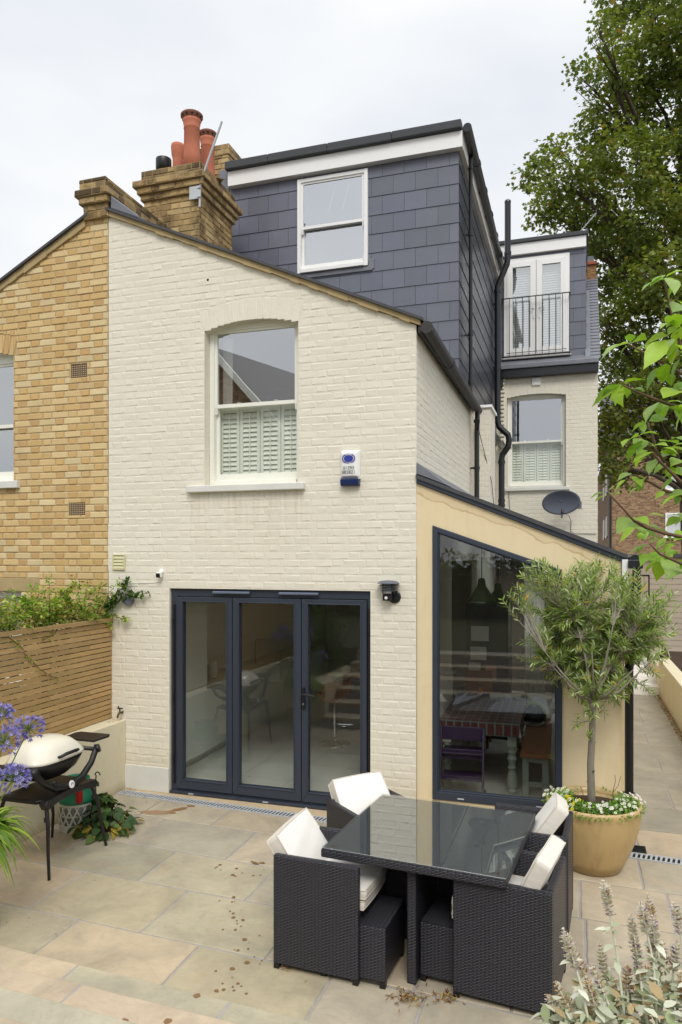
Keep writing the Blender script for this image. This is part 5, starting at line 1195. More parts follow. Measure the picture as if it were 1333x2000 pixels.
# ------------------------------------------------------------------ rooms behind the glass
MAT['floor_tile'] = plain('grey_floor_tile', srgb(190, 190, 184), .35, var=.1, scale=2.5, bump=.05)
MAT['plaster'] = plain('white_plaster', srgb(222, 218, 208), .85, var=.03, bump=0)
MAT['cab'] = plain('gloss_white_cabinet', srgb(224, 224, 216), .3, var=.02, bump=0)
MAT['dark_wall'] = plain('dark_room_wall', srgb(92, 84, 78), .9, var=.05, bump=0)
m = MB()
for i in range(9):
    for j in range(14):
        x0, y0 = -3.38 + i * .6, .12 + j * .6; m.box(x0 + .002, min(x0 + .598, 1.8), y0 + .002, y0 + .598, -.004, .018)
m.build('kitchen_floor', 'floor_tile', house); m = MB(); m.box(-3.38, 1.81, .115, 8.4, -.02, .012); m.build('floor_grout', 'grout', house)
m = MB(); m.box(-3.40, -3.36, .27, 7.3, 0, 2.62); m.box(-3.4, -.02, 7.2, 7.28, 0, 2.62); m.build('kitchen_wall', 'plaster', house)
m = MB(); m.box(-3.4, -.02, .12, 7.3, 2.45, 2.5); m.build('kitchen_ceiling', 'plaster', house)
m = MB(); m.box(-.10, -.02, .27, 2.2, 0.0, 2.449); m.box(-.10, -.02, 4.6, 7.2, .0, 2.449); m.build('room_divider', 'plaster', house)
m = MB(); m.box(-3.4, 0, .27, .30, 2.18, 2.449); m.box(-3.36, -2.67, .25, .28, 0, 2.45); m.box(-.44, -.11, .25, .28, 0, 2.45); m.build('kitchen_wall', 'plaster', house)
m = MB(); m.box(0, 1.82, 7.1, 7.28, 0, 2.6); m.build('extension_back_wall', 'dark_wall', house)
m = MB(); zc_ = lambda x: 3.15 - .407 * x
for a, b, c, d in ((0, 1.82, .27, 2.6), (0, 1.82, 3.6, 4.8), (0, 1.82, 6.4, 7.2), (0, .35, 2.6, 3.6), (1.5, 1.82, 2.6, 3.6), (0, .35, 4.8, 6.4), (1.5, 1.82, 4.8, 6.4)): m.prism([(a, zc_(a)), (b, zc_(b)), (b, zc_(b) + .02), (a, zc_(a) + .02)], 'y', c, d)
m.build('extension_ceiling', 'plaster', house)
def pt(name, label, cat, loc=(0, 0, 0), rz=0, group=None): return thing(name, label, cat, loc, rz, group)
# tall unit and base units along the far wall of the kitchen
k = pt('tall_cabinet', 'tall white gloss kitchen cabinet just inside the bifold doors', 'cabinet')
m = MB(); m.box(-3.359, -2.90, .32, 1.25, .1, 2.3); m.build('carcass', 'cab', k)
m = MB(); m.box(-2.899, -2.88, .325, 1.245, .11, .92); m.box(-2.899, -2.88, .325, 1.245, .93, 2.29); m.build('cabinet_door', 'cab', k, bevel=.003)
k = pt('base_cabinets', 'run of pale base cabinets with pale worktop behind the glass', 'cabinet')
m = MB(); m.box(-3.359, -2.92, 1.26, 5.6, .1, .87); m.build('carcass', 'cab', k)
for i in range(7):
    m = MB(); m.box(-2.919, -2.90, 1.263 + i * .62, 1.263 + i * .62 + .612, .11, .865); m.build('cabinet_door', 'cab', k, bevel=.003)
m = MB(); m.box(-3.359, -2.87, 1.26, 5.6, .872, .91); m.build('worktop', plain('worktop', srgb(196, 186, 168), .4, bump=0), k, bevel=.004)
m = MB(); m.box(-3.359, -2.96, .32, 5.6, .0, .099); m.build('plinth', 'plaster', k)
random.seed(4)
for i, (x, y, c, h, lab) in enumerate([(-3.08, 1.55, srgb(86, 120, 90), .20, 'green ceramic jar on the pale worktop'), (-3.18, 1.38, srgb(170, 130, 90), .16, 'tan pot of herbs on the pale worktop'), (-3.1, 1.82, srgb(196, 190, 176), .22, 'white jar on the pale worktop')]):
    t = pt('jar', lab, 'jar', (x, y, .91)); m = MB(); m.lathe([(.05, 0), (.062, .03), (.062, h * .8), (.045, h * .9), (.05, h)], (0, 0, 0), 20, col=c[:3]); m.build('body', 'tinted', t, smooth=True)
    if i == 1:
        m = MB()
        for q in range(90):
            a, b = random.uniform(0, 6.28), random.uniform(.0, .11); z = h + random.uniform(0, .14); x_, y_ = b * math.cos(a), b * math.sin(a); m.add([(x_, y_, z), (x_ + .03 * math.cos(a), y_ + .03 * math.sin(a), z + .02), (x_ + .015 * math.cos(a + .8), y_ + .02, z + .035)], [(0, 1, 2)], srgb(70, 110, 40)[:3])
        m.build('herb', 'leaf', t)
t = pt('kitchen_tap', 'slim chrome mixer tap over the worktop', 'tap', (-3.12, 3.2, .91)); m = MB(); m.tube([(0, 0, 0), (0, 0, .34), (.02, 0, .36), (.22, 0, .36), (.22, 0, .33)], .013, 10); m.build('spout', 'chrome', t)
# breakfast bar and stools
k = pt('breakfast_bar', 'pale topped breakfast bar behind the right hand door', 'table', (-.95, 2.95, 0))
m = MB(); m.box(-.80, .80, -.40, .40, .885, .925); m.build('tabletop', plain('pale_oak', srgb(190, 170, 138), .45, bump=0), k, bevel=.006)
m = MB(); m.box(-.1, .78, -.3, .3, .02, .884); m.build('base', 'cab', k)
for x, y, lab in ((-1.60, 2.38, 'chrome bar stool with curved wooden seat before the bar'), (-.85, 2.32, 'chrome bar stool with curved wooden seat near the door frame')):
    t = pt('bar_stool', lab, 'stool', (x, y, .018)); m = MB(); m.lathe([(.21, 0), (.212, .008), (.10, .03), (.035, .06), (.028, .1)], (0, 0, 0), 36); m.build('base', 'chrome', t, smooth=True)
    m = MB(); m.tube([(0, 0, .08), (0, 0, .40)], .027, 16); m.tube([(0, 0, .38), (0, 0, .60)], .018, 12); m.build('stem', 'chrome', t)
    m = MB(); m.tube([(.02, 0, .27), (.08, 0, .27)] + [(.14 - .10 * math.cos(R(a)), -.10 * math.sin(R(a)), .27) for a in range(-170, 175, 20)], .010, 8); m.build('footrest', 'chrome', t)
    m = MB(); v = []; f = []; n = 12
    for i in range(n + 1):
        for j in range(n + 1):
            a, b = 2 * i / n - 1, 2 * j / n - 1; v.append((.19 * a, .19 * b * (1 - .12 * a * a), .60 + .10 * a * a + max(0, b) ** 2 * .2))
    for i in range(n):
        for j in range(n): q = i * (n + 1) + j; f.append((q, q + n + 1, q + n + 2, q + 1))
    m.add(v, f, (1, .8, .6)); o = m.build('seat', 'bench_wood', t, smooth=True); s_ = o.modifiers.new('thickness', 'SOLIDIFY'); s_.thickness = .02
# dining table, cloth, chair, bench
dt = pt('dining_table', 'farmhouse dining table with turned sage legs behind the tall window', 'table', (.45, 1.83, .018), R(1))
MAT['sage'] = plain('sage_paint', srgb(150, 156, 142), .5, var=.06, bump=0)
m = MB(); m.box(-.40, .40, -.86, .86, .70, .74); m.build('tabletop', 'bench_wood', dt)
m = MB(); ring(m, [(-.37, -.82), (.37, -.82), (.37, .82), (-.37, .82)], [(-.34, -.79), (.34, -.79), (.34, .79), (-.34, .79)], 'z', .60, .70); m.build('apron', 'sage', dt)
PRF = [(.032, 0), (.045, .01), (.05, .03), (.036, .05), (.042, .065), (.052, .10), (.055, .16), (.042, .22), (.03, .25), (.045, .265), (.045, .28), (.032, .295), (.038, .33), (.052, .37), (.038, .41), (.05, .43), (.05, .45), (.036, .46), (.04, .50)]
for a in (-.34, .34):
    for b in (-.80, .80): m = MB(); m.lathe(PRF, (a, b, 0), 20); m.box(a - .045, a + .045, b - .045, b + .045, .50, .70); m.build('leg', 'sage', dt, smooth=False)
def clothmat():
    t = NT('jam_jar_print_oilcloth'); co = t.new('ShaderNodeTexCoord'); sp = t.new('ShaderNodeSeparateXYZ'); t.link(co.outputs['Object'], sp.inputs[0]); nn = t.new('ShaderNodeSeparateXYZ'); t.link(co.outputs['Normal'], nn.inputs[0])
    az = t.math('GREATER_THAN', t.math('ABSOLUTE', nn.outputs[2]), .6); ax = t.math('GREATER_THAN', t.math('ABSOLUTE', nn.outputs[0]), .7)
    u = t.math('ADD', t.math('MULTIPLY', sp.outputs[0], t.math('SUBTRACT', 1, ax)), t.math('MULTIPLY', sp.outputs[1], ax)); v = t.math('ADD', t.math('MULTIPLY', sp.outputs[1], az), t.math('MULTIPLY', sp.outputs[2], t.math('SUBTRACT', 1, az)))
    fu = t.math('ABSOLUTE', t.math('SUBTRACT', t.math('FRACT', t.math('DIVIDE', u, .085)), .5)); fv = t.math('ABSOLUTE', t.math('SUBTRACT', t.math('FRACT', t.math('DIVIDE', v, .15)), .5))
    jar = t.math('MULTIPLY', t.math('LESS_THAN', fu, .36), t.math('LESS_THAN', fv, .36)); rim = t.math('MULTIPLY', t.math('LESS_THAN', fu, .42), t.math('LESS_THAN', fv, .42))
    n = t.noise(60, 3, .7); red = t.mix(t.ramp(n, [(.45, gray(0)), (.55, gray(1))]), srgb(72, 26, 28), srgb(104, 54, 50)); fv = t.math('ABSOLUTE', t.math('SUBTRACT', t.math('FRACT', t.math('ADD', t.math('DIVIDE', v, .13), t.math('MULTIPLY', t.math('FLOORED_MODULO', t.math('FLOOR', t.math('DIVIDE', u, .085)), 2.0), .5))), .5)) if False else fv; pale = t.mix(t.noise(25, 2), srgb(78, 94, 94), srgb(116, 130, 126))
    c = t.mix(rim, pale, srgb(70, 66, 60)); c = t.mix(jar, c, red); t.set(**{'Base Color': c, 'Roughness': .3}); return t.m
cl = pt('tablecloth', 'oilcloth printed with red jam jars on the dining table', 'tablecloth', (.45, 1.83, .018), R(1))
m = MB(); m.box(-.425, .425, -.885, .885, .741, .748)
v = []; f = []; per = []; n = 26
for i in range(n): per.append((-.425 + .85 * i / n, -.885))
for i in range(n * 2): per.append((.425, -.885 + 1.77 * i / (n * 2)))
for i in range(n): per.append((.425 - .85 * i / n, .885))
for i in range(n * 2): per.append((-.425, .885 - 1.77 * i / (n * 2)))
Lp = len(per)
for q in range(4):
    for i, (x, y) in enumerate(per): w_ = 1 + .012 * q * math.sin(i * .55) / 3; v.append((x * w_, y * w_, .744 - .135 * q / 3))
f = [(q * Lp + i, q * Lp + (i + 1) % Lp, (q + 1) * Lp + (i + 1) % Lp, (q + 1) * Lp + i) for q in range(3) for i in range(Lp)]; m.add(v, f); m.build('cloth', clothmat(), cl)
ch = pt('high_chair', 'purple wooden high chair with slatted back at the dining table', 'chair', (.33, .72, .018), R(4)); MAT['purple'] = plain('purple_paint', srgb(52, 32, 62), .45, bump=0)
for s in (-1, 1):
    m = MB(); m.prism([(-.30, 0), (.18, 0), (.18, .03), (-.25, .03), (-.02, .74), (-.07, .74)], 'x', s * .215 - .014, s * .215 + .014) if False else m.prism([(-.23, .0), (-.18, .0), (.02, .74), (-.03, .74)], 'x', s * .215 - .013, s * .215 + .013); m.box(s * .215 - .013, s * .215 + .013, -.23, .24, 0, .03); m.build('side_frame', 'purple', ch, bevel=.004)
for z0, z1, y in ((.60, .74, -.01), (.42, .52, -.055), (.22, .26, -.10)):
    m = MB(); m.box(-.202, .202, y - .012, y + .010, z0, z1); m.build('backrest', 'purple', ch, bevel=.006)
m = MB(); m.box(-.202, .202, -.10, .20, .47, .49); m.box(-.202, .202, -.14, .16, .22, .24); m.build('seat', 'purple', ch, bevel=.006)
be = pt('bench', 'pine topped bench with sage legs beside the dining table', 'bench', (1.03, 1.80, .018), R(1))
m = MB(); m.box(-.15, .15, -.90, .90, .42, .46); m.build('seat', 'bench_wood', be, bevel=.006)
for b in (-.78, .78):
    for a in (-.10, .10): m = MB(); m.box(a - .032, a + .032, b - .032, b + .032, 0, .419); m.build('leg', 'sage', be, bevel=.003)
    m = MB(); m.box(-.067, .067, b - .02, b + .02, .10, .15); m.box(-.067, .067, b - .02, b + .02, .35, .415); m.build('rail', 'sage', be)
hb = pt('helmet', 'black and lime green helmet on the bench end', 'helmet', (.96, 2.35, .478)); m = MB(); m.lathe([(.13, .0), (.145, .05), (.14, .12), (.11, .19), (.06, .23), (.01, .245)], (0, 0, 0), 24); m.build('shell', 'black', hb, smooth=True)
m = MB(); pts = [(.15 * math.cos(R(a)) * .9, -.06 - .02, .12 + .14 * math.sin(R(a))) for a in range(10, 175, 12)]; m.tube(pts, .017, 8); m.build('band', plain('lime_plastic', srgb(176, 214, 80), .5, bump=0), hb)
m = MB(); m.tube([(.12 * math.cos(R(a)), -.13, .06 + .05 * math.sin(R(a))) for a in range(180, 361, 15)], .014, 8); m.build('chin_guard', plain('grey_green_plastic', srgb(176, 186, 160), .5, bump=0), hb)
for x, y, z, lab in ((.42, 1.6, 2.0, 'sage green enamel pendant lamp nearer the window'), (.55, 2.15, 1.93, 'sage green enamel pendant lamp farther from the window')):
    t = pt('pendant_lamp', lab, 'pendant lamp', (x, y, z), 0, 'pendant lamps over the dining table'); m = MB(); m.lathe([(.025, .26), (.04, .24), (.05, .17), (.085, .12), (.15, .02), (.155, .0)], (0, 0, 0), 32); o = m.build('shade', plain('enamel_green', srgb(120, 134, 112), .35, bump=0) if 'enamel_green' not in bpy.data.materials else bpy.data.materials['enamel_green'], t, smooth=True)
    m = MB(); m.tube([(0, 0, .26), (0, 0, 3.12 - .407 * x - z)], .005, 6); m.build('flex', 'black', t)
    m = MB(); m.lathe([(.01, -.02), (.045, .02), (.03, .08)], (0, 0, 0), 16); m.build('bulb', 'alarm_white', t, smooth=True)
t = pt('book', 'large pale board book lying on the dining table', 'book', (.62, 2.35, .766), R(8)); m = MB(); m.box(-.19, .19, -.12, .12, 0, .03); m.build('cover', plain('book_cover', srgb(186, 186, 176), .6, var=.2, scale=20, bump=0), t, bevel=.003)
t = pt('bottle', 'small orange topped bottle on the dining table', 'bottle', (.30, 2.45, .766)); m = MB(); m.lathe([(.025, 0), (.027, .05), (.02, .08), (.012, .10)], (0, 0, 0), 16, col=srgb(200, 120, 40)[:3]); m.build('body', 'tinted', t, smooth=True)
t = pt('fridge', 'tall silver fridge with childrens drawings behind the tall window', 'fridge', (.29, 3.6, .018)); m = MB(); m.box(-.28, .28, -.3, .3, .02, 1.85); m.build('body', plain('fridge_grey', srgb(70, 68, 70), .35, bump=0), t, bevel=.01)
for x, z, w_, h_, c, lab in ((-.10, 1.45, .24, .20, srgb(206, 206, 204), 'pencil drawing pinned at the top of the fridge'), (-.12, 1.18, .22, .18, srgb(214, 214, 210), 'flower drawing pinned on the fridge'), (-.17, .98, .16, .15, srgb(200, 196, 190), 'small sketch pinned low on the fridge'), (.05, .92, .15, .19, srgb(206, 150, 140), 'pink hourglass shaped drawing on the fridge')):
    p = MB(); p.box(x + .29 - w_ / 2, x + .29 + w_ / 2, 3.292, 3.297, z - h_ / 2, z + h_ / 2, c[:3]); tag(p.build('drawing', 'tinted'), lab, 'drawing')
t = pt('curtain', 'tall pale curtain hanging at the back of the dining room', 'curtain', (.86, 4.3, 0)); m = MB()
for i in range(7): m.tube([(-.12 + i * .04, .0, .5), (-.12 + i * .04, .02 * (i % 2), 2.5)], .028, 8)
m.build('cloth', 'cushion', t, smooth=True)
t = pt('dining_chair', 'dark wooden dining chair at the far table end', 'chair', (-.0 + .12, 2.95, .018)); m = MB(); m.box(-.1, .25, -.2, .2, .43, .46); m.box(-.1, .25, .17, .2, .46, .95)
for a in (-.08, .23):
    for b in (-.18, .18): m.tube([(a, b, 0), (a, b, .43)], .018, 8)
m.build('frame', 'bench_wood', t); 

# ------------------------------------------------------------------ plants
rng = np.random.default_rng(12)
def unit(a): return a / (np.linalg.norm(a, axis=-1, keepdims=True) + 1e-9)
def leaf_cloud(name, pos, dirs, nrm, size, shape, cols, mat, parent=None, bend=0.0, kind=None):
    """many leaves in one mesh. shape: list of (along, across, lift) outline points of ONE ngon; pos (n,3) is the leaf base"""
    n = len(pos); S = np.array(shape, np.float32); k = len(S)
    d = unit(dirs); s = unit(np.cross(d, nrm)); u = np.cross(s, d)
    V = pos[:, None, :] + size[:, None, None] * (d[:, None, :] * S[None, :, 0, None] + s[:, None, :] * S[None, :, 1, None] + u[:, None, :] * (S[None, :, 2, None] - bend * (S[None, :, 0, None] ** 2)))
    me = bpy.data.meshes.new(name); me.vertices.add(n * k); me.vertices.foreach_set('co', V.astype(np.float32).ravel())
    me.loops.add(n * k); me.loops.foreach_set('vertex_index', np.arange(n * k, dtype=np.int32))
    me.polygons.add(n); me.polygons.foreach_set('loop_start', np.arange(0, n * k, k, dtype=np.int32)); me.polygons.foreach_set('loop_total', np.full(n, k, np.int32))
    a = me.color_attributes.new('Col', 'FLOAT_COLOR', 'CORNER'); c = np.ones((n * k, 4), np.float32); c[:, :3] = np.repeat(cols, k, axis=0); a.data.foreach_set('color', c.ravel())
    me.materials.append(MAT[mat] if isinstance(mat, str) else mat); me.update(calc_edges=True)
    o = bpy.data.objects.new(name, me); link(o, parent); return o
def pick(cols, n, var=.15):
    c = np.array([x[:3] for x in cols]); i = rng.integers(0, len(c), n); return c[i] * (1 + rng.uniform(-var, var, (n, 1)))
MAPLE = [(0, 0, 0)] + [(.12, -.14, .0), (.05, -.42, .02), (.30, -.30, .0), (.42, -.62, .05), (.58, -.34, .0), (1.0, -.02, -.08), (.60, .30, .0), (.48, .60, .05), (.32, .28, .0), (.06, .44, .02), (.12, .15, 0)]
OVAL = [(0, 0, 0), (.15, -.16, .02), (.45, -.26, .04), (.75, -.16, .02), (1, 0, -.04), (.75, .16, .02), (.45, .26, .04), (.15, .16, .02)]
LANCE = [(0, 0, 0), (.25, -.075, .01), (.6, -.085, .01), (1, 0, 0), (.6, .085, .01), (.25, .075, .01)]

# ---- big maple behind the house
tree = thing('maple_tree', 'tall green maple tree towering behind the house on the right', 'tree', (4.4, 17.5, 0))
def W2L(p, o=(4.4, 17.5, 0)): return (p[0] - o[0], p[1] - o[1], p[2] - o[2])
LOBES = [(3.454, 16.51, 18.489, 1.133, 1.0), (2.742, 16.411, 19.34, 0.912, 1.0), (2.925, 14.948, 16.232, 1.064, 1.0), (2.211, 13.711, 15.176, 0.473, 1.0), (1.984, 12.459, 15.585, 0.356, 1.0), (2.56, 15.634, 15.204, 0.957, 1.0), (1.574, 14.448, 15.765, 0.424, 1.0), (2.011, 15.896, 14.329, 0.826, 1.0), (0.911, 13.798, 13.552, 0.388, 1.0), (0.436, 15.438, 13.677, 0.632, 1.0), (1.116, 13.41, 12.566, 0.677, 1.0), (0.502, 15.602, 12.915, 0.636, 1.0), (1.226, 15.509, 12.319, 0.716, 1.0), (1.772, 14.258, 12.532, 0.768, 1.0), (3.966, 15.523, 16.817, 1.148, 1.0), (3.831, 16.129, 15.475, 1.256, 1.0), (2.833, 13.6, 12.853, 1.065, 1.0), (4.18, 15.66, 13.553, 1.151, 1.0), (2.377, 16.218, 12.771, 1.136, 1.0), (3.307, 14.079, 11.4, 1.15, 1.0), (2.665, 16.302, 11.404, 0.984, 1.0), (4.326, 16.304, 11.64, 1.183, 1.0), (2.311, 16.374, 10.56, 0.687, 0.9), (3.074, 14.321, 9.753, 0.893, 0.9), (3.854, 13.477, 8.848, 0.845, 0.9), (2.52, 16.242, 9.28, 0.681, 0.9), (3.53, 16.586, 8.68, 0.909, 0.9), (2.31, 14.571, 7.395, 0.591, 0.9), (3.917, 13.5, 7.157, 0.716, 0.9), (2.581, 13.538, 6.336, 0.733, 0.9), (3.599, 15.841, 6.715, 0.732, 0.9), (2.475, 13.929, 5.329, 0.612, 0.9), (3.294, 17.173, 6.054, 0.624, 0.9), (4.269, 15.847, 6.095, 0.652, 0.9), (4.93, 14.308, 16.205, 1.2, 1.0), (5.288, 16.475, 15.111, 1.323, 1.0), (5.187, 15.111, 12.002, 1.243, 1.0), (5.506, 17.798, 10.701, 1.243, 0.9), (5.488, 17.687, 8.19, 1.082, 0.9), (1.779, 14.715, 11.179, 0.571, 1.0), (2.137, 15.416, 8.484, 0.411, 0.9), (3.91, 16.225, 12.997, 0.89, 1.0), (2.016, 16.104, 15.65, 0.454, 1.0), (3.005, 17.193, 12.023, 0.94, 1.0), (3.452, 13.055, 9.521, 0.769, 0.9), (2.162, 14.145, 8.965, 0.414, 0.9), (3.031, 15.509, 7.995, 0.727, 0.9), (3.712, 14.385, 6.975, 0.682, 0.9), (2.198, 15.186, 6.821, 0.507, 0.9), (2.986, 13.183, 6.763, 0.65, 0.9), (2.391, 16.561, 6.313, 0.692, 0.9), (2.801, 15.09, 4.904, 0.544, 0.9), (2.124, 13.029, 4.959, 0.458, 0.9), (3.892, 16.061, 5.562, 0.589, 0.9), (2.805, 14.13, 8.896, 0.683, 0.9), (4.039, 14.001, 8.2, 0.666, 0.9), (6.773, 16.176, 17.079, 1.56, 1.0), (6.508, 14.53, 13.382, 1.446, 1.0), (6.464, 14.84, 11.023, 1.336, 1.0), (6.913, 17.945, 9.368, 1.38, 0.9), (8.71, 17.766, 15.666, 1.631, 1.0), (7.456, 14.267, 11.538, 1.276, 1.0), (8.254, 17.98, 10.455, 1.356, 0.9), (5.272, 13.588, 17.425, 1.278, 1.0), (4.25, 14.686, 18.947, 1.236, 1.0)]
C_ = Vector((4.8, 17.6, 9.5))
m = MB(); random.seed(17); limbs = []
m.tube([W2L(p) for p in ((4.9, 17.8, -.1), (4.85, 17.7, 2.5), (4.7, 17.6, 5.0), (4.85, 17.5, 8.0), (4.7, 17.5, 11.5), (4.9, 17.5, 15), (5.0, 17.5, 19))], [.40, .32, .27, .2, .13, .08, .03], 12)
for (x, y, z, r, dn) in LOBES:
    t = Vector((x, y, z)); base = Vector((4.75, 17.55, max(4.2, z - 2.2 - abs(x - 4.8) * .35))); mid = base.lerp(t, .5) + Vector((random.uniform(-.3, .3), random.uniform(-.3, .3), random.uniform(.1, .5)))
    R0 = .035 + .02 * (t - base).length / 3
    m.tube([W2L(base), W2L(base.lerp(mid, .5) + Vector((0, 0, .1))), W2L(mid), W2L(mid.lerp(t, .6)), W2L(t)], [R0 * 1.2, R0, R0 * .8, R0 * .5, .015], 7)
    for q in range(9):
        e_ = t + Vector((random.gauss(0, 1), random.gauss(0, 1), random.gauss(0, .8))).normalized() * r * random.uniform(.6, 1.0); s_ = mid.lerp(t, random.uniform(.2, 1))
        m.tube([W2L(s_), W2L(s_.lerp(e_, .5) + Vector((random.uniform(-.1, .1), 0, random.uniform(-.1, .15)))), W2L(e_)], [.022, .014, .006], 5, caps=False)
m.build('trunk', 'bark', tree, smooth=True)
P, D, N, SZ, CC = [], [], [], [], []
for (x, y, z, r, dn) in LOBES:
    n = int(1150 * r * r * dn); nc = max(6, int(n / 26)); dirs = unit(rng.normal(size=(nc, 3))); cen = np.array([x, y, z]) + dirs * r * rng.uniform(.25, 1.05, (nc, 1)) ** .6 * np.array([1, 1, .85])
    ci = rng.integers(0, nc, n); off = rng.normal(size=(n, 3)) * np.array([.17, .17, .10]); p = cen[ci] + off
    outd = unit(p - np.array([x, y, z])) * .6 + unit(off) + np.array([0, 0, -.25])
    P.append(p); D.append(outd); N.append(rng.normal(size=(n, 3)) * .55 + np.array([0, 0, 1.0])); SZ.append(rng.uniform(.08, .145, n))
    base = pick([srgb(104, 118, 50), srgb(122, 134, 58), srgb(86, 100, 44), srgb(142, 148, 70), srgb(100, 120, 60)], n, .2)
    clump = pick([srgb(100, 118, 48), srgb(138, 146, 64), srgb(78, 94, 42)], nc, .2)[ci]; c = base * .55 + clump * .45
    sd_ = rng.random(n) < .035; c[sd_] = np.array(srgb(140, 118, 58)[:3]) * rng.uniform(.8, 1.1); CC.append(c)
P = np.concatenate(P) - np.array([4.4, 17.5, 0]); leaf_cloud('crown', P, np.concatenate(D), np.concatenate(N), np.concatenate(SZ), MAPLE, np.concatenate(CC), 'leaf', tree, bend=.12)

# ---- olive tree in the pot
ol = thing('olive_tree', 'small olive tree with silvery narrow leaves in the ochre pot', 'tree', (1.56, -.60, .48))
m = MB(); O_ = np.array([1.565, -.765, .48]); fork = Vector((.01, .02, .86))
m.tube([(0, 0, -.05), (.0, 0, .12), (-.006, .003, .35), (.008, .012, .62), (.012, .02, .80), tuple(fork)], [.034, .031, .028, .026, .027, .028], 14)
for s in ((-.02, .0, .2), (.015, -.02, .3), (.02, .01, .52)): m.tube([s, (s[0] * 1.8, s[1] * 1.6 - .01, s[2] + .012)], [.010, .004], 6)
OL = [(0.037, 0.421, 1.369, 0.357, 0.33, 0.339, 80), (-0.267, 0.251, 1.588, 0.252, 0.26, 0.239, 34), (0.352, 0.371, 1.51, 0.294, 0.28, 0.279, 40), (0.513, 0.44, 1.34, 0.168, 0.2, 0.159, 18), (-0.226, 0.206, 1.172, 0.21, 0.22, 0.199, 20), (0.329, 0.318, 1.139, 0.231, 0.22, 0.219, 22), (-0.106, 0.399, 1.818, 0.134, 0.16, 0.128, 12), (-0.414, 0.062, 1.867, 0.092, 0.1, 0.088, 7), (-0.586, 0.099, 1.654, 0.092, 0.1, 0.088, 6), (0.097, 0.4, 1.799, 0.126, 0.16, 0.12, 12), (0.054, 0.298, 1.004, 0.252, 0.25, 0.239, 22), (-0.453, 0.283, 1.109, 0.092, 0.1, 0.088, 6), (0.232, 0.317, 1.761, 0.117, 0.14, 0.112, 8), (0.631, 0.63, 1.56, 0.084, 0.1, 0.08, 6), (-0.024, 0.398, 1.091, 0.26, 0.22, 0.247, 34), (0.197, 0.413, 1.035, 0.189, 0.2, 0.179, 20), (-0.208, 0.338, 1.027, 0.168, 0.15, 0.159, 14), (0.034, 0.304, 0.896, 0.143, 0.15, 0.136, 16), (-0.309, 0.291, 1.349, 0.21, 0.2, 0.199, 22), (0.382, 0.504, 1.286, 0.21, 0.22, 0.199, 20), (0.175, 0.367, 1.336, 0.252, 0.3, 0.239, 26), (-0.106, 0.265, 1.464, 0.252, 0.3, 0.239, 20)]
P, D, N, SZ, CC = [], [], [], [], []
rnd = random.Random(33); tw = MB()
mains = []
for tx, ty, tz in ((-.36, -.05, 1.25), (.40, .02, 1.15), (-.12, .12, 1.5), (.16, -.10, 1.48), (.0, -.22, 1.28), (.30, .2, 1.35), (-.3, .15, 1.1), (-.24, -.18, 1.12), (.30, -.18, 1.15)):
    a = fork; b = Vector((tx, ty, tz)); mid = a.lerp(b, .45) + Vector((rnd.uniform(-.03, .03), rnd.uniform(-.03, .03), -.05 if tz < 1.3 else .03)); pts = [a, a.lerp(mid, .5) + Vector((0, 0, -.01)), mid, mid.lerp(b, .55), b]; m.tube(pts, [.016, .013, .010, .006, .004], 8); mains.append(pts)
def twig(s, e, nl):
    s, e = Vector(s), Vector(e); L = (e - s).length; sag = Vector((rnd.uniform(-.03, .03), rnd.uniform(-.03, .03), rnd.uniform(-.01, .05))) * (L / .3); pts = [s.lerp(e, t) + sag * (4 * t * (1 - t)) for t in (0, .25, .5, .75, 1)]
    tw.tube(pts, [.0045, .0038, .003, .0024, .0015], 5, caps=False)
    for i in range(nl):
        t = .22 + .78 * (i + .5) / nl; k = min(3, int(t * 4)); p = pts[k].lerp(pts[k + 1], t * 4 - k); ax = (pts[k + 1] - pts[k]).normalized(); a = i * 1.57 + rnd.uniform(-.4, .4)
        u = ax.orthogonal().normalized(); w = ax.cross(u); side = u * math.cos(a) + w * math.sin(a); d = (ax * rnd.uniform(.5, 1.1) + side * rnd.uniform(.6, 1.0)).normalized()
        P.append(tuple(p)); D.append(tuple(d)); N.append(tuple((ax.cross(side) * .3 + Vector((rnd.gauss(0, .4), rnd.gauss(0, .4), 1))).normalized())); SZ.append(rnd.uniform(.048, .078))
        r = rnd.random(); c = srgb(214, 170, 40) if r < .018 else rnd.choice([srgb(150, 172, 92), srgb(128, 154, 72), srgb(174, 186, 136), srgb(100, 124, 60), srgb(194, 202, 164), srgb(144, 168, 74), srgb(162, 182, 96)]); kk = rnd.uniform(.8, 1.1); CC.append((c[0] * kk, c[1] * kk, c[2] * kk))
for (x, y, z, rx, ry, rz, cnt) in OL:
    for i in range(int(cnt * 1.4)):
        d = Vector((rnd.gauss(0, 1), rnd.gauss(0, 1), rnd.gauss(0, 1))).normalized(); e = Vector((x + d.x * rx, y + d.y * ry, z + d.z * rz)) * 1.0
        rr = rnd.uniform(.3, 1.22) if rnd.random() < .8 else rnd.uniform(.9, 1.4); e = Vector((x, y, z)).lerp(e, rr)
        best = min((q for pts in mains for q in pts[2:]), key=lambda q: (q - e).length * (1 + .3 * rnd.random()))
        s = e.lerp(best, min(1, .26 / max(.05, (e - best).length))); 
        if (s - best).length > .03: tw.tube([best, best.lerp(s, .5) + Vector((0, 0, .01)), s], [.006, .005, .0045], 5, caps=False)
        ee = e + (e - Vector((x, y, z - .1))).normalized() * .05 + Vector((0, 0, .03)); twig(s, ee, rnd.randint(22, 32))
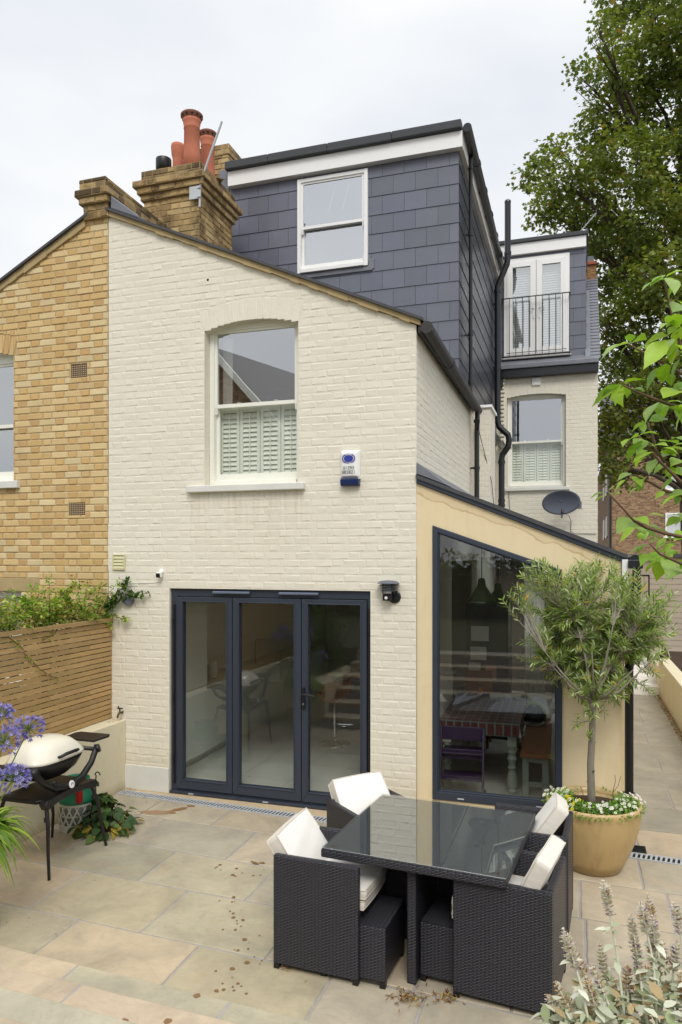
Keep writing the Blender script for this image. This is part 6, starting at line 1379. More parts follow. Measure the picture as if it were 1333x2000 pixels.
for s, e in (((.02, .0, .72), (-.03, -.06, .80)), ((.0, 0, .70), (-.13, -.05, .66)), ((.02, .0, .8), (-.10, -.08, .74)), ((.02, .02, .84), (.03, -.10, .86)), ((.0, .0, .52), (-.01, -.04, .60)), ((.01, 0, .8), (.02, -.06, .74)), ((0, 0, .84), (-.07, -.10, .96)), ((0, 0, .84), (.08, -.10, .97)), ((0, .0, .86), (-.12, -.06, .98)), ((0, 0, .86), (.13, -.05, .95)), ((0, 0, .88), (.0, -.14, 1.02)), ((0, 0, .88), (-.05, -.13, 1.08)), ((0, 0, .88), (.06, -.15, 1.1)), ((-.1, -.03, .93), (-.18, -.12, .92)), ((.1, -.03, .93), (.19, -.10, .93))): twig(s, e, 18)
m.build('trunk', 'olive_bark', ol, smooth=True); tw.build('twigs', 'olive_bark', ol)
leaf_cloud('crown', np.array(P), np.array(D), np.array(N), np.array(SZ), LANCE, np.array(CC), 'leaf', ol, bend=.08)

# bedding flowers in the pot
fl = thing('bedding_flowers', 'white and yellow small flowered bedding plants rimming the ochre pot', 'flowers', (1.575, -.58, .50))
P, D, N, SZ, CC = [], [], [], [], []; fv = MB(); rnd = random.Random(5)
for i in range(2600):
    a = rnd.uniform(R(150), R(395)) if rnd.random() < .93 else rnd.uniform(0, 6.28); r = rnd.uniform(.16, .39); z = .035 + .045 * math.sin((r - .12) * 14) * rnd.random() - max(0, r - .345) * .5
    P.append((r * math.cos(a), r * math.sin(a), z)); D.append((rnd.gauss(0, 1), rnd.gauss(0, 1), rnd.gauss(.4, .5))); N.append((rnd.gauss(0, .5), rnd.gauss(0, .5), 1)); SZ.append(rnd.uniform(.014, .028)); c = rnd.choice([srgb(96, 144, 48), srgb(120, 166, 58), srgb(76, 118, 40), srgb(140, 176, 70)]); CC.append(c[:3])
leaf_cloud('leaves', np.array(P), np.array(D), np.array(N), np.array(SZ), OVAL, np.array(CC), 'leaf', fl)
def flower(mb, p, nrm, r, col, eye, n=5):
    nrm = Vector(nrm).normalized(); u = nrm.orthogonal().normalized(); w = nrm.cross(u); p = Vector(p); k = rnd.uniform(0, 6.28)
    for i in range(n):
        a = k + 2 * math.pi * i / n; h = math.pi / n; q = lambda aa, rr, z: tuple(p + (u * math.cos(aa) + w * math.sin(aa)) * rr + nrm * z)
        mb.add([q(a, r * .15, -.001), q(a - h * .8, r * .62, .001), q(a - h * .55, r * .97, .002), q(a, r * 1.02, .003), q(a + h * .55, r * .97, .002), q(a + h * .8, r * .62, .001)], [(0, 1, 2, 3, 4, 5)], col)
    mb.add([tuple(p + (u * math.cos(t) + w * math.sin(t)) * r * .22 + nrm * .002) for t in [j * math.pi / 3 for j in range(6)]], [(0, 1, 2, 3, 4, 5)], eye)
for i in range(125):
    a = rnd.uniform(R(150), R(390)); r = rnd.uniform(.19, .39); z = .075 - max(0, r - .335) * .6 + rnd.uniform(-.012, .015); deg = math.degrees(a)
    yel = 195 < deg < 262 and rnd.random() < .75; col = srgb(232, 216, 60)[:3] if yel else srgb(240, 238, 234)[:3]
    flower(fv, (r * math.cos(a), r * math.sin(a), z), (math.cos(a) * .5 + rnd.gauss(0, .3), math.sin(a) * .5 - .5 + rnd.gauss(0, .3), .9), rnd.uniform(.010, .0145), col, srgb(210, 190, 60)[:3] if not yel else srgb(170, 120, 30)[:3])
fv.build('blossoms', 'petal', fl)
m = MB(); m.tube([(.16, .05, 0), (.15, .04, .1), (.17, .03, .2), (.165, .02, .25)], [.003, .003, .002, .002], 5); m.tube([(.15, .04, .1), (.19, .03, .16), (.21, .03, .24)], .002, 5); m.build('stem', 'twig', fl); m = MB(); m.tube([(-.07, 0, 0), (-.08, -.01, .1), (-.1, 0, .13)], .003, 5); m.build('stem', 'twig', fl)

# ---- creeper over the fence
cr_ = thing('creeper', 'bushy green creeper spilling over the top of the slatted fence', 'climbing plant', (-3.5, -1, 1.85))
P, D, N, SZ, CC = [], [], [], [], []; tw = MB(); rnd = random.Random(44)
cols_ = [srgb(122, 156, 54), srgb(150, 178, 66), srgb(100, 134, 46), srgb(172, 188, 88), srgb(176, 152, 92), srgb(132, 164, 60)]
def addleaf(p, d, s, c, n=None): P.append(tuple(p)); D.append(tuple(d)); N.append(n or (rnd.gauss(0, .5), rnd.gauss(0, .5), 1)); SZ.append(s); k = rnd.uniform(.8, 1.15); CC.append((c[0] * k, c[1] * k, c[2] * k))
for i in range(430):
    y = rnd.uniform(-5.4, .92); top = .22 + .10 * math.sin(y * 3.1) + .07 * math.sin(y * 7.7 + 1); b = Vector((rnd.uniform(-.28, .12), y, rnd.uniform(-.10, .10))); e = b + Vector((rnd.uniform(-.2, .22), rnd.uniform(-.25, .25), rnd.uniform(.02, top + .08)))
    md = b.lerp(e, .5) + Vector((0, 0, .06)); tw.tube([b, md, e], [.003, .0025, .0015], 4, caps=False)
    for j in range(42): t = rnd.random(); q = (b.lerp(md, t * 2) if t < .5 else md.lerp(e, t * 2 - 1)) + Vector((rnd.gauss(0, .025), rnd.gauss(0, .025), rnd.gauss(0, .02))); addleaf(q, (rnd.gauss(0, 1), rnd.gauss(0, 1), rnd.gauss(0, .5)), rnd.uniform(.03, .058), rnd.choice(cols_))
def vine(pts, n, s=(.025, .045), cs=None):
    pts = [Vector(p) for p in pts]; tw.tube(pts, .003, 5, caps=False)
    for i in range(n):
        t = rnd.uniform(0, len(pts) - 1.001); k = int(t); q = pts[k].lerp(pts[k + 1], t - k); addleaf(q + Vector((rnd.gauss(0, .012), -abs(rnd.gauss(0, .012)), rnd.gauss(0, .012))), (rnd.gauss(0, .7), -.5 + rnd.gauss(0, .4), rnd.gauss(-.2, .7)), rnd.uniform(*s), rnd.choice(cs or cols_))
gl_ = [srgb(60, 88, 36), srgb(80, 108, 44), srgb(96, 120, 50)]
vine([(.10, .96, .10), (.16, .955, .18), (.22, .955, .24), (.31, .955, .32), (.36, .955, .40)], 130, (.045, .072), gl_); vine([(.10, .96, .06), (.24, .955, .16), (.36, .955, .26), (.50, .955, .24), (.62, .955, .27)], 90, (.042, .068), gl_)
vine([(.08, .95, .0), (.2, .95, .02), (.3, .95, -.02), (.38, .95, .0)], 60, (.03, .05)); vine([(.14, .93, .1), (.10, .9, -.05), (.2, .92, -.1)], 60, (.03, .05)); vine([(.12, .3, .05), (.135, .05, -.1), (.13, -.1, -.14)], 14)
vine([(.128, -.35, -.22), (.14, -.28, -.28), (.14, -.15, -.40), (.14, .02, -.50), (.14, .12, -.53)], 26, (.025, .04)); vine([(.12, -.6, -.02), (.14, -.45, -.12), (.14, -.35, -.2)], 12)
tw.build('stems', 'twig', cr_); leaf_cloud('leaves', np.array(P), np.array(D), np.array(N), np.array(SZ), OVAL, np.array(CC), 'leaf', cr_)

P, D, N, SZ, CC = [], [], [], [], []
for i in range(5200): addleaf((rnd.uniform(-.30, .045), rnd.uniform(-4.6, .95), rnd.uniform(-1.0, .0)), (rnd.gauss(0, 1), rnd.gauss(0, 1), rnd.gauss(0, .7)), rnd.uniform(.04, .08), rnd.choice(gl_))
leaf_cloud('leaves', np.array(P), np.array(D), np.array(N), np.array(SZ), OVAL, np.array(CC) * .6, 'leaf', cr_)  # foliage added behind the slats, colours darkened, so the gaps read dark
sh = thing('shrub', 'dense dark shrub in the planter beside the steps', 'shrub', (-2.66, -4.5, .6)); P, D, N, SZ, CC = [], [], [], [], []; tw = MB()
for i in range(60):
    a = Vector((rnd.uniform(-.3, .3), rnd.uniform(-.9, .9), 0)); b = a + Vector((rnd.uniform(-.25, .25), rnd.uniform(-.2, .2), rnd.uniform(.4, 1.25))); tw.tube([a, a.lerp(b, .5) + Vector((.02, 0, .03)), b], [.008, .006, .003], 5, caps=False)
    for j in range(70): q = a.lerp(b, rnd.random()) + Vector((rnd.gauss(0, .09), rnd.gauss(0, .09), rnd.gauss(0, .07))); addleaf(q, (rnd.gauss(0, 1), rnd.gauss(0, 1), rnd.gauss(0, .6)), rnd.uniform(.04, .09), rnd.choice(gl_))
tw.build('stems', 'twig', sh); leaf_cloud('leaves', np.array(P), np.array(D), np.array(N), np.array(SZ), OVAL, np.array(CC), 'leaf', sh)

# ---- low broad leaved plant by the gas bottle
ho = thing('broadleaf_plant', 'low dark green broad leaved plant beside the gas bottle', 'plant', (-2.66, -1.12, 0))
P, D, N, SZ, CC = [], [], [], [], []; tw = MB(); rnd = random.Random(8)
for i in range(230):
    a = rnd.uniform(0, 6.28); r = abs(rnd.gauss(0, .14)); r = min(r, .27); h = (.34 - r * .75) * rnd.uniform(.25, 1.05); p = Vector((r * math.cos(a), r * math.sin(a), max(.03, h))); tw.tube([(p.x * .3, p.y * .3, 0), (p.x * .7, p.y * .7, p.z * .8), tuple(p)], .0025, 4, caps=False)
    c = rnd.choice([srgb(62, 92, 44), srgb(48, 76, 38), srgb(78, 106, 50), srgb(56, 86, 46), srgb(92, 116, 58)]); c = srgb(196, 176, 72) if h < .1 and rnd.random() < .35 else c
    addleaf(p, (math.cos(a) + rnd.gauss(0, .4), math.sin(a) + rnd.gauss(0, .4), rnd.uniform(-.7, .15)), rnd.uniform(.06, .105), c)
for i in range(30): a = rnd.uniform(R(200), R(360)); addleaf((.22 * math.cos(a), .22 * math.sin(a), .05), (math.cos(a), math.sin(a), -.3), rnd.uniform(.05, .09), rnd.choice([srgb(60, 90, 40), srgb(190, 170, 80)]))
HEART = [(0, 0, 0), (.02, -.22, .02), (.22, -.36, .05), (.5, -.32, .05), (.8, -.16, .02), (1, 0, -.06), (.8, .16, .02), (.5, .32, .05), (.22, .36, .05), (.02, .22, .02)]
tw.build('stems', 'twig', ho); leaf_cloud('leaves', np.array(P), np.array(D), np.array(N), np.array(SZ), HEART, np.array(CC), 'leaf', ho, bend=.25)

# ---- agapanthus in a tall pot beside the steps
ag = thing('agapanthus', 'blue flowered agapanthus with arching strap leaves beside the steps', 'plant', (-2.34, -2.98, .62))
m = MB(); rnd = random.Random(19)
def strap(mb, b, a, L, w, c, droop=1.0, up=1.2):
    n = 9; ca, sa = math.cos(a), math.sin(a); v = []
    for i in range(n + 1):
        t = i / n; r = L * (t * .85); z = L * (up * t - droop * 1.35 * t * t); ww = w * (1 - t ** 3) * (.7 + .3 * math.sin(math.pi * t)) + .001
        for s, lf in ((-1, .3), (0, 0), (1, .3)): v.append((b[0] + ca * r - sa * ww * s, b[1] + sa * r + ca * ww * s, b[2] + z + ww * lf * abs(s)))
    mb.add(v, [(3 * i + j, 3 * i + j + 1, 3 * i + j + 4, 3 * i + j + 3) for i in range(n) for j in (0, 1)], c)
for i in range(180):
    a = rnd.uniform(0, 6.28) if i % 3 else rnd.uniform(-1.0, 1.4); c = rnd.choice([srgb(118, 150, 42), srgb(142, 172, 54), srgb(96, 128, 40), srgb(160, 184, 70)]); strap(m, (rnd.uniform(-.08, .08), rnd.uniform(-.08, .08), 0), a, rnd.uniform(.26, .42), rnd.uniform(.014, .021), c[:3], droop=rnd.uniform(.7, 1.15), up=rnd.uniform(.8, 1.35))
m.build('leaves', 'leaf', ag, smooth=True)
heads = [(.14, .20, .50, .095), (-.02, .30, .52, .10), (.25, .14, .24, .09), (-.05, .05, .62, .085), (.0, -.15, .7, .09), (-.25, .1, .8, .09), (.18, -.3, .75, .085), (-.35, -.3, .7, .085)]
HEADS = [(0.149, 0.341, 0.682, 0.1), (0.06, 0.207, 0.614, 0.11), (0.309, 0.025, 0.445, 0.095), (-0.181, 0.445, 0.731, 0.08), (-0.25, 0.1, 0.8, 0.09), (0.0, -0.25, 0.78, 0.09), (-0.3, -0.3, 0.7, 0.085)]
for (x, y, z, r) in HEADS:
    s = MB(); s.tube([(x * .2, y * .2, 0), (x * .5, y * .5, z * .5), (x, y, z)], [.006, .005, .004], 7); fs = MB()
    for i in range(64):
        d = Vector((rnd.gauss(0, 1), rnd.gauss(0, 1), rnd.gauss(.35, .8))).normalized(); e = Vector((x, y, z)) + d * r * rnd.uniform(.6, .85); s.tube([(x, y, z), tuple(e)], .0014, 4, caps=False); col = rnd.choice([srgb(136, 130, 206), srgb(154, 148, 220), srgb(116, 110, 192), srgb(174, 168, 230)])[:3]
        u = d.orthogonal().normalized(); w = d.cross(u)
        for k in range(6):
            a = k * math.pi / 3; sd = u * math.cos(a) + w * math.sin(a); t_ = e + d * .022 + sd * .006; tip = e + d * .036 + sd * .019; sw = d.cross(sd) * .0045; fs.add([tuple(e), tuple(t_ - sw), tuple(tip), tuple(t_ + sw)], [(0, 1, 2, 3)], col)
    s.build('stem', plain('green_stem', srgb(96, 120, 60), .6, bump=0) if 'green_stem' not in bpy.data.materials else bpy.data.materials['green_stem'], ag); fs.build('flower_head', 'petal', ag)
ap_ = thing('plant_pot', 'tall pale planter holding the agapanthus', 'plant pot', (-2.34, -2.98, 0)); m = MB(); m.lathe([(.10, 0), (.12, .02), (.155, .55), (.17, .58), (.17, .62), (.15, .62), (.145, .56)], (0, 0, 0), 32); m.build('pot_wall', 'sill', ap_, smooth=True); m = MB(); m.lathe([(.14, .57), (.01, .58)], (0, 0, 0), 24); m.build('potting_soil', 'soil', ap_)

# ---- woolly grey lamb's ear in the near bed
SPIKES = [(1.536, -4.005, 1.32, 0.12), (1.398, -4.135, 1.188, 0.13), (1.426, -3.883, 0.992, 0.09), (1.37, -4.077, 0.962, 0.1), (1.336, -4.007, 0.869, 0.06), (1.527, -3.837, 1.011, 0.13), (1.493, -4.073, 1.043, 0.09), (1.47, -4.135, 1.039, 0.1), (1.631, -3.946, 1.18, 0.12), (1.662, -3.989, 1.251, 0.1), (1.696, -3.872, 1.236, 0.16), (1.705, -3.951, 1.193, 0.12), (1.785, -3.893, 1.226, 0.1), (1.641, -3.99, 1.128, 0.14), (1.698, -3.896, 1.075, 0.12), (1.741, -3.88, 1.075, 0.08), (1.794, -3.987, 1.024, 0.1), (1.573, -3.971, 0.958, 0.08), (1.616, -3.984, 1.01, 0.07), (1.75, -3.758, 0.843, 0.08), (1.412, -4.043, 0.895, 0.1), (1.513, -3.887, 0.814, 0.1), (1.458, -3.79, 0.738, 0.1), (1.372, -3.835, 0.738, 0.08), (1.573, -3.972, 0.874, 0.08), (1.691, -3.851, 0.951, 0.06), (1.359, -4.061, 0.83, 0.08), (1.792, -3.894, 1.086, 0.1), (1.602, -3.921, 0.907, 0.1), (1.486, -3.846, 0.825, 0.1)]
la = thing('lambs_ear', 'silver woolly lambs ear with fading purple flower spikes, bottom right', 'plant', (1.75, -4.15, .74))
LA = Vector((1.75, -4.15, .74)); rnd = random.Random(27); sm_ = MB(); P, D, N, SZ, CC = [], [], [], [], []
FP, FD, FN, FS, FC = [], [], [], [], []
silver = [srgb(202, 204, 184), srgb(186, 190, 168), srgb(214, 216, 200), srgb(172, 180, 152)]
for (x, y, z, L) in SPIKES:
    tip = Vector((x, y, z)) - LA; base = Vector((tip.x * .75 + .03, tip.y * .9 - .05, 0)); md = base.lerp(tip, .6) + Vector((rnd.uniform(-.03, .03), rnd.uniform(-.03, .03), 0)); pts = [base, base.lerp(md, .5), md, tip]
    sm_.tube(pts, [.005, .005, .0045, .002], 7, caps=False, col=silver[0][:3]); ax = (tip - md).normalized()
    k = 0; brown = rnd.random() < .55
    nw = int(L / .0115)
    for j in range(nw):
        t = j / max(1, nw - 1); c = tip - ax * L * t; rr = .0175 * min(1, .4 + 2.2 * t) * rnd.uniform(.85, 1.1)
        for q in range(16):
            a = q * 2 * math.pi / 16 + j * .4; u = ax.orthogonal().normalized(); w = ax.cross(u); sd = u * math.cos(a) + w * math.sin(a)
            FP.append(tuple(c + sd * rr * .35)); FD.append(tuple(sd + ax * rnd.uniform(.1, .9))); FN.append(tuple(ax - sd * .4)); FS.append(rr * rnd.uniform(.9, 1.35))
            r_ = rnd.random(); cc = (srgb(134, 104, 160) if r_ < (.10 if not brown else .02) else rnd.choice([srgb(186, 146, 100), srgb(160, 120, 80), srgb(206, 178, 138)]) if (brown and r_ < .62) or r_ < .2 else rnd.choice([srgb(214, 206, 190), srgb(200, 202, 178), srgb(222, 208, 212)])); FC.append(cc[:3])
    for j in range(4):                                    # small paired leaves on the stem under the spike
        t = rnd.uniform(.35, .8); c = base.lerp(tip, t); a = rnd.uniform(0, 6.28)
        for s_ in (0, math.pi): P.append(tuple(c)); D.append((math.cos(a + s_), math.sin(a + s_), rnd.uniform(-.5, .4))); N.append((0, 0, 1)); SZ.append(rnd.uniform(.035, .06)); CC.append(rnd.choice(silver)[:3])
for i in range(2300):                                      # basal rosette leaves
    x, y = rnd.uniform(-.42, .95), rnd.uniform(-.50, .22); mound = .10 + .26 * max(0, min(1, (x + .5) / .75)); h = rnd.uniform(.0, 1) ** .7 * mound * (1 - abs(y) * .6); a = rnd.uniform(0, 6.28)
    P.append((x, y, h)); D.append((math.cos(a), math.sin(a), rnd.uniform(-.2, .8))); N.append((rnd.gauss(0, .3), rnd.gauss(0, .3), 1)); SZ.append(rnd.uniform(.035, .075)); c = rnd.choice(silver + [srgb(150, 160, 122), srgb(176, 156, 120)]); kk = rnd.uniform(.8, 1.05); CC.append((c[0] * kk, c[1] * kk, c[2] * kk))
sm_.build('stems', 'tinted', la); leaf_cloud('leaves', np.array(P), np.array(D), np.array(N), np.array(SZ), OVAL, np.array(CC), 'leaf_matt', la, bend=.3)
leaf_cloud('flower_spikes', np.array(FP), np.array(FD), np.array(FN), np.array(FS), OVAL, np.array(FC), 'leaf_matt', la)
lb = thing('green_herb', 'bright green leafy herb behind the grey plants, far right', 'plant', (2.02, -3.95, .74)); P, D, N, SZ, CC = [], [], [], [], []; tw = MB()
for i in range(260): a = rnd.uniform(0, 6.28); r = rnd.uniform(0, .13); h = rnd.uniform(.05, .40) * (1 - r * 1.5); tw.tube([(r * .4 * math.cos(a), r * .4 * math.sin(a), 0), (r * math.cos(a), r * math.sin(a), h)], .002, 4, caps=False); addleaf((r * math.cos(a), r * math.sin(a), h), (math.cos(a), math.sin(a), rnd.uniform(-.2, .7)), rnd.uniform(.02, .035), rnd.choice([srgb(110, 158, 52), srgb(84, 128, 40), srgb(134, 176, 70)]))
tw.build('stems', 'twig', lb); leaf_cloud('leaves', np.array(P), np.array(D), np.array(N), np.array(SZ), OVAL, np.array(CC), 'leaf', lb)

# ---- young tree reaching in from the right
BR = [[(1.569, -4.794, 3.053), (1.607, -4.782, 3.031), (1.648, -4.769, 3.008), (1.698, -4.753, 2.978), (1.8, -4.72, 2.929)], [(1.552, -4.852, 2.935), (1.593, -4.839, 2.914), (1.655, -4.819, 2.889), (1.765, -4.784, 2.853)], [(1.665, -4.711, 3.236), (1.677, -4.707, 3.179), (1.69, -4.703, 3.118), (1.7, -4.7, 3.081), (1.725, -4.692, 3.002), (1.796, -4.669, 2.893)], [(1.588, -4.84, 2.808), (1.618, -4.831, 2.772), (1.645, -4.822, 2.738), (1.704, -4.803, 2.679), (1.778, -4.78, 2.633)], [(1.515, -4.917, 2.659), (1.547, -4.906, 2.623), (1.577, -4.897, 2.588), (1.603, -4.888, 2.573), (1.649, -4.873, 2.558), (1.757, -4.839, 2.535)], [(1.608, -4.939, 2.532), (1.631, -4.932, 2.507), (1.678, -4.917, 2.485), (1.759, -4.89, 2.461)], [(1.585, -4.789, 2.713), (1.616, -4.779, 2.697), (1.66, -4.765, 2.673), (1.774, -4.728, 2.637)], [(1.617, -4.726, 2.86), (1.634, -4.721, 2.825), (1.643, -4.718, 2.784), (1.666, -4.71, 2.75)]]
BL = [((1.666, -4.692, 3.247), (1.604, -4.734, 3.205), 0.2), ((1.662, -4.796, 3.213), (1.674, -4.839, 3.152), 0.202), ((1.667, -4.726, 3.24), (1.704, -4.755, 3.242), 0.25), ((1.673, -4.811, 3.119), (1.71, -4.753, 3.147), 0.26), ((1.673, -4.874, 3.072), (1.633, -4.919, 3.049), 0.266), ((1.689, -4.753, 3.101), (1.666, -4.768, 3.074), 0.255), ((1.673, -4.716, 3.087), (1.603, -4.739, 3.051), 0.233), ((1.651, -4.873, 3.034), (1.596, -4.905, 2.957), 0.21), ((1.684, -4.752, 3.068), (1.678, -4.743, 3.0), 0.21), ((1.676, -4.754, 3.068), (1.634, -4.81, 3.0), 0.207), ((1.575, -4.783, 3.058), (1.502, -4.81, 3.013), 0.263), ((1.574, -4.786, 3.054), (1.551, -4.773, 3.025), 0.209), ((1.579, -4.742, 3.072), (1.572, -4.788, 3.081), 0.243), ((1.583, -4.724, 3.075), (1.626, -4.668, 3.095), 0.263), ((1.652, -4.799, 2.989), (1.613, -4.791, 2.928), 0.255), ((1.65, -4.865, 2.978), (1.651, -4.818, 2.938), 0.264), ((1.553, -4.832, 2.939), (1.478, -4.827, 2.887), 0.231), ((1.55, -4.868, 2.931), (1.521, -4.855, 2.893), 0.204), ((1.559, -4.755, 2.954), (1.563, -4.704, 2.906), 0.22), ((1.561, -4.725, 2.968), (1.621, -4.75, 2.966), 0.26), ((1.55, -4.867, 2.934), (1.503, -4.834, 2.911), 0.23), ((1.656, -4.698, 2.918), (1.613, -4.762, 2.851), 0.206), ((1.665, -4.718, 2.909), (1.645, -4.71, 2.874), 0.237), ((1.654, -4.886, 2.877), (1.683, -4.911, 2.869), 0.226), ((1.643, -4.885, 2.888), (1.69, -4.819, 2.917), 0.254), ((1.69, -4.682, 2.897), (1.717, -4.652, 2.856), 0.224), ((1.605, -4.892, 2.831), (1.572, -4.878, 2.81), 0.208), ((1.619, -4.789, 2.851), (1.663, -4.779, 2.857), 0.235), ((1.585, -4.899, 2.796), (1.546, -4.956, 2.763), 0.236), ((1.586, -4.908, 2.796), (1.633, -4.89, 2.799), 0.211), ((1.596, -4.852, 2.797), (1.581, -4.894, 2.754), 0.24), ((1.602, -4.828, 2.794), (1.63, -4.848, 2.771), 0.216), ((1.647, -4.777, 2.799), (1.7, -4.716, 2.798), 0.229), ((1.643, -4.862, 2.77), (1.679, -4.87, 2.752), 0.217), ((1.617, -4.784, 2.776), (1.584, -4.765, 2.75), 0.24), ((1.625, -4.862, 2.761), (1.572, -4.898, 2.73), 0.227), ((1.636, -4.806, 2.752), (1.616, -4.823, 2.708), 0.27), ((1.648, -4.779, 2.772), (1.693, -4.748, 2.769), 0.25), ((1.656, -4.757, 2.76), (1.693, -4.713, 2.766), 0.226), ((1.624, -4.763, 2.768), (1.59, -4.724, 2.736), 0.211), ((1.579, -4.786, 2.717), (1.541, -4.81, 2.695), 0.204), ((1.556, -4.916, 2.689), (1.53, -4.897, 2.657), 0.208), ((1.586, -4.765, 2.712), (1.601, -4.803, 2.679), 0.226), ((1.509, -4.932, 2.659), (1.471, -4.94, 2.64), 0.255), ((1.514, -4.89, 2.662), (1.532, -4.878, 2.651), 0.265), ((1.519, -4.875, 2.667), (1.536, -4.872, 2.68), 0.251), ((1.591, -4.731, 2.601), (1.539, -4.783, 2.56), 0.246), ((1.58, -4.891, 2.596), (1.609, -4.923, 2.575), 0.269), ((1.578, -4.907, 2.571), (1.543, -4.874, 2.536), 0.253), ((1.61, -4.765, 2.576), (1.602, -4.744, 2.542), 0.246), ((1.613, -4.846, 2.607), (1.663, -4.835, 2.596), 0.214), ((1.626, -4.721, 2.583), (1.686, -4.673, 2.539), 0.255), ((1.614, -4.861, 2.532), (1.56, -4.868, 2.504), 0.218), ((1.616, -4.739, 2.533), (1.598, -4.719, 2.508), 0.27), ((1.627, -4.753, 2.54), (1.652, -4.725, 2.547), 0.254), ((1.65, -4.874, 2.548), (1.628, -4.871, 2.519), 0.202), ((1.641, -4.82, 2.504), (1.591, -4.876, 2.476), 0.266), ((1.636, -4.893, 2.498), (1.605, -4.859, 2.458), 0.266), ((1.65, -4.802, 2.495), (1.638, -4.772, 2.434), 0.204), ((1.653, -4.864, 2.503), (1.653, -4.915, 2.451), 0.205), ((1.67, -4.887, 2.529), (1.638, -4.863, 2.503), 0.206), ((1.688, -4.758, 2.517), (1.658, -4.791, 2.495), 0.209), ((1.687, -4.794, 2.466), (1.655, -4.838, 2.441), 0.268), ((1.695, -4.799, 2.66), (1.644, -4.806, 2.625), 0.239), ((1.695, -4.748, 2.664), (1.684, -4.754, 2.633), 0.219), ((1.67, -4.859, 2.692), (1.642, -4.827, 2.665), 0.213), ((1.682, -4.79, 2.72), (1.653, -4.767, 2.701), 0.24), ((1.686, -4.684, 2.738), (1.72, -4.64, 2.721), 0.236), ((1.685, -4.858, 2.989), (1.665, -4.854, 2.929), 0.233), ((1.712, -4.693, 2.968), (1.69, -4.697, 2.935), 0.249), ((1.704, -4.706, 3.109), (1.665, -4.722, 3.124), 0.259), ((1.713, -4.685, 2.758), (1.676, -4.733, 2.737), 0.264), ((1.719, -4.689, 2.607), (1.695, -4.66, 2.581), 0.224), ((1.699, -4.826, 2.561), (1.667, -4.874, 2.538), 0.226), ((1.712, -4.695, 3.166), (1.693, -4.715, 3.181), 0.2), ((1.58, -4.852, 2.577), (1.603, -4.889, 2.55), 0.244), ((1.703, -4.716, 2.605), (1.669, -4.682, 2.58), 0.206), ((1.705, -4.797, 3.017), (1.675, -4.845, 3.029), 0.264), ((1.666, -4.713, 2.674), (1.64, -4.719, 2.654), 0.267), ((1.706, -4.767, 2.879), (1.69, -4.743, 2.825), 0.234), ((1.699, -4.802, 2.795), (1.676, -4.757, 2.806), 0.259), ((1.622, -4.779, 3.028), (1.645, -4.733, 3.068), 0.245), ((1.691, -4.713, 2.491), (1.704, -4.755, 2.458), 0.209)]
yt = thing('young_tree', 'young tree with large bright green leaves reaching in from the right', 'tree', (2.9, -4.9, .8)); Y0 = Vector((2.9, -4.9, .8)); m = MB()
m.tube([(0, 0, -.1), (.02, 0, .8), (0, .02, 1.6), (-.05, .02, 2.3), (-.1, 0, 3.0)], [.05, .045, .035, .025, .01], 10)
for pts in BR:
    q = [Vector(p) - Y0 for p in pts]; tail = q[-1]; zt_ = max(.6, tail.z - .35); q += [tail.lerp(Vector((-.03, .02, zt_)), .5) + Vector((0, 0, .05)), Vector((-.03, .02, zt_))]; n = len(q); m.tube(q, [.0022 + .004 * i / (n - 1) for i in range(n)], 8)
m.build('trunk', 'twig', yt, smooth=True)
lm = MB(); rnd = random.Random(3)
def bigleaf(mb, b, t, wd, droop, roll, col):
    b, t = Vector(b) - Y0, Vector(t) - Y0; L = (t - b).length; ax = (t - b) / L; up = Vector((rnd.uniform(-.25, .25), -.35 + rnd.uniform(-.35, .35), 1)).normalized(); side = ax.cross(up).normalized(); side = Matrix.Rotation(roll, 3, ax) @ side; nr = side.cross(ax); n = 12; v = []; W = [0, .30, .62, .85, .97, 1, .97, .88, .73, .54, .33, .13, 0]
    for i in range(n + 1):
        s = i / n; c = b + ax * L * s + nr * (droop * L * math.sin(math.pi * s)) ; w = wd * L * W[i] * (1 + (.035 if i % 2 else -.02))
        for e, lf in ((-1, .24), (-.5, .10), (0, 0), (.5, .10), (1, .24)): v.append(tuple(c + side * w * e + nr * (w * lf + (.03 * w * math.sin(s * 26) if abs(e) == 1 else 0))))
    f = [(5 * i + j, 5 * i + j + 1, 5 * i + j + 6, 5 * i + j + 5) for i in range(n) for j in range(4)]; mb.add(v, f, col)
BL2 = list(BL)
for b, t, wd in BL:
    if rnd.random() < .75:
        bb, tt = Vector(b), Vector(t); L_ = (tt - bb).length; dv = ((tt - bb).normalized() + Vector((rnd.gauss(0, .7), rnd.gauss(0, .9), rnd.gauss(-.1, .5)))).normalized(); bb = bb + Vector((rnd.uniform(0, .03), rnd.uniform(-.02, .05), rnd.uniform(-.02, .01))); BL2.append((tuple(bb), tuple(bb + dv * L_ * rnd.uniform(.6, 1.0)), wd))
for b, t, wd in BL2:
    c = rnd.choice([srgb(152, 188, 56), srgb(136, 174, 50), srgb(166, 198, 70), srgb(116, 156, 54), srgb(140, 172, 88), srgb(154, 184, 100)]); k = rnd.uniform(.85, 1.1); bigleaf(lm, b, t, wd * rnd.uniform(1.1, 1.4), rnd.uniform(.03, .12), rnd.uniform(-.5, .5), (c[0] * k, c[1] * k, c[2] * k))
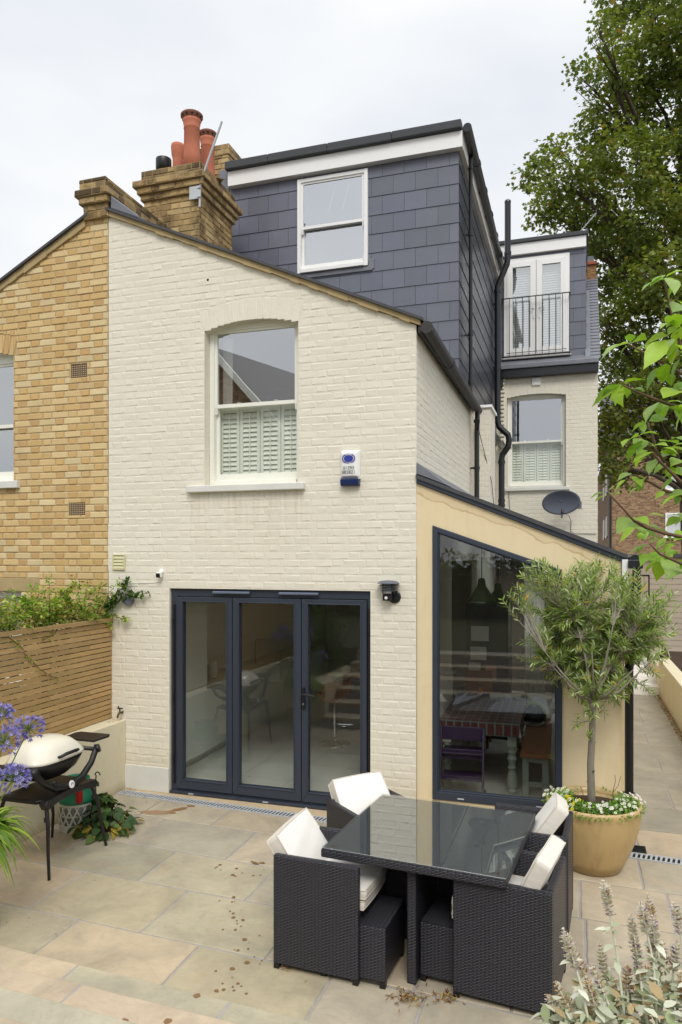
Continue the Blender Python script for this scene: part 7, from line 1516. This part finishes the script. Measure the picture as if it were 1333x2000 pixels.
def bigleafmat():
    t = NT('veined_leaf'); a = t.attr(); n = t.noise(30, 3, .6); v = t.ramp(t.noise(9, 2, .5, dist=3), [(.47, gray(0)), (.5, gray(1)), (.53, gray(0))])
    c = t.mix(1.0, a, t.mix(n, gray(.78), gray(1.12)), 'MULTIPLY'); c = t.mix(t.math('MULTIPLY', v, .25), c, srgb(170, 190, 110)); o = t.n['Material Output']
    t.set(**{'Base Color': c, 'Roughness': .45}); tl = t.new('ShaderNodeBsdfTranslucent'); t.link(t.mix(1.0, c, (1.3, 1.35, .5, 1), 'MULTIPLY'), tl.inputs[0]); m_ = t.new('ShaderNodeMixShader'); m_.inputs[0].default_value = .4; t.link(t.b.outputs[0], m_.inputs[1]); t.link(tl.outputs[0], m_.inputs[2]); t.link(m_.outputs[0], o.inputs[0]); t.bump(n, .25, .004); return t.m
lm.build('leaves', bigleafmat(), yt, smooth=True)

# ---- fallen leaves
P, D, N, SZ, CC = [], [], [], [], []; rnd = random.Random(71)
def litter(cx, cy, sx, sy, n, s=(.02, .045), z=.006, cols=None):
    for i in range(n): addleaf((rnd.gauss(cx, sx), rnd.gauss(cy, sy), z + rnd.uniform(0, .016)), (rnd.gauss(0, 1), rnd.gauss(0, 1), rnd.gauss(0, .15)), rnd.uniform(*s), rnd.choice(cols or [srgb(132, 86, 46), srgb(110, 70, 40), srgb(168, 120, 60), srgb(196, 160, 80), srgb(92, 60, 38), srgb(120, 116, 60)]))
litter(.54, -2.78, .055, .04, 110); litter(.74, -2.70, .05, .03, 60); litter(-.22, -2.73, .02, .01, 8); litter(-3.08, -.9, .05, .35, 150, (.012, .03)); litter(-2.9, -.25, .22, .10, 60, (.012, .035)); litter(-3.12, -.05, .04, .03, 40, (.015, .03)); litter(-3.12, -1.9, .03, .4, 60, (.012, .03)); litter(-3.30, -.10, .04, .07, 70, (.012, .03), z=.745)
for i in range(46): litter(rnd.uniform(-3.1, .3), rnd.uniform(-3.2, -.3), 0, 0, 1, (.012, .03))
for i in range(40): litter(rnd.uniform(-2.6, -1.9), rnd.uniform(-3.2, -2.2), 0, 0, 1, (.010, .02), cols=[srgb(96, 84, 140), srgb(70, 60, 90)])
N = [(a * .2, b * .2, 1) for a, b, c in N]
tag(leaf_cloud('fallen_leaves', np.array(P), np.array(D), np.array(N), np.array(SZ), LANCE, np.array(CC), 'leaf_matt'), kind='stuff')

# ---- hedge and fence that close the upper garden, seen only as reflections
hd = thing('hedge', 'dark clipped hedge closing the garden behind the viewer', 'hedge', (0, -12.5, .9)); n = 9000
p = np.stack([rng.uniform(-8, 8, n), rng.normal(0, .25, n), rng.uniform(0, 1.5, n) + .25 * np.sin(rng.uniform(0, 30, n))], 1)
leaf_cloud('foliage', p, rng.normal(size=(n, 3)), rng.normal(size=(n, 3)) + np.array([0, 1, 1]), rng.uniform(.12, .24, n), OVAL, pick([srgb(60, 82, 36), srgb(80, 104, 46), srgb(50, 70, 32)], n), 'leaf', hd)
m = MB(); m.box(-8, 8, -.2, .2, -.1, 1.3); m.build('core', 'bark', hd)
